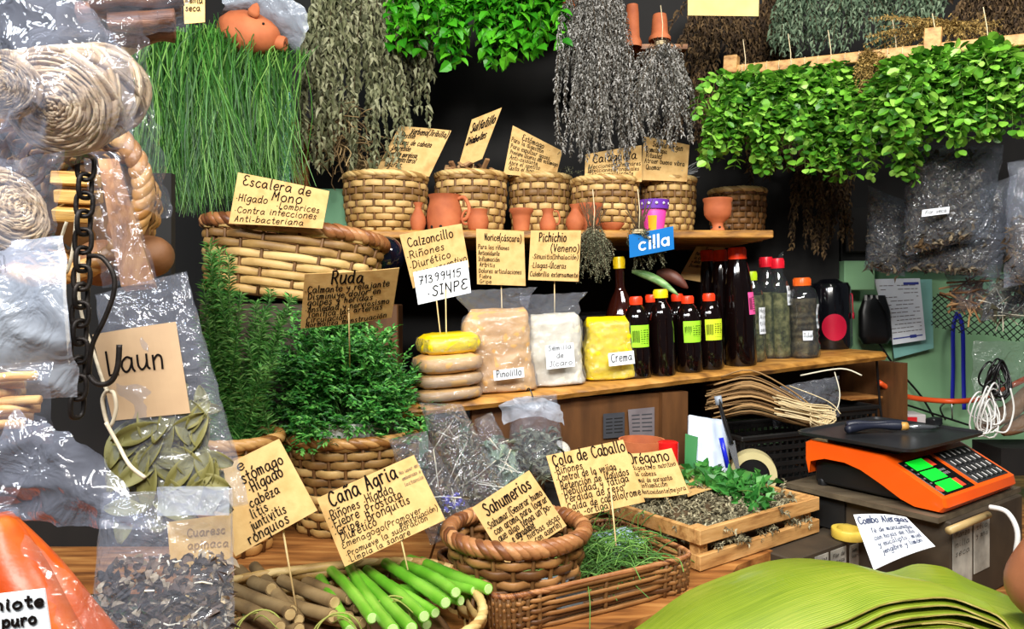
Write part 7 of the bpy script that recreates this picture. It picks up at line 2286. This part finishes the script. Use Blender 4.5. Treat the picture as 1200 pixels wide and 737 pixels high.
# cords
for pts, r, m, nm, lab in [
        ([P(1030, 448, 2.45), P(1060, 464, 2.50), P(1110, 470, 2.52), P(1150, 467, 2.42), P(1185, 452, 2.30), P(1225, 432, 2.20)], .009, pm('orange_cord', [(232, 82, 30), (240, 98, 44)], rough=.4), 'orange_cord', 'thick orange cord sagging across the green wall'),
        ([P(1030, 402, 2.72), P(1048, 428, 2.72), P(1080, 465, 2.72), P(1100, 500, 2.70)], .004, M_blackp, 'black_cable', 'black cable running down behind the papers to the scale'),
        ([P(1026, 440, 2.60), P(1040, 465, 2.68), P(1080, 480, 2.70), P(1110, 490, 2.70), P(1135, 498, 2.68)], .004, M_blackp, 'black_cable', 'black cable drooping under the orange cord'),
        ([P(1108, 492, 2.70), P(1102, 478, 2.70), P(1112, 470, 2.70), P(1118, 474, 2.70)], .003, M_blackp, 'black_cable', 'short curled black cable at the lanyard clip'),
        ([P(1027, 415, 2.40), P(1030, 460, 2.42), P(1033, 490, 2.42)], .004, M_blackp, 'black_cable', 'black cable hanging at the end of the bottle shelf'),
        ([P(1160, 594, 1.55), P(1180, 600, 1.52), P(1192, 622, 1.50), P(1190, 650, 1.50), P(1182, 690, 1.52)], .0052, pm('white_cable', [(226, 226, 222)], rough=.4), 'white_cable', 'white cable curving down beside the labelled box')]:
    mb = MB(); mb.tube(catmull(pts, 7), r, 8); tag(mb.build(nm, m, origin=pts[0]), lab, 'cable')
t = thing('red_white_box', 'small red and white box on the green wall behind the scale', 'box', P(1052, 500, 2.45))
mb = MB(); mb.box(P(1055, 494, 2.50), (.13, .08, .06), bev=.002); mb.build('body', pm('grey_white_card', [(196, 190, 190)], rough=.6), t, world=True, smooth=False)
mb = MB(); mb.box(P(1062, 494, 2.455), (.07, .004, .03)); mb.build('red_stripe', pm('print_red', [(206, 30, 36)], rough=.5), t, world=True, smooth=False)
mb = MB(); q = P(1055, 505, 2.5); mb.box((q.x, 2.5, (q.z - .016 + .9105) / 2), (.16, .10, q.z - .016 - .9105)); tag(mb.build('dark_block', M_shadewood, smooth=False, origin=(q.x, 2.5, .911)), 'dark block carrying the red and white box', 'block')

# black mesh net
M_net = pm('black_net', [(20, 22, 20)], rough=.6)
mb = MB()
c0 = [P(1092, 345, 2.60), P(1215, 352, 2.40), P(1215, 402, 2.40), P(1090, 384, 2.60)]
q = quadmap(c0)
for k in range(-7, 20):
    for s in (1, -1):
        pts = []
        for i in range(15):
            v = i / 14
            u = (k + .5) / 13 + s * (v - .5) * .42
            if 0 <= u <= 1:
                pts.append(q(u, v)[0] + Vector((0, .008 * math.sin(u * 9), .004 * math.sin(u * 14))))
        if len(pts) > 1:
            mb.tube(pts, .0017, 4)
tag(mb.build('mesh_net', M_net, origin=c0[3]), 'black diamond mesh net on the green wall under the herb bags', 'net')

# hanging herb bags at the right
FB = plastic('dark_bag_film', haze=.06, bscale=30, bstr=1.0, gain=1.7, base=.05, rough=.10, tint=(225, 230, 235))
pillow_bag('hanging_herb_bag', 'topmost clear bag of dark dried herb with a small white label', 'herb bag', [(1062, 172), (1176, 170), (1158, 278), (1060, 300)], [2.16, 2.06, 2.06, 2.16], .09, FB,
           [(M_filldark, 800, .024, .012, CURLY, .06, .97, .03, .80), (M_brownleaf, 160, .03, .014, CURLY, .5, .95, .1, .7)], seed=41, group='hanging bags of dark dried herb', amp=.012)
card('bag_label', [(1081, 246), (1113, 242), (1112, 250), (1080, 254)], [2.055, 2.055, 2.05, 2.05], [('flor seca', .1, .9, .75, .35)], '', mat=M_paper, parent=[o for o in COL.objects if o.name.startswith('hanging_herb_bag')][-1])
pillow_bag('hanging_herb_bag', 'shiny clear bag of dark herb hanging just under the labelled one', 'herb bag', [(1066, 250), (1192, 205), (1172, 326), (1062, 318)], [2.24, 2.10, 2.10, 2.24], .08, FB,
           [(M_filldark, 800, .024, .012, CURLY, .06, .97, .03, .85)], seed=42, group='hanging bags of dark dried herb', amp=.014)
pillow_bag('hanging_herb_bag', 'narrow clear bag of dark herb hanging above the white form', 'herb bag', [(1018, 218), (1066, 238), (1060, 324), (1014, 316)], [2.34, 2.28, 2.28, 2.34], .07, FB,
           [(M_filldark, 420, .024, .012, CURLY, .1, .97, .05, .95)], seed=43, group='hanging bags of dark dried herb', amp=.012)
pillow_bag('hanging_herb_bag', 'bluish clear bag of brown herb at the picture edge', 'herb bag', [(1182, 190), (1260, 180), (1250, 320), (1176, 338)], [1.98, 1.94, 1.94, 1.98], .08, M_bagclear,
           [(M_brownleaf, 500, .026, .012, CURLY, .45, .97, .05, .95)], seed=44, group='hanging bags of dark dried herb', amp=.012)
pillow_bag('hanging_herb_bag', 'clear bag of green straw hanging in front of the mesh net at the picture edge', 'herb bag', [(1160, 322), (1250, 318), (1250, 370), (1150, 376)], [2.14, 2.08, 2.08, 2.14], .06, FB,
           [(M_fillmix, 160, .05, .008, CURLY, .1, .95, .05, .95), (M_strawpale, 30, .09, .0014, 'stem', .1, .95, .1, .9)], seed=45, group='hanging bags of dark dried herb', amp=.010)
pillow_bag('hanging_herb_bag', 'small clear bag of twigs hanging over the top of the blue lanyard', 'herb bag', [(1108, 322), (1160, 320), (1156, 368), (1120, 366)], [2.26, 2.22, 2.22, 2.26], .05, FB,
           [(M_bark, 46, .10, .003, 'stem', .1, .9, .1, .9)], seed=46, group='hanging bags of dark dried herb', amp=.010)

# tangle of cables and a bag of brown tubers at the far right
t = thing('cable_tangle', 'tangle of white and black cables hanging over the orange cord', 'cables', P(1158, 450, 2.12))
mw_, mk_ = MB(), MB()
for k in range(16):
    c_ = P(1156 + R.gauss(0, 5), 482 + R.gauss(0, 6), 2.14 + R.gauss(0, .015))
    rx_, rz_ = R.uniform(.012, .035), R.uniform(.03, .06)
    mw_.tube([c_ + Vector((rx_ * math.cos(a) , .01 * math.sin(2 * a), rz_ * math.sin(a))) for a in np.linspace(0, 2 * PI, 17)[:-1]], .0024, 5, closed=True)
for k in range(10):
    c_ = P(1168 + R.gauss(0, 5), 448 + R.gauss(0, 8), 2.14 + R.gauss(0, .015))
    rx_, rz_ = R.uniform(.015, .035), R.uniform(.03, .06)
    mk_.tube([c_ + Vector((rx_ * math.cos(a) , .01 * math.sin(2 * a), rz_ * math.sin(a))) for a in np.linspace(0, 2 * PI, 17)[:-1]], .003, 5, closed=True)
mw_.tube(catmull([P(1184, 455, 2.1), P(1188, 480, 2.1), P(1180, 505, 2.1), P(1166, 505, 2.1)], 6), .0026, 6)
mw_.build('white_cable', bpy.data.materials['white_cable'], t, world=True); mk_.build('black_cable', M_blackp, t, world=True)
M_tuber = pm('brown_tuber', [(112, 76, 48), (150, 108, 74), (168, 128, 92)], rough=.6, scale=14, bump=.2)
for k, (x, y, an, lab) in enumerate([(1168, 482, .5, 'brown tuber lowest of the pile behind the cables'), (1186, 472, .6, 'brown tuber in the middle of the pile behind the cables'), (1198, 488, .4, 'brown tuber at the picture edge behind the cables'), (1200, 458, .7, 'brown tuber topmost of the pile behind the cables')]):
    c_ = P(x, y + 8, 2.26); d_ = Vector((math.cos(an), .1, math.sin(an)))
    mb = MB(); n = 10
    mb.tube([c_ + d_ * (.14 * (i / n - .5)) for i in range(n + 1)], [max(.002, .024 * math.sin(PI * (.06 + .88 * i / n)) ** .45) for i in range(n + 1)], 14)
    tag(mb.build('brown_tuber', M_tuber, origin=c_), lab, 'tuber', 'brown tubers behind the cables')
film('plastic_bag', lambda u, v: P(1140 + 90 * u, 400 + 105 * v, 2.20 - .03 * math.sin(PI * u)), 20, 22, plastic('hazy_bag_film', haze=.22, bscale=30, bstr=.8, gain=.9, base=.04, hcol=(150, 158, 150)), 'hazy plastic bag over the brown tubers and cables', amp=.008, nsc=22, seed=51, origin=P(1190, 400, 2.2))
mb = MB(); q = P(1190, 520, 2.28); mb.box((q.x + .03, 2.28, (q.z + .9105) / 2), (.24, .14, q.z - .9105)); tag(mb.build('dark_block', M_shadewood, smooth=False, origin=(q.x, 2.28, .911)), 'dark block under the pile of brown tubers', 'block')

# ---------------------------------------------------------------- seller at the right edge: a bare bent arm reaches into the frame
M_skin = pm('brown_skin', [(150, 92, 62), (168, 106, 74)], rough=.5, scale=20, bump=.08, bscale=200)
M_shirt = pm('dark_shirt', [(40, 44, 60), (52, 56, 74)], rough=.85, scale=30)
per = thing('person', 'person in a dark shirt standing at the picture edge with one bare arm bent', 'person', (1.14, .92, 0))
elbow, sh, wr = P(1200, 688, 1.12), 0, 0
J = {}


def skin_fig(name, pts, edges, rad, mat, parent, root_i=0, sub=2):
    me = bpy.data.meshes.new(name)
    off = chainloc(parent)
    me.from_pydata([tuple(Vector(p) - off) for p in pts], edges, [])
    me.materials.append(mat)
    o = bpy.data.objects.new(name, me)
    COL.objects.link(o)
    o.parent = parent
    md = o.modifiers.new('skin', 'SKIN')
    for i, r in enumerate(rad):
        r = r if hasattr(r, '__len__') else (r, r)
        me.skin_vertices[0].data[i].radius = r
        me.skin_vertices[0].data[i].use_root = (i == root_i)
    md.use_smooth_shade = True
    s = o.modifiers.new('sub', 'SUBSURF'); s.levels = sub; s.render_levels = sub
    return o


ex = elbow.x - .004
elbow = Vector((ex, 1.12, elbow.z))
body = [(1.140, 0.920, .95), (1.140, 0.930, 1.12), (1.140, 0.940, 1.30), (1.140, 0.950, 1.42), (1.140, 0.950, 1.50), (1.140, 0.930, 1.58), (1.140, 0.920, 1.68),   # 0-6 pelvis .. head
        (0.980, 0.960, 1.40), tuple(elbow.lerp(Vector((0.980, 0.960, 1.40)), .5) + Vector((.0, .0, .01))), tuple(elbow), tuple(elbow + Vector((.10, .045, -.055))), tuple(elbow + Vector((.20, .08, -.085))),  # 7-11 near arm, wrist
        (1.300, 0.920, 1.40), (1.350, 0.900, 1.16), (1.320, 0.980, .95), (1.310, 1.040, .86),  # 12-15 far arm
        (1.060, 0.920, .86), (1.060, 0.930, .48), (1.060, 0.920, .08), (1.060, 1.020, .04), (1.220, 0.920, .86), (1.220, 0.930, .48), (1.220, 0.920, .08), (1.220, 1.020, .04)]
E = [(0, 1), (1, 2), (2, 3), (3, 4), (4, 5), (5, 6), (3, 7), (7, 8), (8, 9), (9, 10), (10, 11), (3, 12), (12, 13), (13, 14), (14, 15), (0, 16), (16, 17), (17, 18), (18, 19), (0, 20), (20, 21), (21, 22), (22, 23)]
rad = [(.09, .09), (.085, .085), (.09, .09), (.075, .075), (.052, .052), (.078, .078), (.082, .082), (.058, .058), (.047, .047), (.040, .040), (.038, .038), (.027, .024), (.058, .058), (.045, .045), (.036, .036), (.026, .024), (.088, .088), (.060, .060), (.042, .042), (.034, .03), (.088, .088), (.060, .060), (.042, .042), (.034, .03)]
# hands: palm and five fingers each
pts, edges, rads = list(body), list(E), list(rad)


def hand(wi, d, side, down):
    w0 = Vector(pts[wi]); d = Vector(d).normalized(); side = Vector(side).normalized(); down = Vector(down).normalized()
    pts.append(tuple(w0 + d * .045)); edges.append((wi, len(pts) - 1)); rads.append((.036, .016)); pi_ = len(pts) - 1
    for k, (sx_, L_) in enumerate([(-.030, .070), (-.010, .080), (.010, .076), (.030, .060)]):
        b_ = w0 + d * .085 + side * sx_
        prev = pi_
        for j, f in enumerate((0, .5, 1)):
            pts.append(tuple(b_ + d * (L_ * f * .92) + down * (L_ * .30 * f * f))); edges.append((prev, len(pts) - 1)); rads.append((.0095, .0095) if j == 0 else (.0085 - .001 * j,) * 2); prev = len(pts) - 1
    b_ = w0 + d * .025 - side * .034
    prev = pi_
    for j, f in enumerate((.2, .6, 1)):
        pts.append(tuple(b_ + (d * .7 - side * .5).normalized() * .05 * f + down * .012 * f)); edges.append((prev, len(pts) - 1)); rads.append((.010 - .001 * j,) * 2); prev = len(pts) - 1


hand(11, (.9, .35, -.25), (0, 0, 1), (-.3, .9, 0))
hand(15, (-.1, .5, -.8), (0, .8, .5), (-1, 0, 0))
skin_fig('body', pts, edges, rads, M_skin, per)
# shirt with short sleeves, trousers, hair
skin_fig('shirt', [(1.140, 0.920, .93), (1.140, 0.930, 1.12), (1.140, 0.940, 1.30), (1.140, 0.950, 1.42), (1.140, 0.950, 1.47), (0.980, 0.960, 1.40), tuple(elbow.lerp(Vector((0.980, 0.960, 1.40)), .60)), (1.300, 0.920, 1.40), (1.335, 0.910, 1.27)],
         [(0, 1), (1, 2), (2, 3), (3, 4), (3, 5), (5, 6), (3, 7), (7, 8)], [(.150, .150), (.140, .140), (.150, .150), (.115, .115), (.066, .066), (.078, .078), (.068, .068), (.078, .078), (.066, .066)], M_shirt, per)
mb = MB()
mb.loft([(.80, .13, .10, 2.4), (.90, .165, .115, 2.6), (1.0, .158, .112, 2.4), (1.08, .150, .108, 2.2)], 28, Matrix.Translation((1.14, .925, 0)))
for sx in (-.08, .08):
    mb.loft([(.09, .062, .062), (.25, .066, .066), (.48, .075, .078), (.70, .086, .092), (.88, .088, .098)], 20, Matrix.Translation((1.14 + sx, .925, 0)))
mb.build('trousers', pm('dark_trousers', [(34, 34, 40)], rough=.9), per, world=True)
hx = Vector((1.140, 0.925, 1.64))
mb = MB(); mb.loft([(.0, .088, .100), (.04, .090, .104), (.075, .078, .09), (.10, .05, .058), (.112, .01, .01)], 24, Matrix.Translation(hx + Vector((.0, -.006, .022))), amp=.006, nsc=40); mb.build('hair', M_soot, per, world=True)
fc = MB()
fwd = Vector((-.95, .3, 0)).normalized(); sdv = Vector((.3, .95, 0)).normalized()
fc.loft([(0, .012, .010), (.02, .010, .008), (.045, .005, .005)], 12, Matrix.Translation(hx + fwd * .082 + Vector((0, 0, -.035)))); fc.build('nose', M_skin, per, world=True)
for s in (-1, 1):
    mb = MB(); mb.loft([(.011 * math.sin(a), .011 * math.cos(a), .011 * math.cos(a)) for a in np.linspace(-1.4, 1.4, 9)], 12, Matrix.Translation(hx + fwd * .068 + sdv * (.032 * s) + Vector((0, 0, .005)))); mb.build('eye', M_whitep, per, world=True)
    mb = MB(); mb.loft([(0, .006, .012), (.03, .010, .018), (.055, .006, .012)], 12, Matrix.Translation(hx + sdv * (.084 * s) + Vector((0, 0, -.03)))); mb.build('ear', M_skin, per, world=True)
mb = MB(); mb.tube([hx + fwd * .076 + sdv * (-.024) + Vector((0, 0, -.062)), hx + fwd * .082 + Vector((0, 0, -.064)), hx + fwd * .076 + sdv * .024 + Vector((0, 0, -.062))], .005, 8); mb.build('mouth', pm('lip', [(140, 70, 62)], rough=.5), per, world=True)
